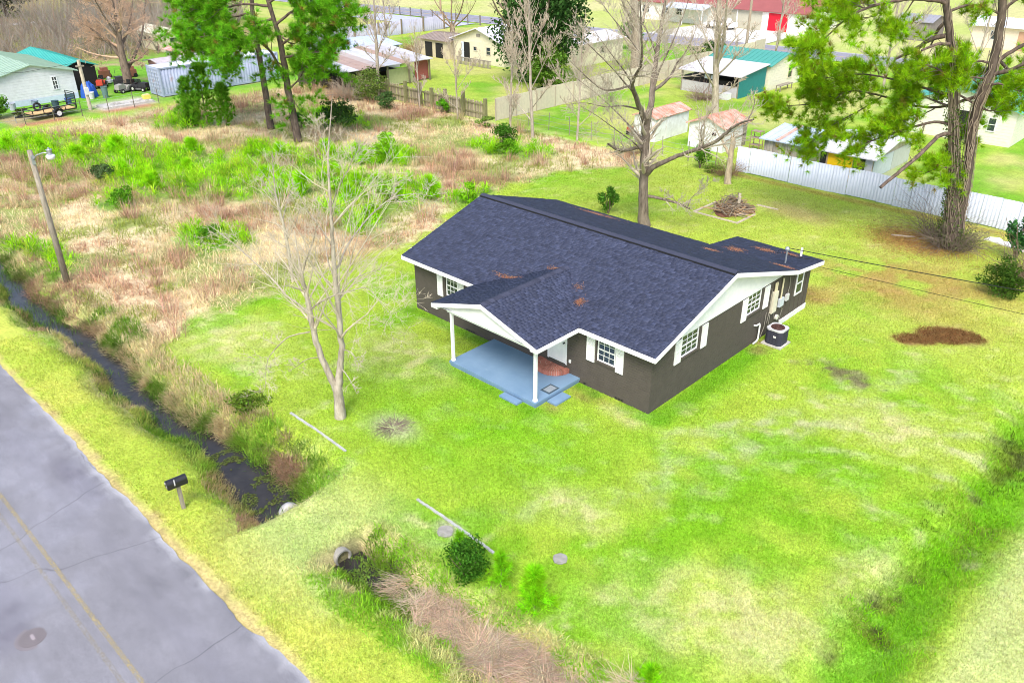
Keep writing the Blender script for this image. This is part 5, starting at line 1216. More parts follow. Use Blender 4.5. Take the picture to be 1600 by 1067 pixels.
bare_tree('vase', 'bare_tree', 'vase shaped bare tree at the end of the grey yard fence', M['bark_grey'], 1, (5, 4), .5, (1.25, 1, .8), (1.2, 1.0, .85), rmin=.018, ratio=(.45, .5, .5))
bare_tree('stout', 'bare_tree', 'stout bare tree behind the small cream house', M['bark_grey'], 1, (5, 4), .4, (1.1, 1, .95), (1.1, 1.0, .9), rmin=.02)
bare_tree('grey', 'bare_tree', 'thick grey bare trunk behind the big bare tree, by the beige fence', M['bark_pale'], 1, (5, 4, 2), .4, (.95, .88, .8), (1.1, 1.05, .95), rmin=.018)
bare_tree('stump', 'dead_stump', 'broken pale dead stump at the end of the white fence', M['bark_pale'], 2, (2,), .1, (1.3, 1.15, .95), (1.2, 1.0, .8), rmin=.01)

for lx, ly, rz, sc_, lab in ((-36.6, 25.0, 1.1, .62, 'thin bare sapling at the right end of the wooden fence'), (-30.6, 24.9, 2.4, .75, 'thin bare tree left of the slender one before the beige fence'), (-25.2, 26.4, 4.0, .7, 'thin bare tree beside the wire fence right of the slender one'), (-41.6, 25.2, 5.1, .6, 'spindly bare sapling against the wooden fence boards'),
                           (-15.5, 58.0, .6, 1.0, 'bare tree behind the pine crown beside the workshop lawn'), (-9.5, 62.0, 3.0, .95, 'bare tree between the forked pine trunks, far back'), (-30.5, 66.0, 2.0, .9, 'bare tree on the verge of the far road'), (-44.5, 44.5, 1.9, .8, 'bare tree in front of the magnolia'), (-65.0, 40.5, .2, .8, 'bare tree behind the pale blue roof')):
    copy_tree(TT, (lx, ly, 0), rz, lab, sc_)
def pine_tree(key, label, nt, tuftn, ln, w, colr, spacing=.34, twig=1.0, vines=False):
    tr, li, de = PINES[key]
    tr = [smooth_path(l) for l in tr]; li = [smooth_path(l) for l in li]; de = [smooth_path(l) for l in de]
    base = tr[0][0, :3].copy(); base[2] = 0
    root = thing('pine_tree', label, 'tree', tuple(base))
    link('trunk', tubes_mesh('trunk', tr, base, SD, (1, 1, 1)), M['bark_pine'], root)
    tw, TP, TD = [], [], []
    for p in li:
        L = np.linalg.norm(np.diff(p[:, :3], axis=0), axis=1).sum()
        new = sprout(p, int(L / spacing), .3, .12, 1.0, .007, .3, twig, 4)
        new += sprout(p, int(L / spacing * .5), .3, .3, .8, .007, .55, twig * .7, 4)
        tw += new; sub = []
        for q in new: sub += sprout(q, 2, .6, .2, .8, .006, .3, None, 3)
        tw += sub
        for q in new + sub + [p[len(p) // 2:]]:
            d = q[-1, :3] - q[-2, :3]; d /= np.linalg.norm(d) + 1e-9
            TP.append(q[-1, :3]); TD.append(d + (0, 0, .5))
            TP.append(q[-2, :3]); TD.append(d * .5 + (0, 0, .7))
            if len(q) > 3: TP.append(q[-3, :3]); TD.append(d * .4 + (0, 0, .8))
    link('branches', tubes_mesh('branches', li + de, base, SD, (1.15, 1.1, 1.1)), M['bark_pine'], root)
    tw += [s for p in de for s in sprout(p, 3, .25, 0, 1, .008, .3, .6, 4)]
    link('twigs', tubes_mesh('twigs', tw, base, lambda r: 3, (.75, .68, .6)), M['twig'], root)
    TP = np.array(TP) - base; TD = np.array(TD); TD /= np.linalg.norm(TD, axis=1)[:, None]
    col = vary(colr, len(TP), .6, 1.35, .12)
    old = rng.random(len(TP)) < .04; col[old] = (.3, .24, .05)
    V, F, C = needles(TP, TD, tuftn, ln, w, col, 1.25)
    link('crown', mesh_np('crown', V, F, C), M['needle'], root)
    return root, base, tr
pr, pbase, ptr = pine_tree('pair', 'tall forked pine wrapped in bare vines beside the white fence', 2, 38, .32, .019, (.28, .49, .014), .2, 1.25)
pine_tree('left', 'big leaning pine with a wide green crown beside the wooden fence', 1, 40, .42, .03, (.16, .42, .02), .24, 2.0)
pine_tree('back', 'slanting pine trunk standing left of the big leaning pine', 1, 38, .42, .03, (.15, .40, .02), .26, 1.8)
# vines on the pine pair, and the tangled thicket round its foot
vt = []
for k in range(46):
    t = ptr[k % 2]; a = rng.uniform(0, 6.28); tw = rng.uniform(-1.2, 1.2); top = rng.uniform(.25, .95); m = int(len(t) * top)
    if m < 5: continue
    idx = np.arange(0, m); ph = a + tw * idx / 8 + rng.normal(size=m) * .12
    rr = t[:m, 3] + .03 + rng.uniform(0, .05)
    vt.append(np.stack([t[:m, 0] + np.cos(ph) * rr, t[:m, 1] + np.sin(ph) * rr, t[:m, 2], np.full(m, rng.uniform(.008, .022))], -1))
link('vines', tubes_mesh('vines', vt, pbase, lambda r: 4, (.85, .75, .68)), M['twig'], pr)
n = 2400; t = ptr[0]; i = rng.integers(0, len(t) // 2, n); a = rng.uniform(0, 6.28, n); rr = t[i, 3] + rng.uniform(.02, .25, n)
V, F, C = quads(np.stack([t[i, 0] + np.cos(a) * rr, t[i, 1] + np.sin(a) * rr, t[i, 2] + rng.uniform(-.3, .3, n)], -1) - pbase, rng.uniform(.06, .14, n), vary((.10, .16, .04), n, .5, 1.5))
link('ivy', mesh_np('ivy', V, F, C), M['leaf'], pr)

def thicket(name, label, loc, rad, hgt, nst, col, leaves=0, lcol=(.12, .2, .05), r0=.009, lsize=.09, cat='shrub', tall=1.0, group=None):
    root = thing(name, label, cat, loc, rng.uniform(0, 6.28), group)
    ps = []
    for _ in range(nst):
        a = rng.uniform(0, 6.28); q = rng.uniform(0, .5) * rad; d = np.array((math.cos(a), math.sin(a), rng.uniform(.6, 2.0) * tall)); d /= np.linalg.norm(d)
        P = [np.array((q * math.cos(a), q * math.sin(a), -.02))]; L = rng.uniform(.7, 1.3) * max(rad, hgt)
        for s in range(6):
            d = d + rng.normal(size=3) * .22 + np.array((0, 0, -.13)); d /= np.linalg.norm(d); z = P[-1] + d * L / 6; z[2] = max(z[2], .02); P.append(z)
        ps.append(np.concatenate([np.array(P), np.linspace(r0, r0 * .4, 7)[:, None]], 1))
    link('stems', tubes_mesh('stems', ps, np.zeros(3), lambda r: 3, col), M['twig'], root)
    if leaves:
        p = rng.normal(size=(leaves, 3)); p /= np.linalg.norm(p, axis=1)[:, None]; p *= rng.random((leaves, 1)) ** .45
        lump = 1 + .25 * np.sin(p[:, :1] * 5 + 1) * np.cos(p[:, 1:2] * 4)
        P = np.stack([p[:, 0] * rad, p[:, 1] * rad, (p[:, 2] * .5 + .5) * hgt], -1) * lump
        V, F, C = quads(P, rng.uniform(.6, 1.3, leaves) * lsize, vary(lcol, leaves, .45, 1.5))
        link('foliage', mesh_np('foliage', V, F, C), M['leaf'], root)
    return root
thicket('vine_thicket', 'tangle of bare grey vines round the foot of the forked pine', (2.1, 23.1, 0), 1.7, 1.5, 330, (.62, .55, .5), 1100, (.13, .15, .06), .012)
thicket('vine_thicket', 'tall bare vines hanging in front of the white fence left of the pine', (1.0, 23.9, 0), .9, 3.0, 120, (.62, .5, .5), 0, r0=.009, tall=2.2)
thicket('vine_thicket', 'brown vine tangle at the picture edge beside the dark evergreen shrub', (6.4, 20.6, 0), 1.3, 2.2, 240, (.7, .55, .45), 300, (.2, .13, .06), .014, tall=1.6)
thicket('vine_thicket', 'dry vine shoots round the dead stump', (-12.7, 26.4, 0), 1.3, 1.0, 170, (.85, .62, .42), 200, (.3, .22, .1), .01)

for t_ in thicket_later: thicket(*t_, r0=.01, cat='twig pile', tall=.3)
def shrub(name, label, loc, rad, hgt, n, col, lsize=.1, shape=1.0, cat='shrub', dark=.45, group=None, stems=5):
    """leafy shrub: uneven shell of leaf-sized faces in lobes, with stems inside"""
    root = thing(name, label, cat, loc, 0, group)
    ps = []
    for _ in range(stems):
        a = rng.uniform(0, 6.28); d = np.array((math.cos(a) * .35, math.sin(a) * .35, 1.)); P = [np.zeros(3)]
        for s in range(5): d = d + rng.normal(size=3) * .15; P.append(P[-1] + d / np.linalg.norm(d) * hgt * .17)
        ps.append(np.concatenate([np.array(P), np.linspace(.03, .008, 6)[:, None] * max(.5, hgt / 2)], 1))
    link('stems', tubes_mesh('stems', ps, np.zeros(3), lambda r: 5, (.5, .42, .35)), M['twig'], root)
    nl = max(5, int(n / 130)); g = []
    for k in range(nl):
        u = rng.normal(size=3); u /= np.linalg.norm(u); u *= rng.uniform(.35, .92)
        z = u[2] * .5 + .5
        wd = rad * (1 - shape * .75 * max(0, z - .2))
        c = np.array((u[0] * wd, u[1] * wd, max(.08, z * hgt)))
        lr = rad * rng.uniform(.28, .45); m = n // nl
        q = rng.normal(size=(m, 3)); q /= np.linalg.norm(q, axis=1)[:, None]; qq = q * (rng.random((m, 1)) ** .3) * lr * np.array((1, 1, .8 * hgt / (2 * rad)))
        P = c + qq; P[:, 2] = np.maximum(P[:, 2], .03)
        g.append(quads(P, rng.uniform(.6, 1.3, m) * lsize, vary(np.array(col) * rng.uniform(.75, 1.25), m, dark, 1.45), q))
    V, F, C = cat_geo(g)
    link('foliage', mesh_np('foliage', V, F, C), M['leaf'], root)
    return root
shrub('shrub', 'rounded dark green shrub at the end of the white edging, near the straw heap', (1.15, -9.55, 0), .75, 1.45, 3600, (.065, .19, .02), .075)
shrub('shrub', 'leafy green sapling shrub behind the house roof left of the big bare tree', (-13.6, 15.2, 0), .75, 1.75, 1500, (.10, .26, .03), .12, 1.1)
shrub('shrub', 'dark evergreen shrub at the right picture edge', (5.7, 18.4, 0), 1.15, 1.8, 4200, (.06, .125, .018), .1, .6)
shrub('shrub', 'small glossy holly in front of the white fence by the edge', (5.0, 23.3, 0), .8, 2.6, 1700, (.05, .17, .04), .14, .5)
shrub('shrub', 'green shrub in front of the right white shed near the dead stump', (-14.7, 26.4, 0), .7, 1.9, 1600, (.09, .24, .02), .11, .8)
shrub('shrub', 'low green shrub at the foot of the dead stump', (-13.6, 26.1, 0), .8, .7, 700, (.16, .26, .04), .1)
shrub('shrub', 'dark evergreen bush at the field end of the wooden fence', (-28.2, 21.6, 0), 1.3, 1.7, 2200, (.07, .19, .02), .13)
shrub('shrub', 'bright green bush beside the dark bush near the beige fence', (-26.4, 20.3, 0), 1.0, 1.3, 1600, (.15, .36, .02), .13)
shrub('shrub', 'dark leafy shrub right of the big leaning pine trunk', (-40.8, 16.2, 0), 2.0, 2.4, 2600, (.055, .12, .03), .18)
shrub('shrub', 'dark shrub between the two left pine trunks', (-43.4, 14.6, 0), 1.3, 1.4, 1200, (.06, .15, .03), .16)
shrub('shrub', 'olive shrub at the wooden fence below the tin roofed shed', (-47.4, 24.4, 0), 2.2, 3.0, 2600, (.16, .24, .05), .17)
shrub('shrub', 'low grey green shrub below the slim bare tree', (-44.0, 23.6, 0), 1.5, 1.4, 1300, (.09, .18, .05), .15)
shrub('shrub', 'bright green vine clump on the wooden fence posts', (-39.3, 25.6, 0), .7, 1.6, 900, (.13, .4, .02), .15, .3)
shrub('shrub', 'bright round bush at the far left picture edge', (-64.9, -.9, 0), 1.5, 2.3, 2200, (.13, .30, .03), .17, .4)
shrub('shrub', 'dark weedy shrub beside the trailer hitch', (-64.0, 1.0, 0), .8, .8, 600, (.09, .11, .04), .13)
shrub('shrub', 'green shrub patch in the front corner of the rough field', (-25.9, -2.2, 0), 1.1, 1.0, 1500, (.10, .27, .02), .11)
shrub('shrub', 'rounded green shrub amid the tan grass near the light pole', (-34.8, -3.0, 0), .9, 1.3, 1400, (.11, .3, .02), .12)
shrub('shrub', 'grey green shrub behind the light pole head', (-40.5, -1.7, 0), 1.0, 1.4, 1200, (.10, .17, .06), .13)
shrub('shrub', 'green shrub on the ditch bank below the front tree', (-10.4, -9.2, -.1), .9, .75, 1700, (.14, .23, .03), .09)
shrub('shrub', 'green shrub by the beige fence left of the grey trunk', (-33.0, 24.6, 0), .9, 1.0, 700, (.17, .28, .05), .13)
# tall dark magnolia and dense crowns far behind
def leafy_tree(label, loc, rad, hgt, n, col, lsize, trunk_r=.25, name='evergreen_tree'):
    root = shrub(name, label, loc, rad, hgt, n, col, lsize, .55, 'tree', .35, None, 3)
    MB().tube([(0, 0, -.1), (.1, .05, hgt * .3), (0, 0, hgt * .7)], [trunk_r, trunk_r * .8, trunk_r * .3], 9).build('trunk', M['bark_grey'], root, True)
    return root
leafy_tree('big dark magnolia beside the small cream house', (-42.2, 41.5, 0), 5.0, 12.5, 15000, (.05, .12, .028), .36, .4, 'magnolia_tree')
leafy_tree('mid green shrubby tree growing against the beige fence behind', (-38.6, 38.0, 0), 2.4, 4.2, 3600, (.12, .24, .03), .26, .15)
leafy_tree('small green tree between the cream shed and the far road', (-47.5, 63.5, 0), 1.8, 4.0, 1800, (.08, .2, .03), .26, .15)
leafy_tree('green bush behind the beige fence at the far road', (-37.0, 63.0, 0), 2.4, 2.2, 1500, (.13, .22, .06), .26, .1)

def sapling_pine(label, loc, h, rad, nt, col, ln=.18, w=.016, group=None, name='young_pine'):
    root = thing(name, label, 'tree', loc, 0, group)
    link('trunk', tubes_mesh('trunk', [np.array([(0, 0, -.02, .03 * h / 1.5), (.02, 0, h * .5, .02 * h / 1.5), (0, .01, h, .008)])], np.zeros(3), lambda r: 6, (.7, .6, .5)), M['twig'], root)
    z = rng.random(nt) ** .8; a = rng.uniform(0, 6.28, nt); ph_ = rng.uniform(0, 6.28); q = rad * ((1 - z) ** .6 + .12) * rng.uniform(.3, 1.0, nt) * (.75 + .45 * np.sin(a * 3 + z * 7 + ph_))
    P = np.stack([np.cos(a) * q, np.sin(a) * q, .1 + z * (h - .1)], -1)
    D = np.stack([np.cos(a) * .6, np.sin(a) * .6, np.full(nt, .9)], -1)
    V, F, C = needles(P, D / np.linalg.norm(D, axis=1)[:, None], 26, ln, w, vary(col, nt, .6, 1.4), 1.0)
    link('crown', mesh_np('crown', V, F, C), M['needle'], root)
    return root
BG = (.28, .66, .015)
sapling_pine('bright green young pine standing alone on the lawn near the straw heap', (3.1, -9.15, 0), 1.3, .42, 170, BG, .24, .015)
sapling_pine('bright green young pine pressed against the rounded dark shrub', (1.95, -9.15, 0), 1.05, .3, 90, (.24, .58, .015), .18, .014)
sapling_pine('small bright young pine on the left of the rounded dark shrub', (.62, -9.3, 0), 1.0, .26, 70, (.24, .58, .015), .18, .014)
sapling_pine('tiny bright young pine at the bottom picture edge', (6.45, -9.0, 0), .55, .3, 60, BG, .18, .014)
for lx, ly, hh, lab in ((-49.6, 10.0, 4.6, 'tall young pine in front of the grey container'), (-51.6, 9.7, 3.4, 'young pine left of the tall young pine by the container'), (-48.4, 11.0, 3.2, 'young pine right of the tall young pine by the container'), (-50.3, 9.0, 1.9, 'bushy dark young pine at the foot of the container pines')):
    sapling_pine(lab, (lx, ly, 0), hh, hh * .36, int(70 * hh), (.13, .33, .02), .38, .035)
for lx, ly, hh, rr, lab in ((-20.6, 11.2, 1.3, .6, 'small bright bush just left of the roof corner'), (-24.4, 8.2, 1.5, .9, 'bright bush in the field beyond the roof corner'), (-31.0, 13.2, 1.7, 1.2, 'bright bush beside the pinkish brambles in mid field'), (-33.2, 14.8, 1.5, 1.1, 'bright bush behind the mid field bush'), (-27.6, 7.0, 1.2, .9, 'bright bush behind the small bare field tree'), (-22.6, 5.4, 1.0, .8, 'bright bush right of the tall front tree stem')):
    shrub('shrub', lab, (lx, ly, 0), rr, hh, 1500, (.25, .55, .02), .13, .8)
# bright saplings scattered through the field
fx, fyy = pick(700, -57, -22, -8, 22, lambda x, y: (green_field(x, y) > .55) * fieldm(x, y))
proto = None
for i in range(min(26, len(fx))):
    h_ = rng.uniform(.7, 1.2)
    lab = 'bright green young pine seedling in the rough field'
    if proto is None or i < 5:
        o = sapling_pine(lab, (fx[i], fyy[i], 0), 1.0, .7, 60, (.32, .66, .015), .42, .03, 'young pine seedlings of the rough field', 'pine_seedling')
        proto = proto or []; proto.append(o)
    else:
        copy_tree(proto[i % len(proto)], (fx[i], fyy[i], 0), rng.uniform(0, 6.28), lab, h_)

# ------------------------------------------------------------------ yard objects
# air conditioner
ac = thing('air_conditioner', 'dark blue-grey air conditioner unit on a pad beside the gable wall', 'air conditioner', (.66, 7.68, 0))
MB().box(-.42, .42, -.42, .42, -.03, .05).build('pad', M['concrete'], ac)
mb = MB(); c = .1; pl = [(-.34 + c, -.34), (.34 - c, -.34), (.34, -.34 + c), (.34, .34 - c), (.34 - c, .34), (-.34 + c, .34), (-.34, .34 - c), (-.34, -.34 + c)]
mb.prism(pl, 'z', .05, .64, (.035, .035, .055)); mb.build('cabinet', M['plain'], ac)
for z in np.arange(.1, .6, .045):
    MB().prism([(x * 1.02, y * 1.02) for x, y in pl], 'z', z, z + .02, (.05, .05, .075)).build('louvre', M['plain'], ac)
mb = MB(); mb.prism([(x * 1.04, y * 1.04) for x, y in pl], 'z', .642, .70, (.5, .5, .52)); tp = mb.build('lid', M['plain'], ac)
MB().lathe([(.27, 0), (.27, .006)], (0, 0, .70), 22, (.05, .02, .018)).build('fan_opening', M['plain'], tp)
mb = MB()
for r_ in (.08, .14, .2, .26): mb.tube([(r_ * math.cos(a), r_ * math.sin(a), .716) for a in np.linspace(0, 6.283, 25)], .006, 4, (.12, .06, .05))
for k in range(4): mb.bar((0, 0, .716), (.27 * math.cos(k * 1.57 + .3), .27 * math.sin(k * 1.57 + .3), .716), .015, .01, (.12, .06, .05))
mb.build('fan_grille', M['plain'], tp)
MB().box(.02, .14, -.362, -.35, .38, .46, (.6, .6, .6)).build('name_plate', M['plain'], ac)

# mailbox
mbx = thing('mailbox', 'black dome-topped mailbox on a wooden post on the grass verge', 'mailbox', (-6.9, -13.3, 0), R(-6))
MB().box(-.05, .05, -.05, .05, -.1, .86).build('post', M['wood_grey'], mbx)
prof = [(-.12, .84), (.12, .84), (.12, .98)] + [(.12 * math.cos(a), .98 + .12 * math.sin(a)) for a in np.linspace(.3, 2.84, 8)] + [(-.12, .98)]
b = MB().prism(prof, 'y', -.30, .26).build('box', M['black'], mbx)
MB().prism([(x * .93, .97 + (z - .97) * .93) for x, z in prof], 'y', -.315, -.3).build('door', M['black'], b)
MB().box(-.02, .02, -.335, -.315, 1.02, 1.06, (.6, .6, .62)).build('handle', M['plain'], b)
MB().box(-.128, -.121, -.2, .05, .93, 1.0, (.7, .7, .72)).box(.02, .08, -.318, -.3155, .9, .96, (.7, .7, .7)).build('reflective_patch', M['plain'], b)
MB().box(.121, .13, -.12, -.09, .93, 1.13, (.6, .6, .62)).build('flag', M['plain'], b)

# white edging rows
for x0, x1, lab in ((-8.95, -5.85, 'row of white edging bricks beside the forked front tree'), (-2.25, .95, 'row of white edging bricks running to the rounded dark shrub')):
    row = thing('edging_row', lab, 'edging', (x0, -8.4, 0)); k = 0; xx = 0.
    while xx < x1 - x0:
        t = rng.uniform(.85, 1.05)
        ang = rng.uniform(-.08, .08); rot = [[math.cos(ang), -math.sin(ang), 0], [math.sin(ang), math.cos(ang), 0], [0, 0, 1]]
        yo = .02 * math.sin(xx * 1.3) + rng.uniform(-.01, .01)
        mbk = MB().box(xx, xx + .17, yo - .036, yo + .036, -.05, .045, (.48 * t, .48 * t, .49 * t), rot)
        mbk.box(xx + .04, xx + .13, yo - .022, yo + .022, .045, .065, (.46 * t, .46 * t, .47 * t), rot, (xx + .085, yo, 0))
        mbk.build('brick', M['plain'], row); xx += .19

# culvert pipe, manhole, covers
cv = thing('culvert_pipe', 'pale concrete culvert pipe under the grass crossing between the ditches', 'pipe', (0, 0, 0))
r0, r1 = .21, .26
mb = MB(); n = 20; V = []
for xx in (-4.98, -2.22):
    for rr in (r0, r1):
        V += [(xx, -11.08 + rr * math.cos(2 * math.pi * i / n), -.42 + rr * math.sin(2 * math.pi * i / n)) for i in range(n)]
F = []
for i in range(n):
    j = (i + 1) % n
    F += [(i, j, n + j, n + i), (2 * n + i, 3 * n + i, 3 * n + j, 2 * n + j), (n + i, n + j, 3 * n + j, 3 * n + i), (i, 2 * n + i, 2 * n + j, j)]
mb.add(V, F); mb.build('barrel', M['concrete_old'], cv)
MB().tube([(-3.6, -11.08, -.42), (-3.5, -11.08, -.42)], .205, 16).build('bore_shade_disc', M['dark'], cv)  # black disc added in the bore, standing for the shade inside the pipe mouth
MB().tube([(-5.02, -11.08, -.42), (-4.8, -11.08, -.38)], .31, 20).build('collar', M['concrete'], cv, True)

mh = thing('manhole_cover', 'rusty ribbed manhole cover in the road', 'manhole cover', (-4.95, -18.05, .045)); mh.scale = (.85, .85, 1)
MB().lathe([(.46, 0), (.46, .008), (.36, .008)], (0, 0, 0), 40, (.19, .17, .18)).build('frame', M['plain'], mh)
MB().lathe([(.355, 0), (.355, .012)], (0, 0, 0), 40, (.15, .135, .14)).build('lid', M['plain'], mh)
mb = MB()
for q in np.arange(-.32, .33, .04):
    hw = math.sqrt(max(0, .345 ** 2 - q * q))
    if abs(q) < .06: mb.box(-hw, -.14, q - .01, q + .01, .012, .019, (.21, .185, .19)).box(.14, hw, q - .01, q + .01, .012, .019, (.21, .185, .19))
    else: mb.box(-hw, hw, q - .01, q + .01, .012, .019, (.21, .185, .19))
tag(mb.build('ribs', M['plain'], mh), kind='stuff')
MB().box(-.125, .125, -.045, .045, .012, .021, (.32, .28, .29)).build('plate', M['plain'], mh)
for (x, y, r_, lab) in ((-.62, -8.75, .24, 'round grey cover in the grass beside the white edging'), (2.4, -7.35, .2, 'small round stone set in the open lawn')):
    o = thing('stone_disc', lab, 'stone', (x, y, height(np.array([x]), np.array([y]))[0]))
    mb = MB(); rr = random.Random(int(x * 10)); pl = [(r_ * rr.uniform(.85, 1.1) * math.cos(a), r_ * rr.uniform(.85, 1.1) * math.sin(a)) for a in np.linspace(0, 6.0, 14)]
    mb.prism(pl, 'z', -.05, .035); mb.prism([(p * .85, q * .85) for p, q in pl], 'z', .035, .045); mb.build('slab', M['concrete_old'], o)
# step slabs and door mat
o = thing('step_slab', 'blue painted step slab along the front edge of the porch', 'step', (-4.06, -2.57, 0)); MB().box(-.43, .43, -.15, .155, -.05, .07).box(-.41, .41, -.13, .135, .07, .085).build('slab', M['porch'], o)
o = thing('step_slab', 'blue painted step slab at the side of the porch below the mat', 'step', (-2.81, -1.4, 0)); MB().box(-.21, .21, -.4, .4, -.05, .07).box(-.19, .19, -.38, .38, .07, .085).build('slab', M['porch'], o)
o = thing('door_mat', 'grey door mat with a dark border on the porch floor', 'mat', (-3.31, -1.33, .2)); MB().box(-.21, .21, -.28, .28, .001, .012, (.05, .08, .11)).build('border', M['plain'], o)
MB().box(-.15, .15, -.21, .21, .012, .017, (.22, .26, .3)).build('pile', M['plain'], o)
mb = MB()
for yy in np.arange(-.19, .2, .045): mb.box(-.14, .14, yy, yy + .02, .017, .022, (.3, .34, .38))
tag(mb.build('ribs', M['plain'], o), kind='stuff')

# light pole
lp = thing('light_pole', 'weathered wooden pole with a single lamp arm in the rough field', 'street light', (-26.2, -9.4, 0))
MB().tube([(0, 0, -.2), (0, 0, 3), (0, 0, 6.16)], [.15, .13, .105], 12).build('pole', M['wood_grey'], lp, True)
MB().tube([(.08, .02, 5.72), (.25, .12, 5.95), (.62, .34, 6.1), (.78, .43, 6.1)], .028, 8).build('arm', M['metal'], lp, True)
MB().box(.05, .13, -.05, .08, 5.55, 5.95).build('bracket', M['metal'], lp)
lh = MB().lathe([(.05, 0), (.1, .04), (.1, .2), (.14, .24)], (.9, .5, 6.02), 14).build('lamp_head', M['metal'], lp, True)
MB().lathe([(.05, -.2), (.16, -.16), (.19, -.02), (.14, .02)], (.9, .5, 6.02), 16, (.72, .72, .75)).build('globe', M['gloss'], lh, True)
MB().tube([(.9, .5, 6.24), (.9, .5, 6.34)], .045, 8).build('photocell', M['metal'], lh)

# service wires
def wire(label, a, b, sag, r_=.011):
    t = np.linspace(0, 1, 22)[:, None]; P = np.array(a) * (1 - t) + np.array(b) * t; P[:, 2] -= (4 * sag * t * (1 - t))[:, 0]
    return tag(MB().tube(P, r_, 5).build('power_wire', M['rubber']), label, 'wire')
wire('thick twisted service wire from the roof mast to the right edge', (-.47, 9.89, 3.08), (26, 9.9, 6.1), .25, .016)
wire('thin service wire from the rear wall to the right edge', (.03, 11.3, 2.05), (26, 8.2, 5.0), .15, .009)

# brush pile inside a timber frame
tb = thing('timber_frame', 'square frame of pale planks round the brush pile', 'timber frame', (-8.85, 20.5, 0))
for x0, x1, y0, y1 in ((-1.45, 1.4, -1.8, -1.68), (-1.45, -1.3, -1.66, .6), (1.28, 1.4, -1.66, .2), (.6, 1.9, 1.72, 1.84)):
    MB().box(x0, x1, y0, y1, -.03, .06, (2.0, 1.95, 1.85)).build('plank', M['wood_grey'], tb)
mb = MB(); mb.prism([(1.05 * (1 + .18 * math.sin(3 * a) + .1 * math.sin(7 * a)) * math.cos(a), .05 + 1.35 * (1 + .12 * math.sin(4 * a + 1)) * math.sin(a)) for a in np.linspace(0, 6.1, 26)], 'z', -.02, .04); mb.build('soil_bed', M['soil'], tb)
bp = thing('brush_pile', 'heap of cut sticks and broken branches behind the house', 'brush pile', (-8.9, 20.5, .04))
for i in range(190):
    a = rng.uniform(0, 6.28); q = rng.random() ** .6 * 1.2; L = rng.uniform(.35, 1.3); d = rng.uniform(0, 6.28); z = max(.04, .85 * (1 - q / 1.3) * rng.random() ** .6 + .05); tl = rng.uniform(-.25, .35)
    c0 = np.array((q * math.cos(a), q * math.sin(a), z)); dv = np.array((math.cos(d), math.sin(d), tl)) * L / 2
    p, m_, s = c0 - dv, c0 + rng.normal(size=3) * .05, c0 + dv
    for w_ in (p, m_, s): w_[2] = max(w_[2], .03)
    r_ = rng.choice([.012, .02, .03, .045], p=[.4, .3, .2, .1]); t = rng.uniform(.6, 1.6)
    MB().tube([p, m_, s], [r_, r_ * .9, r_ * .6], 5, (t, t * .92, t * .85)).build('stick', M['wood_grey'] if i % 3 else M['wood_tan'], bp)
for x, y, z, h_ in ((.25, .2, .2, .75), (.36, .05, .2, .6), (-.4, .4, .2, .35)):
    MB().tube([(x, y, z), (x + .06, y + .03, z + h_)], [.1, .08], 7, (2.0, 1.95, 1.9)).build('pale_log', M['wood_grey'], bp)
# loose plank and white sheeting by the fence
o = tag(MB().box(-.55, .55, -.06, .06, .0, .05, (1.4, 1.3, 1.2)).build('plank', M['wood_grey']), 'loose grey plank lying on the needle litter', 'plank'); o.location = (-.2, 22.9, .02); o.rotation_euler = (0, 0, R(28))
mb = MB(); xs = np.linspace(0, 3.2, 14)
for i in range(13): mb.add([(xs[i], 0, .05 + .06 * (i % 2)), (xs[i + 1], 0, .05 + .06 * ((i + 1) % 2)), (xs[i + 1], .55, .05 + .05 * ((i + 1) % 3)), (xs[i], .55, .05 + .05 * (i % 3)), (xs[i], 0, 0), (xs[i + 1], 0, 0), (xs[i + 1], .55, 0), (xs[i], .55, 0)], [(0, 1, 2, 3), (4, 7, 6, 5), (0, 4, 5, 1), (2, 6, 7, 3)], (.8, .8, .82))
o = tag(mb.build('plastic_sheet', M['plain']), 'crumpled white sheet lying along the foot of the white fence', 'sheet'); o.location = (3.0, 25.3, 0); o.rotation_euler = (0, 0, R(-14))

# ------------------------------------------------------------------ fences
fence = thing('metal_fence', 'long white corrugated metal fence across the back of the yard', 'fence', (-12.7, 27.45, 0))
def corr_panel(w, h, t, n):
    xs = np.linspace(0, w, n * 4 + 1); ys = np.array([0, 0, t, t] * n + [0])
    V = np.concatenate([np.stack([xs, ys, np.full(len(xs), z)], -1) for z in (0, h)] + [np.stack([xs, ys + .012, np.full(len(xs), z)], -1) for z in (0, h)]); m = len(xs); i = np.arange(m - 1)
    F = np.concatenate([np.stack([i, i + 1, i + 1 + m, i + m], -1), np.stack([i + 2 * m + 1, i + 2 * m, i + 3 * m, i + 3 * m + 1], -1), np.stack([i + m, i + m + 1, i + 3 * m + 1, i + 3 * m], -1)])
    return V, F
V, F = corr_panel(.91, 1.62, .035, 5)
pm = mesh_np('panel', V, F, np.tile((.56, .61, .70), (len(V), 1)))
for i in range(36):
    o = link('panel', pm, M['tin_clean'], fence); o.location = (i * .92, .02 * math.sin(i * 1.7), .02 + .035 * math.sin(i * .9)); o.rotation_euler = (rng.uniform(-.012, .012), 0, rng.uniform(-.01, .01))
for i in range(0, 37, 3): MB().box(i * .92 - .05, i * .92 + .05, .131, .23, -.2, 1.5).build('post', M['wood_grey'], fence)
for z in (.35, 1.2): MB().box(0, 33, .085, .13, z, z + .09).build('rail', M['wood_grey'], fence)

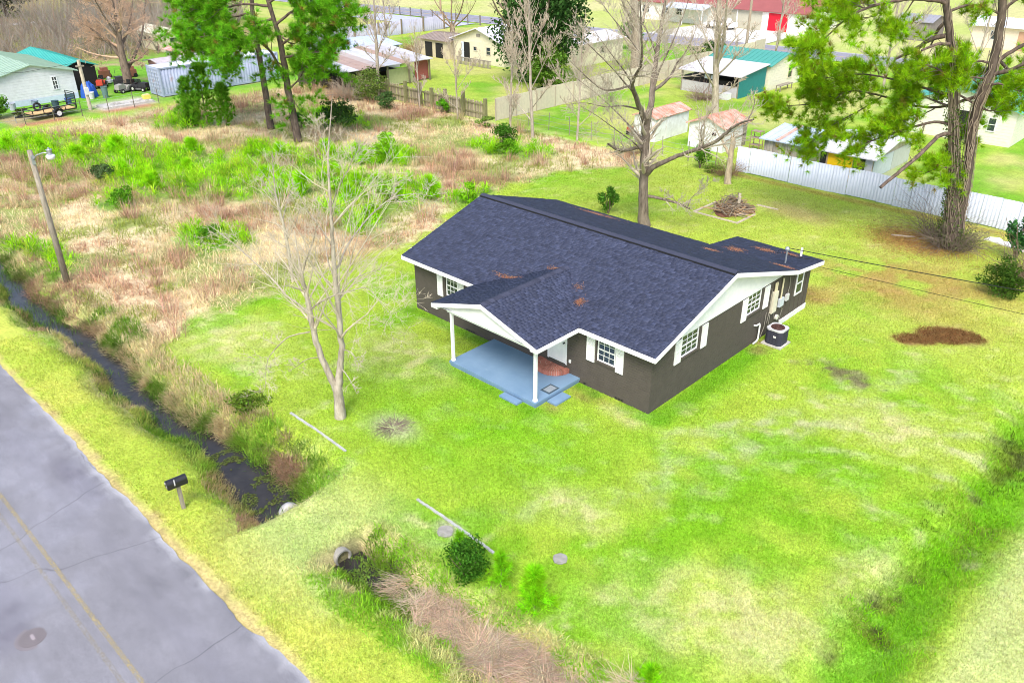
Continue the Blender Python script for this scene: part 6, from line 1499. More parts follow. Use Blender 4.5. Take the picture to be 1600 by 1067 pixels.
wfn = thing('wooden_fence', 'old mossy picket fence with heavy posts behind the rough field', 'fence', (-53.5, 26.2, 0))
px = [0, 2.3, 4.6, 6.4, 8.9, 10.9, 12.4, 14.1, 16.3, 18.9]
for i, xx in enumerate(px):
    hgt = 1.75 + .25 * ((i * 7) % 3) / 2
    MB().box(xx - .12, xx + .12, -.14, .1, -.1, hgt, (.75, .85, .5)).build('post', M['wood_grey'], wfn)
for z in (.45, 1.15): MB().box(0, 18.9, .1, .16, z, z + .1, (.8, .85, .6)).build('rail', M['wood_grey'], wfn)
pk = [MB().prism([(0, 0), (.15, 0), (.15, h_), (.075, h_ + .07), (0, h_)], 'y', .165, .19, (t, t * .98, t * .86)).mesh('picket') for h_, t in ((1.32, 1.0), (1.4, 1.25), (1.25, .8), (1.36, 1.4))]
for i in range(105):
    if i in (34, 35, 61): continue
    o = link('picket', pk[(i * 7 + i // 5) % 4], M['wood_grey'], wfn); o.location = (i * .18, 0, rng.uniform(-.04, .04)); o.rotation_euler = (0, rng.uniform(-.04, .04), 0)

bf = thing('board_fence', 'tall beige board fence running back to the far road', 'fence', (-34.0, 26.7, 0))
pn = [MB().box(-.02, .02, 0, 2.38, .02, h_, (t * .62, t * .55, t * .43)).mesh('panel') for h_, t in ((1.78, 1), (1.74, 1.08), (1.82, .94))]
for i in range(18):
    p = link('panel', pn[i % 3], M['plain'], bf); p.location = (.02 * math.sin(i), i * 2.42, 0)
    MB().box(.021, .08, i * 2.42 - .06, i * 2.42 + .04, -.1, 1.72, (.45, .38, .3)).build('post', M['plain'], bf)
wfc = thing('wire_fence', 'sagging wire fence on thin posts behind the big bare tree', 'fence', (-33.0, 27.3, 0))
for i in range(10): MB().tube([(i * 2.1, 0, -.1), (i * 2.1 + rng.uniform(-.06, .06), 0, 1.35)], .03, 6).build('post', M['wood_grey'], wfc)
for z in (.35, .7, 1.05): MB().tube([(t, .02 * math.sin(t * 3), z - .03 * math.sin(t * 1.5) ** 2) for t in np.linspace(0, 19, 40)], .008, 4).build('wire', M['metal'], wfc)
yf = thing('wire_fence', 'thin post and wire fence in front of the trailer', 'fence', (-60.6, -2, 0))
for i in range(8): MB().tube([(0, i * 2.2, -.1), (rng.uniform(-.05, .05), i * 2.2, 1.35)], .035, 6, (.5, .5, .5)).build('post', M['wood_grey'], yf)
for z in (.5, 1.1): MB().tube([(0, t, z) for t in np.linspace(0, 15.4, 12)], .008, 4).build('wire', M['metal'], yf)
gfn = thing('sheet_fence', 'grey sheet metal fence round the far paved yard', 'fence', (-78.5, 38, 0))
V, F = corr_panel(1.9, 1.75, .05, 5); V = V[:, [1, 0, 2]]
pm2 = mesh_np('panel', V, F, np.tile((.42, .42, .5), (len(V), 1)))
for i in range(12): o = link('panel', pm2, M['tin_clean'], gfn); o.location = (.05 * math.sin(i * 2), i * 1.92, 0)
for i in range(0, 13, 2): MB().box(.06, .2, i * 1.92 - .08, i * 1.92 + .08, -.1, 1.95, (.8, .7, .6)).build('post', M['wood_grey'], gfn)
rf2 = thing('rail_fence', 'open pipe rail fence at the edge of the far road', 'fence', (-98, 66.9, 0))
for i in range(9): MB().box(i * 2.6 - .07, i * 2.6 + .07, -.07, .07, -.1, 1.35, (.7, .7, .8)).build('post', M['wood_grey'], rf2)
for z in (.45, .85, 1.2): MB().tube([(0, 0, z), (20.8, 0, z)], .04, 6).build('rail', M['metal'], rf2)
for (x0, y0, lab) in ((-108, 27.5, 'weathered grey board screen in the thicket behind the left house'),):
    o = thing('board_screen', lab, 'fence', (x0, y0, 0), R(15))
    for i in range(22): MB().box(-.02, .02, i * .62, i * .62 + .58, 0, 2.2 + .1 * math.sin(i), (1.25, 1.25, 1.35)).build('board', M['wood_grey'], o)

# ------------------------------------------------------------------ neighbours' buildings
def building(name, label, cat, x0, x1, y0, y1, h, rise, axis, wall, wcol, roof, rcol, over=.3, rib=.45, lap=True, apex=.5):
    """gabled building: wall shell, two ribbed roof slopes; axis is the ridge direction. Root at the plan centre."""
    cx, cy = (x0 + x1) / 2, (y0 + y1) / 2; w, d = x1 - x0, y1 - y0
    root = thing(name, label, cat, (cx, cy, 0)); root['size'] = (w, d, h)
    a, b = (d, w) if axis == 'x' else (w, d)
    ap = -a / 2 + a * apex
    poly = [(-a / 2, 0), (a / 2, 0), (a / 2, h), (ap, h + rise), (-a / 2, h)]
    MB().prism(poly, axis, -b / 2, b / 2, wcol).build('wall', wall, root)
    if lap:
        n = int(h / .22)
        for k in range(n):
            z = .1 + k * .22; t = 1.0
            if axis == 'x':
                MB().box(-w / 2 - .012, w / 2 + .012, -d / 2 - .018, -d / 2 - .001, z, z + .2, wcol).build('siding_board', wall, root)
                MB().box(w / 2 + .001, w / 2 + .018, -d / 2 - .012, d / 2, z, z + .2, wcol).build('siding_board', wall, root)
            else:
                MB().box(-w / 2 - .012, w / 2 + .012, -d / 2 - .018, -d / 2 - .001, z, z + .2, wcol).build('siding_board', wall, root)
                MB().box(w / 2 + .001, w / 2 + .018, -d / 2 - .012, d / 2, z, z + .2, wcol).build('siding_board', wall, root)
    for s, (p, q) in enumerate((((-a / 2, h), (ap, h + rise)), ((a / 2, h), (ap, h + rise)))):
        p, q = np.array(p), np.array(q); dv = (p - q); L = np.linalg.norm(dv); dv = dv / L; e = p + dv * over
        nn = np.array((-dv[1], dv[0])); nn = nn if nn[1] > 0 else -nn
        poly = [tuple(q + nn * .004), tuple(e + nn * .004), tuple(e + nn * .07), tuple(q + nn * .07)]
        r = MB().prism(poly, axis, -b / 2 - over, b / 2 + over, rcol).build('roof', roof, root)
        if rib:
            mb = MB(); poly2 = [tuple(q + nn * .06), tuple(e + nn * .06), tuple(e + nn * .105), tuple(q + nn * .105)]
            t = -b / 2 - over + .05
            while t < b / 2 + over: mb.prism(poly2, axis, t, t + .06, rcol); t += rib
            tag(mb.build('ribs', roof, r), kind='stuff')
    return root
def panel(root, name, face, a0, a1, z0, z1, mat, col=(1, 1, 1), off=.02, th=.03, frame=None, bars=(0, 0)):
    """door, window or panel on a face: S (-y) or E (+x); a in local x or y. A window gets a frame with the pane inside"""
    w, d, h = root['size']
    def bx(mb, p, q, e, f, o0, o1, c):
        return mb.box(p, q, -d / 2 - o1, -d / 2 - o0, e, f, c) if face == 'S' else mb.box(w / 2 + o0, w / 2 + o1, p, q, e, f, c)
    if frame is None:
        return bx(MB(), a0, a1, z0, z1, off, off + th, col).build(name, mat, root)
    mb = MB(); f = .07
    for s in ((a0, a0 + f, z0, z1), (a1 - f, a1, z0, z1), (a0 + f, a1 - f, z0, z0 + f), (a0 + f, a1 - f, z1 - f, z1)): bx(mb, *s, off, off + th + .03, frame)
    for i in range(bars[0]): t = a0 + (a1 - a0) * (i + 1) / (bars[0] + 1); bx(mb, t - .02, t + .02, z0 + f, z1 - f, off + .012, off + th + .02, frame)
    for i in range(bars[1]): t = z0 + (z1 - z0) * (i + 1) / (bars[1] + 1); bx(mb, a0 + f, a1 - f, t - .02, t + .02, off + .014, off + th + .022, frame)
    o = mb.build(name, M['plain'], root); bx(MB(), a0 + f, a1 - f, z0 + f, z1 - f, off + .001, off + .01, col).build('pane', mat, o); return o
P_, T_, TC_ = M['plain'], M['tin'], M['tin_clean']
WHT = (.66, .67, .7); CRM = (.74, .69, .50); TEAL = (.10, .34, .29)

# white house with green roof, far left
b = building('house', 'white clapboard house with pale green metal roof at the left edge', 'house', -80, -68.3, .4, 7.3, 2.45, .85, 'x', P_, WHT, TC_, (.30, .42, .32), .35, .6)
panel(b, 'window', 'E', 1.45, 1.95, 1.0, 2.15, M['glass'], (.35, .38, .45), .02, .03, (.7, .72, .75), (1, 2))
panel(b, 'gable_vent', 'E', -.4, .5, 2.75, 2.95, P_, (.65, .66, .68))
panel(b, 'skirting', 'E', -3.4, 3.4, 0, .5, P_, (.5, .58, .7), .021)
panel(b, 'hatch', 'E', 2.2, 3.0, .05, .5, P_, (.08, .15, .2), .055)
o = building('porch', 'teal metal roofed porch behind the white house', 'porch', -84, -72, 7.6, 10.6, 2.1, .5, 'x', M['dark'], (.1, .1, .1), TC_, (.06, .38, .33), .25, .5, False)
panel(o, 'board', 'S', -1, 3, .2, 1.9, M['wood_grey'])
# junk by the white house
o = thing('tarp_pile', 'crumpled blue tarpaulin beside the white house wall', 'tarp', (-67.9, 8.2, 0))
mb = MB(); pts = [(rng.uniform(-.5, .5), rng.uniform(-.7, .7)) for _ in range(8)]
for i, (x, y) in enumerate(pts): mb.lathe([(.45, 0), (.4, .4), (.25, .9 + .15 * (i % 3)), (.02, 1.2 + .2 * (i % 2))], (x * .5, y * .6, 0), 7, (.02, .09, .42))
mb.build('folds', P_, o)
for i, (x, y, hh, c, lab) in enumerate(((-66.6, 9.0, .95, (.12, .2, .2), 'dark green rubbish bin beside the utility pole'), (-67.0, 7.9, .55, (.6, .6, .62), 'white bucket beside the blue tarpaulin'), (-66.2, 5.6, .5, (.06, .1, .3), 'blue tub against the white house wall'), (-67.3, 3.2, .5, (.25, .3, .42), 'grey tub behind the trailer'), (-67.3, 1.4, .55, (.4, .42, .5), 'pale grey tub behind the trailer tongue'))):
    o = thing('bin', lab, 'bin', (x, y, 0)); rr = .28
    MB().lathe([(rr * .8, 0), (rr, hh), (rr * 1.08, hh), (rr * 1.08, hh + .04), (rr * .92, hh + .04), (rr * .75, .05)], (0, 0, 0), 14, c).build('body', P_, o)
# utility trailer
t = thing('utility_trailer', 'open utility trailer with mesh ramp parked by the white house', 'trailer', (-62.4, 3.0, 0), R(8))
mb = MB()
for x in (-.75, .75):
    mb.bar((x, -2.0, .45), (x, 1.6, .45), .07, .09); mb.bar((x, -2.0, .82), (x, 1.6, .82), .06, .06)
    for y in (-2.0, -1.1, -.2, .7, 1.6): mb.bar((x, y, .45), (x, y, .82), .05, .05)
mb.bar((-.75, -2, .45), (.75, -2, .45), .07, .09); mb.bar((-.75, 1.6, .45), (.75, 1.6, .45), .07, .09); mb.bar((-.75, -2, .82), (.75, -2, .82), .06, .06)
mb.bar((-.7, -2, .42), (0, -3.1, .42), .07, .08); mb.bar((.7, -2, .42), (0, -3.1, .42), .07, .08)
mb.build('frame', M['black'], t)
for i in range(8): MB().box(-.72 + i * .18, -.55 + i * .18, -1.98, 1.58, .5, .53, (1.6, 1.5, 1.2)).build('deck_board', M['wood_tan'], t)
rp = MB(); rp.bar((-.72, 1.66, .5), (-.72, 1.72, 1.75), .06, .06).bar((.72, 1.66, .5), (.72, 1.72, 1.75), .06, .06)
for k in range(9): rp.bar((-.7, 1.66 + .006 * k, .55 + k * .148), (.7, 1.66 + .006 * k, .55 + k * .148), .03, .05)
rp.build('ramp', M['black'], t)
for x in (-.88, .88):
    wv = MB().tube([(x - .1, .0, .34), (x + .1, 0, .34)], .34, 20).build('wheel', M['rubber'], t)
    MB().tube([(x - .105, 0, .34), (x + .105, 0, .34)], .2, 16, (.75, .75, .77)).build('rim', P_, wv)
    MB().prism([(.42 * math.cos(a), .36 + .42 * math.sin(a)) for a in np.linspace(.2, 2.94, 9)] + [(.36 * math.cos(a), .36 + .36 * math.sin(a)) for a in np.linspace(2.94, .2, 9)], 'x', x - .14, x + .14).build('mudguard', M['black'], t)
MB().tube([(0, -3.1, .0), (0, -3.1, .6)], .03, 8).build('jack', M['metal'], t)
o = thing('spare_tyre', 'black tyre leaning inside the trailer', 'tyre', (-62.65, 1.95, .53), R(8)); mb = MB()
mb.tube([(0, .27 * math.cos(a), .36 + .27 * math.sin(a)) for a in np.linspace(0, 6.2832, 22)], .085, 8); mb.build('tread', M['rubber'], o)
o = thing('barrel', 'dark green drum standing in the trailer', 'barrel', (-62.5, 3.35, .53), R(8)); MB().lathe([(.26, 0), (.28, .03), (.27, .3), (.28, .33), (.27, .6), (.3, .62), (.3, .66), (.02, .67)], (0, 0, 0), 16, (.03, .07, .08)).build('body', P_, o)
# utility pole by the white house
up = thing('utility_pole', 'pale utility pole with a meter between white house and scrap yard', 'pole', (-62.5, 6.0, 0))
MB().tube([(0, 0, -.2), (-.05, 0, 4.1)], [.16, .14], 10, (1.7, 1.7, 1.7)).build('pole', M['wood_grey'], up)
MB().box(.12, .28, -.15, .15, 1.3, 1.9, (.6, .62, .65)).build('meter', P_, up)
MB().box(-.2, .1, -.3, .3, 3.55, 3.65).build('crossarm', M['wood_grey'], up)
tag(MB().tube([(-62.55, 6, 3.9), (-65.5, 2.4, 3.2), (-68.2, -2, 3.3)], .015, 5).build('power_wire', M['rubber']), 'wire drooping from the pale utility pole across the white gable', 'wire')
# low rubble wall and pad beside the pole
o = thing('rubble_slab', 'broken concrete slab with rubble beside the utility pole', 'slab', (-62.4, 9.0, 0)); MB().box(-.9, .9, -2.2, 2.2, 0, .16).build('slab', M['concrete'], o)
for i in range(16): x, y, s = rng.uniform(-.7, .7), rng.uniform(-1.6, 2.0), rng.uniform(.12, .3); MB().box(x, x + s, y, y + s * 1.3, .16, .16 + s * .6, (.8, .8, .8)).build('block', M['concrete'], o)
o = thing('crate', 'small yellow crate on the rubble slab', 'crate', (-62.6, 11.0, .0)); MB().box(-.25, .25, -.3, .3, .16, .5, (.7, .62, .12)).box(-.2, .2, -.25, .25, .5, .56, (.6, .55, .3)).build('body', P_, o)
# riding mowers and scrap
def mower(label, loc, rz, body, seat=(.02, .02, .02)):
    m = thing('riding_mower', label, 'mower', loc, rz)
    MB().prism([(-.8, .35), (.1, .35), (.1, .55), (-.2, .8), (-.75, .75)], 'x', -.28, .28, body).build('hood', P_, m)
    MB().prism([(.05, .3), (.85, .3), (.85, .6), (.4, .66), (.1, .45)], 'x', -.36, .36, body).build('rear_body', P_, m)
    MB().box(-.22, .22, .35, .72, .66, .74, seat).box(-.22, .22, .68, .76, .7, 1.05, seat).build('seat', P_, m)
    MB().lathe([(.45, 0), (.5, .05), (.48, .14), (.1, .18)], (0, .05, .14), 16, (.12, .12, .12)).build('cutting_deck', P_, m)
    MB().tube([(0, -.05, .55), (0, .12, .92)], .025, 6).tube([(.18 * math.cos(a), .12 + .12 * math.sin(a), .92 + .1 * math.sin(a)) for a in np.linspace(0, 6.283, 14)], .02, 5).build('steering_wheel', M['black'], m)
    for x in (-.42, .42):
        for y, r_ in ((-.55, .19), (.55, .27)): w2 = MB().tube([(x - .09, y, r_), (x + .09, y, r_)], r_, 14).build('wheel', M['rubber'], m); MB().tube([(x - .095, y, r_), (x + .095, y, r_)], r_ * .5, 10, (.6, .6, .55)).build('rim', P_, w2)
    return m
mower('red riding mower on the grass behind the utility pole', (-71.5, 10.6, 0), R(60), (.5, .06, .03))
mower('dark green riding mower below the willow', (-69.0, 12.6, 0), R(200), (.04, .10, .05))
mower('black riding mower nearest to the container end', (-67.3, 12.6, 0), R(120), (.03, .03, .035))
mower('grey riding mower in the scrap in front of the willow', (-67.8, 11.2, 0), R(20), (.3, .3, .27))
for i, (x, y, lab, c) in enumerate(((-70.3, 12.0, 'black engine block left of the dark green mower', (.04, .04, .045)), (-66.6, 13.9, 'rusty machine frame beside the pink shed door', (.25, .14, .08)), (-76.5, 13.0, 'red-brown steel tank standing in the grass behind the mowers', (.22, .09, .06)), (-78.5, 10.5, 'brown steel box behind the teal porch', (.25, .12, .08)), (-75.0, 15.0, 'second red-brown tank beside the willow trunk', (.26, .11, .07)))):
    o = thing('scrap_machine', lab, 'machine', (x, y, 0), i * .8)
    MB().box(-.4, .4, -.5, .5, .1, .75, c).box(-.3, .3, -.35, .2, .75, 1.05, tuple(q * 1.3 for q in c)).build('housing', P_, o)
    for s in (-1, 1): MB().tube([(s * .42, -.3, .2), (s * .5, -.3, .2)], .2, 12).build('wheel', M['rubber'], o); MB().tube([(s * .25, .4, .3), (s * .28, .9, .9)], .03, 6, c).build('lever', P_, o)
o = thing('white_mower', 'small white topped push mower behind the red mower', 'mower', (-73.0, 12.0, 0), .7)
MB().box(-.3, .3, -.35, .35, .15, .35, (.75, .75, .76)).lathe([(.2, .35), (.22, .55), (.05, .7)], (0, 0, 0), 12, (.75, .75, .75)).build('deck', P_, o)
for s in (-1, 1): MB().tube([(s * .25, .3, .3), (s * .25, 1.0, 1.1)], .02, 6).build('handle', M['black'], o)

# shipping container
ct = thing('shipping_container', 'long weathered blue-grey shipping container', 'container', (-63.9, 18.7, 0))
CB = (.33, .38, .50)
MB().box(-1.16, 1.16, -6.02, 6.02, .12, 2.5, CB).build('core', M['tin'], ct)
V, F = corr_panel(12.0, 2.2, .05, 40); V = np.stack([1.165 + .05 - V[:, 1], V[:, 0] - 6.0, V[:, 2] + .25], -1)
link('side_wall', mesh_np('side_wall', V, F[:, ::-1], np.tile(CB, (len(V), 1))), M['tin'], ct)
fr = MB()
for x in (-1.2, 1.2):
    fr.box(x - .05, x + .05, -6.1, 6.1, .08, .26, CB); fr.box(x - .045, x + .045, -6.1, 6.1, 2.44, 2.56, CB)
    for y in (-6.06, 6.06): fr.box(x - .07, x + .07, y - .06, y + .06, .05, 2.6, CB)
for y in (-6.06, 6.06): fr.box(-1.13, 1.13, y - .05, y + .05, .08, .26, CB); fr.box(-1.13, 1.13, y - .05, y + .05, 2.44, 2.56, CB)
fr.build('frame', M['tin'], ct)
MB().box(-1.15, 1.15, -6.0, 6.0, 2.5, 2.545, (.72, .72, .75)).build('roof', TC_, ct)
for s in (-1, 1):
    dd = MB().box(min(0, s * 1.12) + .01, max(0, s * 1.12) - .01, -6.1, -6.05, .27, 2.43, CB)
    for z in np.arange(.45, 2.4, .32): dd.box(min(0, s * 1.05) + .04, max(0, s * 1.05) - .04, -6.125, -6.1, z, z + .14, (.4, .45, .56))
    dd = dd.build('door', M['tin'], ct)
    for q in (.35, .8): MB().tube([(s * q, -6.15, .3), (s * q, -6.15, 2.4)], .02, 6).build('lock_bar', M['metal'], dd)
for y in (-5.7, 0, 5.7): MB().box(-1.2, 1.2, y - .2, y + .2, 0, .08).build('support_block', M['wood_grey'], ct)
# pink shed and striped roof behind the container
b = building('shed', 'pink walled lean-to shed behind the container', 'shed', -69.2, -66.2, 14.6, 19, 2.3, .25, 'y', P_, (.62, .34, .32), T_, (.5, .46, .48), .4, .5, False)
panel(b, 'door', 'S', -.6, .5, 0, 2.0, P_, (.7, .36, .34))
building('shed', 'shed with red and white striped metal roof behind the container', 'shed', -77, -72, 20, 26, 2.0, .8, 'x', P_, (.55, .5, .42), pmat('striped_tin', (.55, .2, .16), (.68, .52, .48), 1.2, .6, stretch=(6, .2, .2)), (1, 1, 1), .3, .5, False)
o = building('camper', 'cream camper body with dark windows behind the striped roof', 'camper', -95, -87.5, 24.5, 28, 1.9, .55, 'x', P_, (.66, .6, .42), P_, (.7, .66, .5), .1, 0, False)
for a in (-2.6, -1.3, 0, 1.3): panel(o, 'window', 'S', a, a + .9, 1.0, 1.6, M['glass'], (1, 1, 1), .02, .03, (.5, .46, .35))
panel(o, 'window', 'E', -.9, .7, 1.0, 1.6, M['glass'], (1, 1, 1), .02, .03, (.5, .46, .35))
for x in (-2.4, 2.2): MB().tube([(x, -1.85, .3), (x, -1.65, .3)], .33, 14).build('wheel', M['rubber'], o)
o = thing('pickup_truck', 'blue pickup truck parked behind the camper', 'truck', (-97.5, 35.0, 0), R(25)); BL = (.05, .12, .35)
MB().prism([(-2.5, .45), (2.4, .45), (2.4, .95), (1.2, 1.05), (-2.5, 1.0)], 'x', -.9, .9, BL).build('body', M['gloss'], o)
cbn = MB().prism([(-.4, 1.03), (1.25, 1.04), (.7, 1.6), (-.25, 1.62)], 'x', -.8, .8, BL).build('cab', M['gloss'], o)
MB().prism([(-.15, 1.12), (.95, 1.12), (.6, 1.52), (-.1, 1.52)], 'x', -.82, .82).build('window', M['glass'], cbn)
for x in (-.85, .85):
    for y in (-1.6, 1.5): MB().tube([(x - .12, y, .36), (x + .12, y, .36)], .36, 14).build('wheel', M['rubber'], o)

# open sheds with rusty tin roofs
def mono_roof(root, name, x0, x1, y0, y1, zl, zh, mat, col, th=.05, ribs=.5):
    r = MB(); r.add([(x0, y0, zh), (x1, y0, zl), (x1, y1, zl), (x0, y1, zh), (x0, y0, zh - th), (x1, y0, zl - th), (x1, y1, zl - th), (x0, y1, zh - th)], [(0, 1, 2, 3), (7, 6, 5, 4), (0, 4, 5, 1), (1, 5, 6, 2), (2, 6, 7, 3), (3, 7, 4, 0)], col)
    return r.build(name, mat, root)
o = thing('open_shed', 'long open shed with rusty pale tin roof behind the wooden fence', 'shed', (-54.8, 29.5, 0))
RS = [(.48, .46, .47), (.4, .27, .2), (.52, .52, .55), (.44, .37, .33), (.38, .27, .22), (.54, .54, .57)]
for i in range(11): mono_roof(o, 'roof_sheet', -3.8, 3.9, -5.5 + i * 1.0, -4.49 + i * 1.0, 2.05 + .012 * (i % 2), 2.75 + .012 * (i % 2), T_, RS[(i * 5 + i // 3) % 6])
for y in (-5.2, -2.6, 0, 2.6, 5.2):
    for x, z in ((3.6, 2.0), (-3.6, 2.6)): MB().box(x - .07, x + .07, y - .07, y + .07, 0, z, (.7, .7, .6)).build('post', M['wood_grey'], o)
MB().box(-3.6, -3.5, -5.3, 5.3, 0, 2.4, (.4, .4, .4)).build('back_wall', M['wood_grey'], o)
MB().box(3.2, 3.3, 3.6, 5.3, .1, 1.9, (.34, .1, .09)).build('red_panel', P_, o)
MB().box(3.1, 3.2, .2, 3.4, .05, 1.5, (.5, .52, .28)).build('side_panel', P_, o)
MB().box(-2.5, 1.5, -4.6, 3, 0, 1.1, (.1, .09, .08)).build('stored_clutter', M['wood_grey'], o)
b = building('shed', 'shed with pale blue metal roof behind the open shed', 'shed', -66.5, -59.2, 30.8, 37.4, 2.3, .5, 'y', P_, (.4, .4, .42), TC_, (.45, .52, .66), .3, .5, False)
panel(b, 'door', 'S', -1, 1, 0, 2.0, P_, (.2, .2, .22))

# small cream house with deck
b = building('house', 'small cream house with silver tin roof beside the magnolia', 'house', -58.2, -50.4, 44.5, 52.5, 2.35, 1.25, 'y', P_, CRM, T_, (.68, .67, .72), .45, .5)
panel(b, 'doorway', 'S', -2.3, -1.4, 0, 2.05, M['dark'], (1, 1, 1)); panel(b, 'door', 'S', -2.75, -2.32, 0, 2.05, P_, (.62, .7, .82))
panel(b, 'window', 'S', -.8, -.2, 1.25, 1.75, M['glass'], (1, 1, 1), .02, .03, (.6, .56, .45)); panel(b, 'window', 'S', 1.2, 1.9, 1.0, 1.85, M['glass'], (1, 1, 1), .02, .03, (.6, .56, .45), (0, 1)); panel(b, 'gable_vent', 'S', -.3, .3, 2.75, 3.05, P_, (.3, .27, .22))
panel(b, 'window', 'E', -2, -1.2, 1.0, 1.8, M['glass'], (1, 1, 1), .02, .03, (.6, .56, .45))
dk = thing('deck_railing', 'grey wooden railing in front of the small cream house', 'railing', (-54, 42.9, 0))
for i in range(26): MB().box(i * .2 - 2, i * .2 - 1.92, -.03, .03, 0, .7, (1.1, 1.1, 1.2)).build('baluster', M['wood_grey'], dk)
MB().box(-2.1, 3.2, -.05, .05, .7, .8, (1.1, 1.1, 1.2)).build('rail', M['wood_grey'], dk)
o = building('shed', 'brown roofed lean-to at the left of the small cream house', 'shed', -63.5, -58.5, 44.0, 49, 1.9, .35, 'x', P_, (.55, .48, .34), T_, (.3, .24, .2), .3, .5, False)
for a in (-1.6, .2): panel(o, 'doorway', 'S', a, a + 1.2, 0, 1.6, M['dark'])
b = building('shed', 'cream shed with white tin roof behind the magnolia', 'shed', -49.6, -44.6, 50.2, 57.5, 2.3, .5, 'y', P_, CRM, T_, (.75, .75, .78), .3, .5)
panel(b, 'door', 'S', -.5, .5, 0, 2, P_, (.5, .46, .34)); panel(b, 'window', 'E', -.5, .4, 1.0, 1.8, M['glass'], (1, 1, 1), .02, .03, (.6, .56, .45))

# two white sheds with rusty roofs
b = building('shed', 'left one of the two white sheds with rust streaked roof', 'shed', -22.6, -20.7, 29.8, 34.1, 1.7, .35, 'y', M['white_worn'], (1, 1, 1), M['rust'], (1, 1, 1), .15, .4, False)
panel(b, 'door', 'E', -.8, .2, .05, 1.55, M['white_worn'])
b = building('shed', 'right one of the two white sheds with red rusted roof', 'shed', -18.4, -15.6, 30.6, 33.8, 1.7, .55, 'y', M['white_worn'], (1, 1, 1), M['rust'], (1, 1, 1), .2, .4, False, .55)
panel(b, 'hatch', 'S', .5, .8, 1.1, 1.3, M['dark']); panel(b, 'brace', 'E', -1.2, 1.4, .75, .85, M['wood_grey']); panel(b, 'doorway', 'E', 1.0, 1.5, .0, 1.5, M['wood_grey'])
for x, y, lab in ((-14.6, 32.6, 'rusty angle frame leaning beside the right white shed'),):
    o = thing('rack', lab, 'rack', (x, y, 0))
    for q in (0, .7):
        for s in (0, .5): MB().tube([(q, s, 0), (q, s, 1.4)], .03, 6, (.3, .2, .15)).build('upright', P_, o)
    for z in (.4, .9, 1.35): MB().box(0, .7, 0, .5, z, z + .03, (.3, .22, .16)).build('shelf', P_, o)
o = thing('red_tiller', 'small red garden tiller beside the left white shed', 'tiller', (-23.3, 30.4, 0)); MB().box(-.25, .25, -.2, .2, .3, .6, (.5, .08, .05)).build('engine', P_, o)
for s in (-1, 1): MB().tube([(s * .3, 0, .22), (s * .2, 0, .22)], .22, 12).build('wheel', M['rubber'], o); MB().tube([(s * .2, .1, .5), (s * .25, .8, .95)], .02, 6).build('handle', M['black'], o)
# grey and yellow fronted sheds behind the white fence
b = building('shed', 'grey board shed with rust striped blue tin roof behind the white fence', 'shed', -12.2, -9.9, 30.0, 34.0, 1.75, .35, 'x', M['wood_grey'], (1.3, 1.3, 1.45), T_, (.50, .58, .70), .3, .45, False, .75)
for i in range(11): panel(b, 'board', 'S', -1.15 + i * .21, -.96 + i * .21, .05, 1.7, M['wood_grey'], (1.2 + .25 * (i % 3), 1.2 + .25 * (i % 3), 1.35 + .25 * (i % 3)), .005)
MB().box(-.25, -.02, -2.3, 1.0, 2.0, 2.06, (1, 1, 1), [[1, 0, 0], [0, .993, -.115], [0, .115, .993]]).build('rust_strip', M['rust'], b)
b = building('shed', 'shed with a yellow front panel and dark doorway behind the white fence', 'shed', -8.1, -4.8, 29.4, 35.4, 1.9, .5, 'x', M['wood_grey'], (1.7, 1.7, 1.6), T_, (.72, .70, .72), .3, .5, False)
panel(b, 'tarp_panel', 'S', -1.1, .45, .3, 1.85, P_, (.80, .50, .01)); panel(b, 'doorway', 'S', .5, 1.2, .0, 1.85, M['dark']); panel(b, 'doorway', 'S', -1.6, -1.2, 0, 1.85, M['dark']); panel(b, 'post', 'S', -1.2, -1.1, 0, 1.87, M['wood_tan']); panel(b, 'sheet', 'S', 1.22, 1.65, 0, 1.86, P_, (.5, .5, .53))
panel(b, 'side_sheet', 'E', -2.9, 0, .6, 1.8, P_, (.55, .6, .62)); panel(b, 'side_sheet', 'E', .05, 2.9, .6, 1.8, P_, (.5, .52, .48)); panel(b, 'side_sheet', 'E', -2.9, 2.9, .02, .58, P_, (.52, .53, .32))
# workshop: cream and teal with a grey lean-to
b = building('workshop', 'cream workshop with teal metal roof in front of the far road', 'workshop', -30.2, -23.7, 52.0, 58.0, 2.25, .75, 'x', P_, (.74, .72, .58), TC_, (.07, .30, .25), .25, .5)
panel(b, 'window', 'E', .5, 1.4, .7, 2.0, M['glass'], (1, 1, 1), .02, .03, (.62, .55, .42), (0, 1)); panel(b, 'corner_board', 'E', 2.75, 3.0, 0, 2.2, P_, (.8, .8, .78))
o = thing('bench', 'weathered grey bench against the cream workshop wall', 'bench', (-22.9, 53.6, 0)); MB().box(-.25, .25, -1.2, 1.2, .5, .56).build('seat', M['wood_grey'], o)
for x in (-.2, .2):
    for y in (-1.1, 1.1): MB().box(x - .04, x + .04, y - .04, y + .04, 0, .5).build('leg', M['wood_grey'], o)
l = thing('lean_to', 'lean-to with dark teal end wall and pale tin roof on the workshop', 'shed', (-27.0, 49.4, 0))
r = MB(); r.add([(-3.3, -2.6, 1.95), (3.3, -2.6, 1.95), (3.3, 2.5, 2.45), (-3.3, 2.5, 2.45), (-3.3, -2.6, 1.88), (3.3, -2.6, 1.88), (3.3, 2.5, 2.38), (-3.3, 2.5, 2.38)], [(0, 1, 2, 3), (7, 6, 5, 4), (0, 4, 5, 1), (1, 5, 6, 2), (2, 6, 7, 3), (3, 7, 4, 0)], (.62, .6, .64)); r.build('roof', T_, l)
MB().prism([(-2.2, 0), (2.4, 0), (2.4, 2.4), (-2.2, 1.92)], 'x', 2.95, 3.05, (.02, .2, .2)).build('end_wall', P_, l)
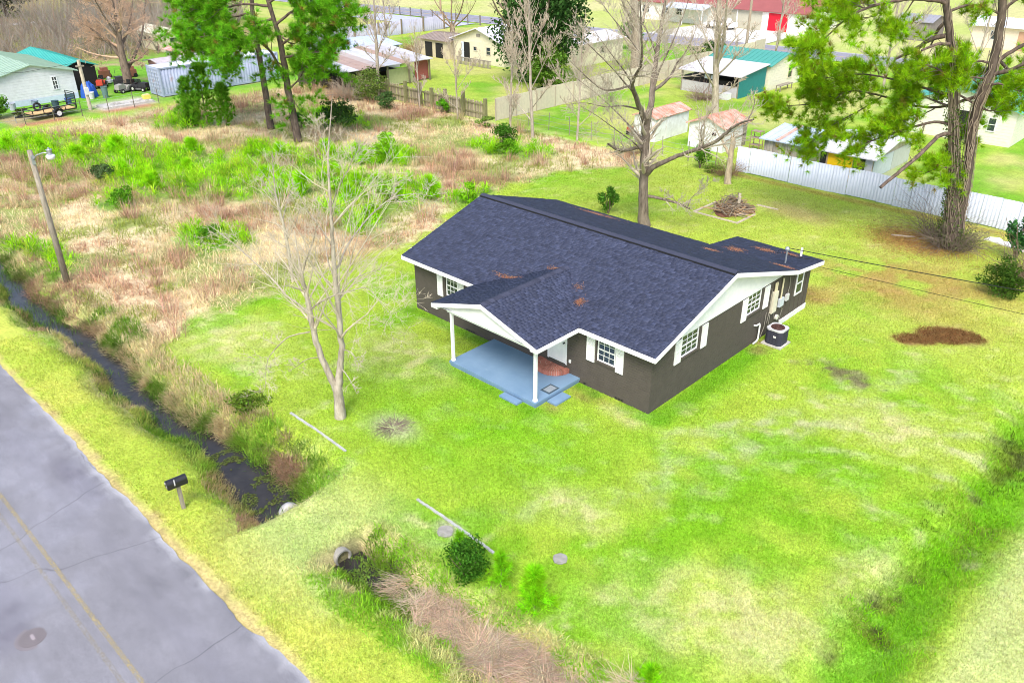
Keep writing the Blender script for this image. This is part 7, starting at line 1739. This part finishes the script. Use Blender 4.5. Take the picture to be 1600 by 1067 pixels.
MB().box(-3, 2.94, -2.2, -2.1, 0, .95, (.5, .48, .5)).build('front_wall', P_, l); MB().box(-3, 2.94, -2.0, 2.4, 0, 1.3, (.3, .3, .3)).build('stored_clutter', M['dark'], l)
MB().box(-.6, .6, -2.15, -2.05, 1.35, 1.7, (.6, .65, .75)).build('window_board', P_, l)
for x in (-2.95, 0, 2.9): MB().box(x - .06, x + .06, -2.22, -2.1, 0, 1.9).build('post', M['wood_grey'], l)
o = thing('white_tub', 'white tub on the grass in front of the lean-to', 'tub', (-24.8, 46.3, 0)); MB().box(-.45, .45, -.35, .35, 0, .55, (.75, .75, .75)).box(-.4, .4, -.3, .3, .55, .57, (.6, .6, .6)).build('body', P_, o)
# cream house on the right
b = building('house', 'cream house with teal roof behind the forked pine', 'house', -8.8, -1.5, 45.6, 53.5, 2.5, 1.1, 'y', P_, (.74, .73, .60), TC_, (.12, .42, .38), .35, .5)
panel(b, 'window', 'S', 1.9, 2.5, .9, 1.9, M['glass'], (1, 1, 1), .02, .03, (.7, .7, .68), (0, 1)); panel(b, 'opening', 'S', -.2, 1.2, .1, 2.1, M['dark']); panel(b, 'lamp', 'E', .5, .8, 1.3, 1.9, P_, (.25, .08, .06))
o = building('house', 'cream bungalow with white roof at the upper right edge', 'house', -19, -9, 92.5, 99, 2.5, .6, 'x', P_, (.76, .66, .52), TC_, (.75, .78, .85), .5, .6)
panel(o, 'window', 'S', -3, -2, 1, 2, M['glass'], (1, 1, 1), .02, .03, (.7, .7, .7)); panel(o, 'door', 'S', 0, 1, 0, 2.1, P_, (.5, .3, .2))
building('shed', 'dark grey slatted shed left of the bungalow beyond the road', 'shed', -28.5, -24.0, 93, 98, 2.2, .6, 'x', M['wood_grey'], (.9, .9, 1.05), T_, (.3, .3, .33), .2, .5)
# far house with red roof and red garage door
RR = (.30, .09, .08)
b = building('house', 'long white house with red-brown roof and red garage door', 'house', -66, -37.5, 88.6, 96.5, 2.6, 1.6, 'x', P_, (.80, .78, .70), TC_, RR, .45, 0, False)
panel(b, 'garage_door', 'S', 8.2, 11.0, .1, 2.3, P_, (.62, .01, .03), .03, .04); panel(b, 'garage_surround', 'S', 7.6, 11.6, 0, 2.5, P_, (.82, .8, .76), .012, .016)
panel(b, 'carport_opening', 'S', -.2, 7.2, 0, 2.3, P_, (.46, .44, .34), .012, .02); panel(b, 'carport_post', 'S', 3.4, 3.55, 0, 2.4, P_, (.8, .8, .78), .05, .1)
for a in (-12.6, -9.0, -6.6): panel(b, 'window', 'S', a, a + 1.3, .95, 2.0, M['glass'], (1, 1, 1), .02, .03, (.8, .8, .8), (1, 1))
aw = thing('awning', 'pale blue awning on the front of the long white house', 'awning', (-55.5, 87.0, 0)); MB().add([(-3.4, -1.2, 2.3), (3.4, -1.2, 2.3), (3.4, 1.1, 2.75), (-3.4, 1.1, 2.75), (-3.4, -1.2, 2.2), (3.4, -1.2, 2.2), (3.4, 1.1, 2.65), (-3.4, 1.1, 2.65)], [(0, 1, 2, 3), (7, 6, 5, 4), (0, 4, 5, 1), (1, 5, 6, 2), (2, 6, 7, 3), (3, 7, 4, 0)], (.5, .58, .72)).build('canopy', P_, aw)
for x in (-3.2, 0, 3.2): MB().tube([(x, -1.1, 0), (x, -1.1, 2.25)], .05, 6, (.8, .8, .8)).build('post', P_, aw)
o = thing('parked_car', 'white car parked under the carport of the long white house', 'car', (-49.5, 86.4, 0), R(90))
MB().prism([(-2.2, .35), (2.2, .35), (2.2, .75), (1.3, .88), (-2.1, .92)], 'x', -.85, .85, (.75, .75, .76)).build('body', M['gloss'], o); cbn = MB().prism([(-1.5, .9), (1.1, .88), (.5, 1.4), (-1.0, 1.42)], 'x', -.75, .75, (.75, .75, .76)).build('cabin', M['gloss'], o)
MB().prism([(-1.25, .95), (.85, .95), (.4, 1.33), (-.9, 1.34)], 'x', -.77, .77).build('window', M['glass'], cbn)
for x in (-.8, .8):
    for y in (-1.4, 1.4): MB().tube([(x - .1, y, .32), (x + .1, y, .32)], .32, 14).build('wheel', M['rubber'], o)
up2 = thing('utility_pole', 'brown utility pole standing beside the far road', 'pole', (-92, 72.5, 0)); MB().tube([(0, 0, -.2), (0, 0, 9)], [.17, .12], 9).build('pole', M['wood_tan'], up2); MB().box(-1.1, 1.1, -.06, .06, 8.3, 8.45).build('crossarm', M['wood_tan'], up2)
up3 = thing('utility_pole', 'grey utility pole right of the pale double stemmed tree', 'pole', (-34.6, 67.0, 0)); MB().tube([(0, 0, -.2), (0, 0, 9)], [.17, .12], 9, (1.3, 1.2, 1.2)).build('pole', M['wood_grey'], up3); MB().box(-1.1, 1.1, -.06, .06, 8.3, 8.45).build('crossarm', M['wood_grey'], up3)

# ------------------------------------------------------------------ far thicket of bare brush, and dark trees at the top left
ps = []; tws = []
bx_, by_ = rng.uniform(-124, -86, 900), rng.uniform(4, 48, 900)
for x, y in zip(bx_, by_):
    if not (x < -84 and (y < 20 + (-x - 84) * 1.2)): continue
    h_ = rng.uniform(1.8, 5.0) * (1.35 if y > 18 else .75)
    for s in range(7):
        a = rng.uniform(0, 6.28); d = np.array((math.cos(a) * .45, math.sin(a) * .45, 1.)); P = [np.array((x, y, 0.))]
        for k in range(4): d = d + rng.normal(size=3) * .22; P.append(P[-1] + d / np.linalg.norm(d) * h_ / 4)
        ps.append(np.concatenate([np.array(P), np.linspace(.035, .012, 5)[:, None]], 1))
V, F = merge_np([tube_np(p[:, :3], p[:, 3], 3) for p in ps])
cc = np.repeat(vary((1.25, .98, .88), len(ps), .7, 1.3, .12), 15, 0)
tag(link('brush_thicket', mesh_np('brush_thicket', V, F, cc), M['twig']), 'pinkish brown thicket of bare brush behind the left house', kind='stuff')
leafy_tree('dark tangled evergreen at the top left corner beyond the lane', (-141, 24, 0), 6, 8, 3600, (.07, .085, .045), .6, .3)
leafy_tree('second dark tangled evergreen beyond the lane, toward the thicket', (-138, 36, 0), 6.5, 9, 3600, (.075, .09, .05), .6, .3)
thicket('bare_bush', 'pinkish bare bush in the grass beside the wire fence and big tree', (-20.0, 26.3, 0), 1.0, 1.1, 120, (.95, .7, .55), 0, r0=.01)
thicket('bare_bush', 'rosy bare bush in front of the lean-to', (-26.2, 45.0, 0), 1.6, 1.6, 200, (.95, .72, .7), 0, r0=.014)
thicket('bare_bush', 'straw coloured bare bush left of the small cream house', (-65.5, 45.0, 0), 2.0, 2.2, 220, (1.25, .95, .65), 0, r0=.02)
thicket('bare_bush', 'grey bare brush behind the open shed', (-70.0, 36.5, 0), 3.2, 4.4, 330, (.95, .9, .85), 0, r0=.022)
thicket('bare_bush', 'grey bare bush at the foot of the big leaning pine', (-38.6, 13.8, 0), 1.5, 1.5, 200, (1.0, .92, .82), 0, r0=.012)
thicket('bare_bush', 'pale bare bush on the wooden fence beside the olive shrub', (-49.6, 24.0, 0), 2.0, 2.4, 240, (1.1, 1.05, .95), 0, r0=.016)
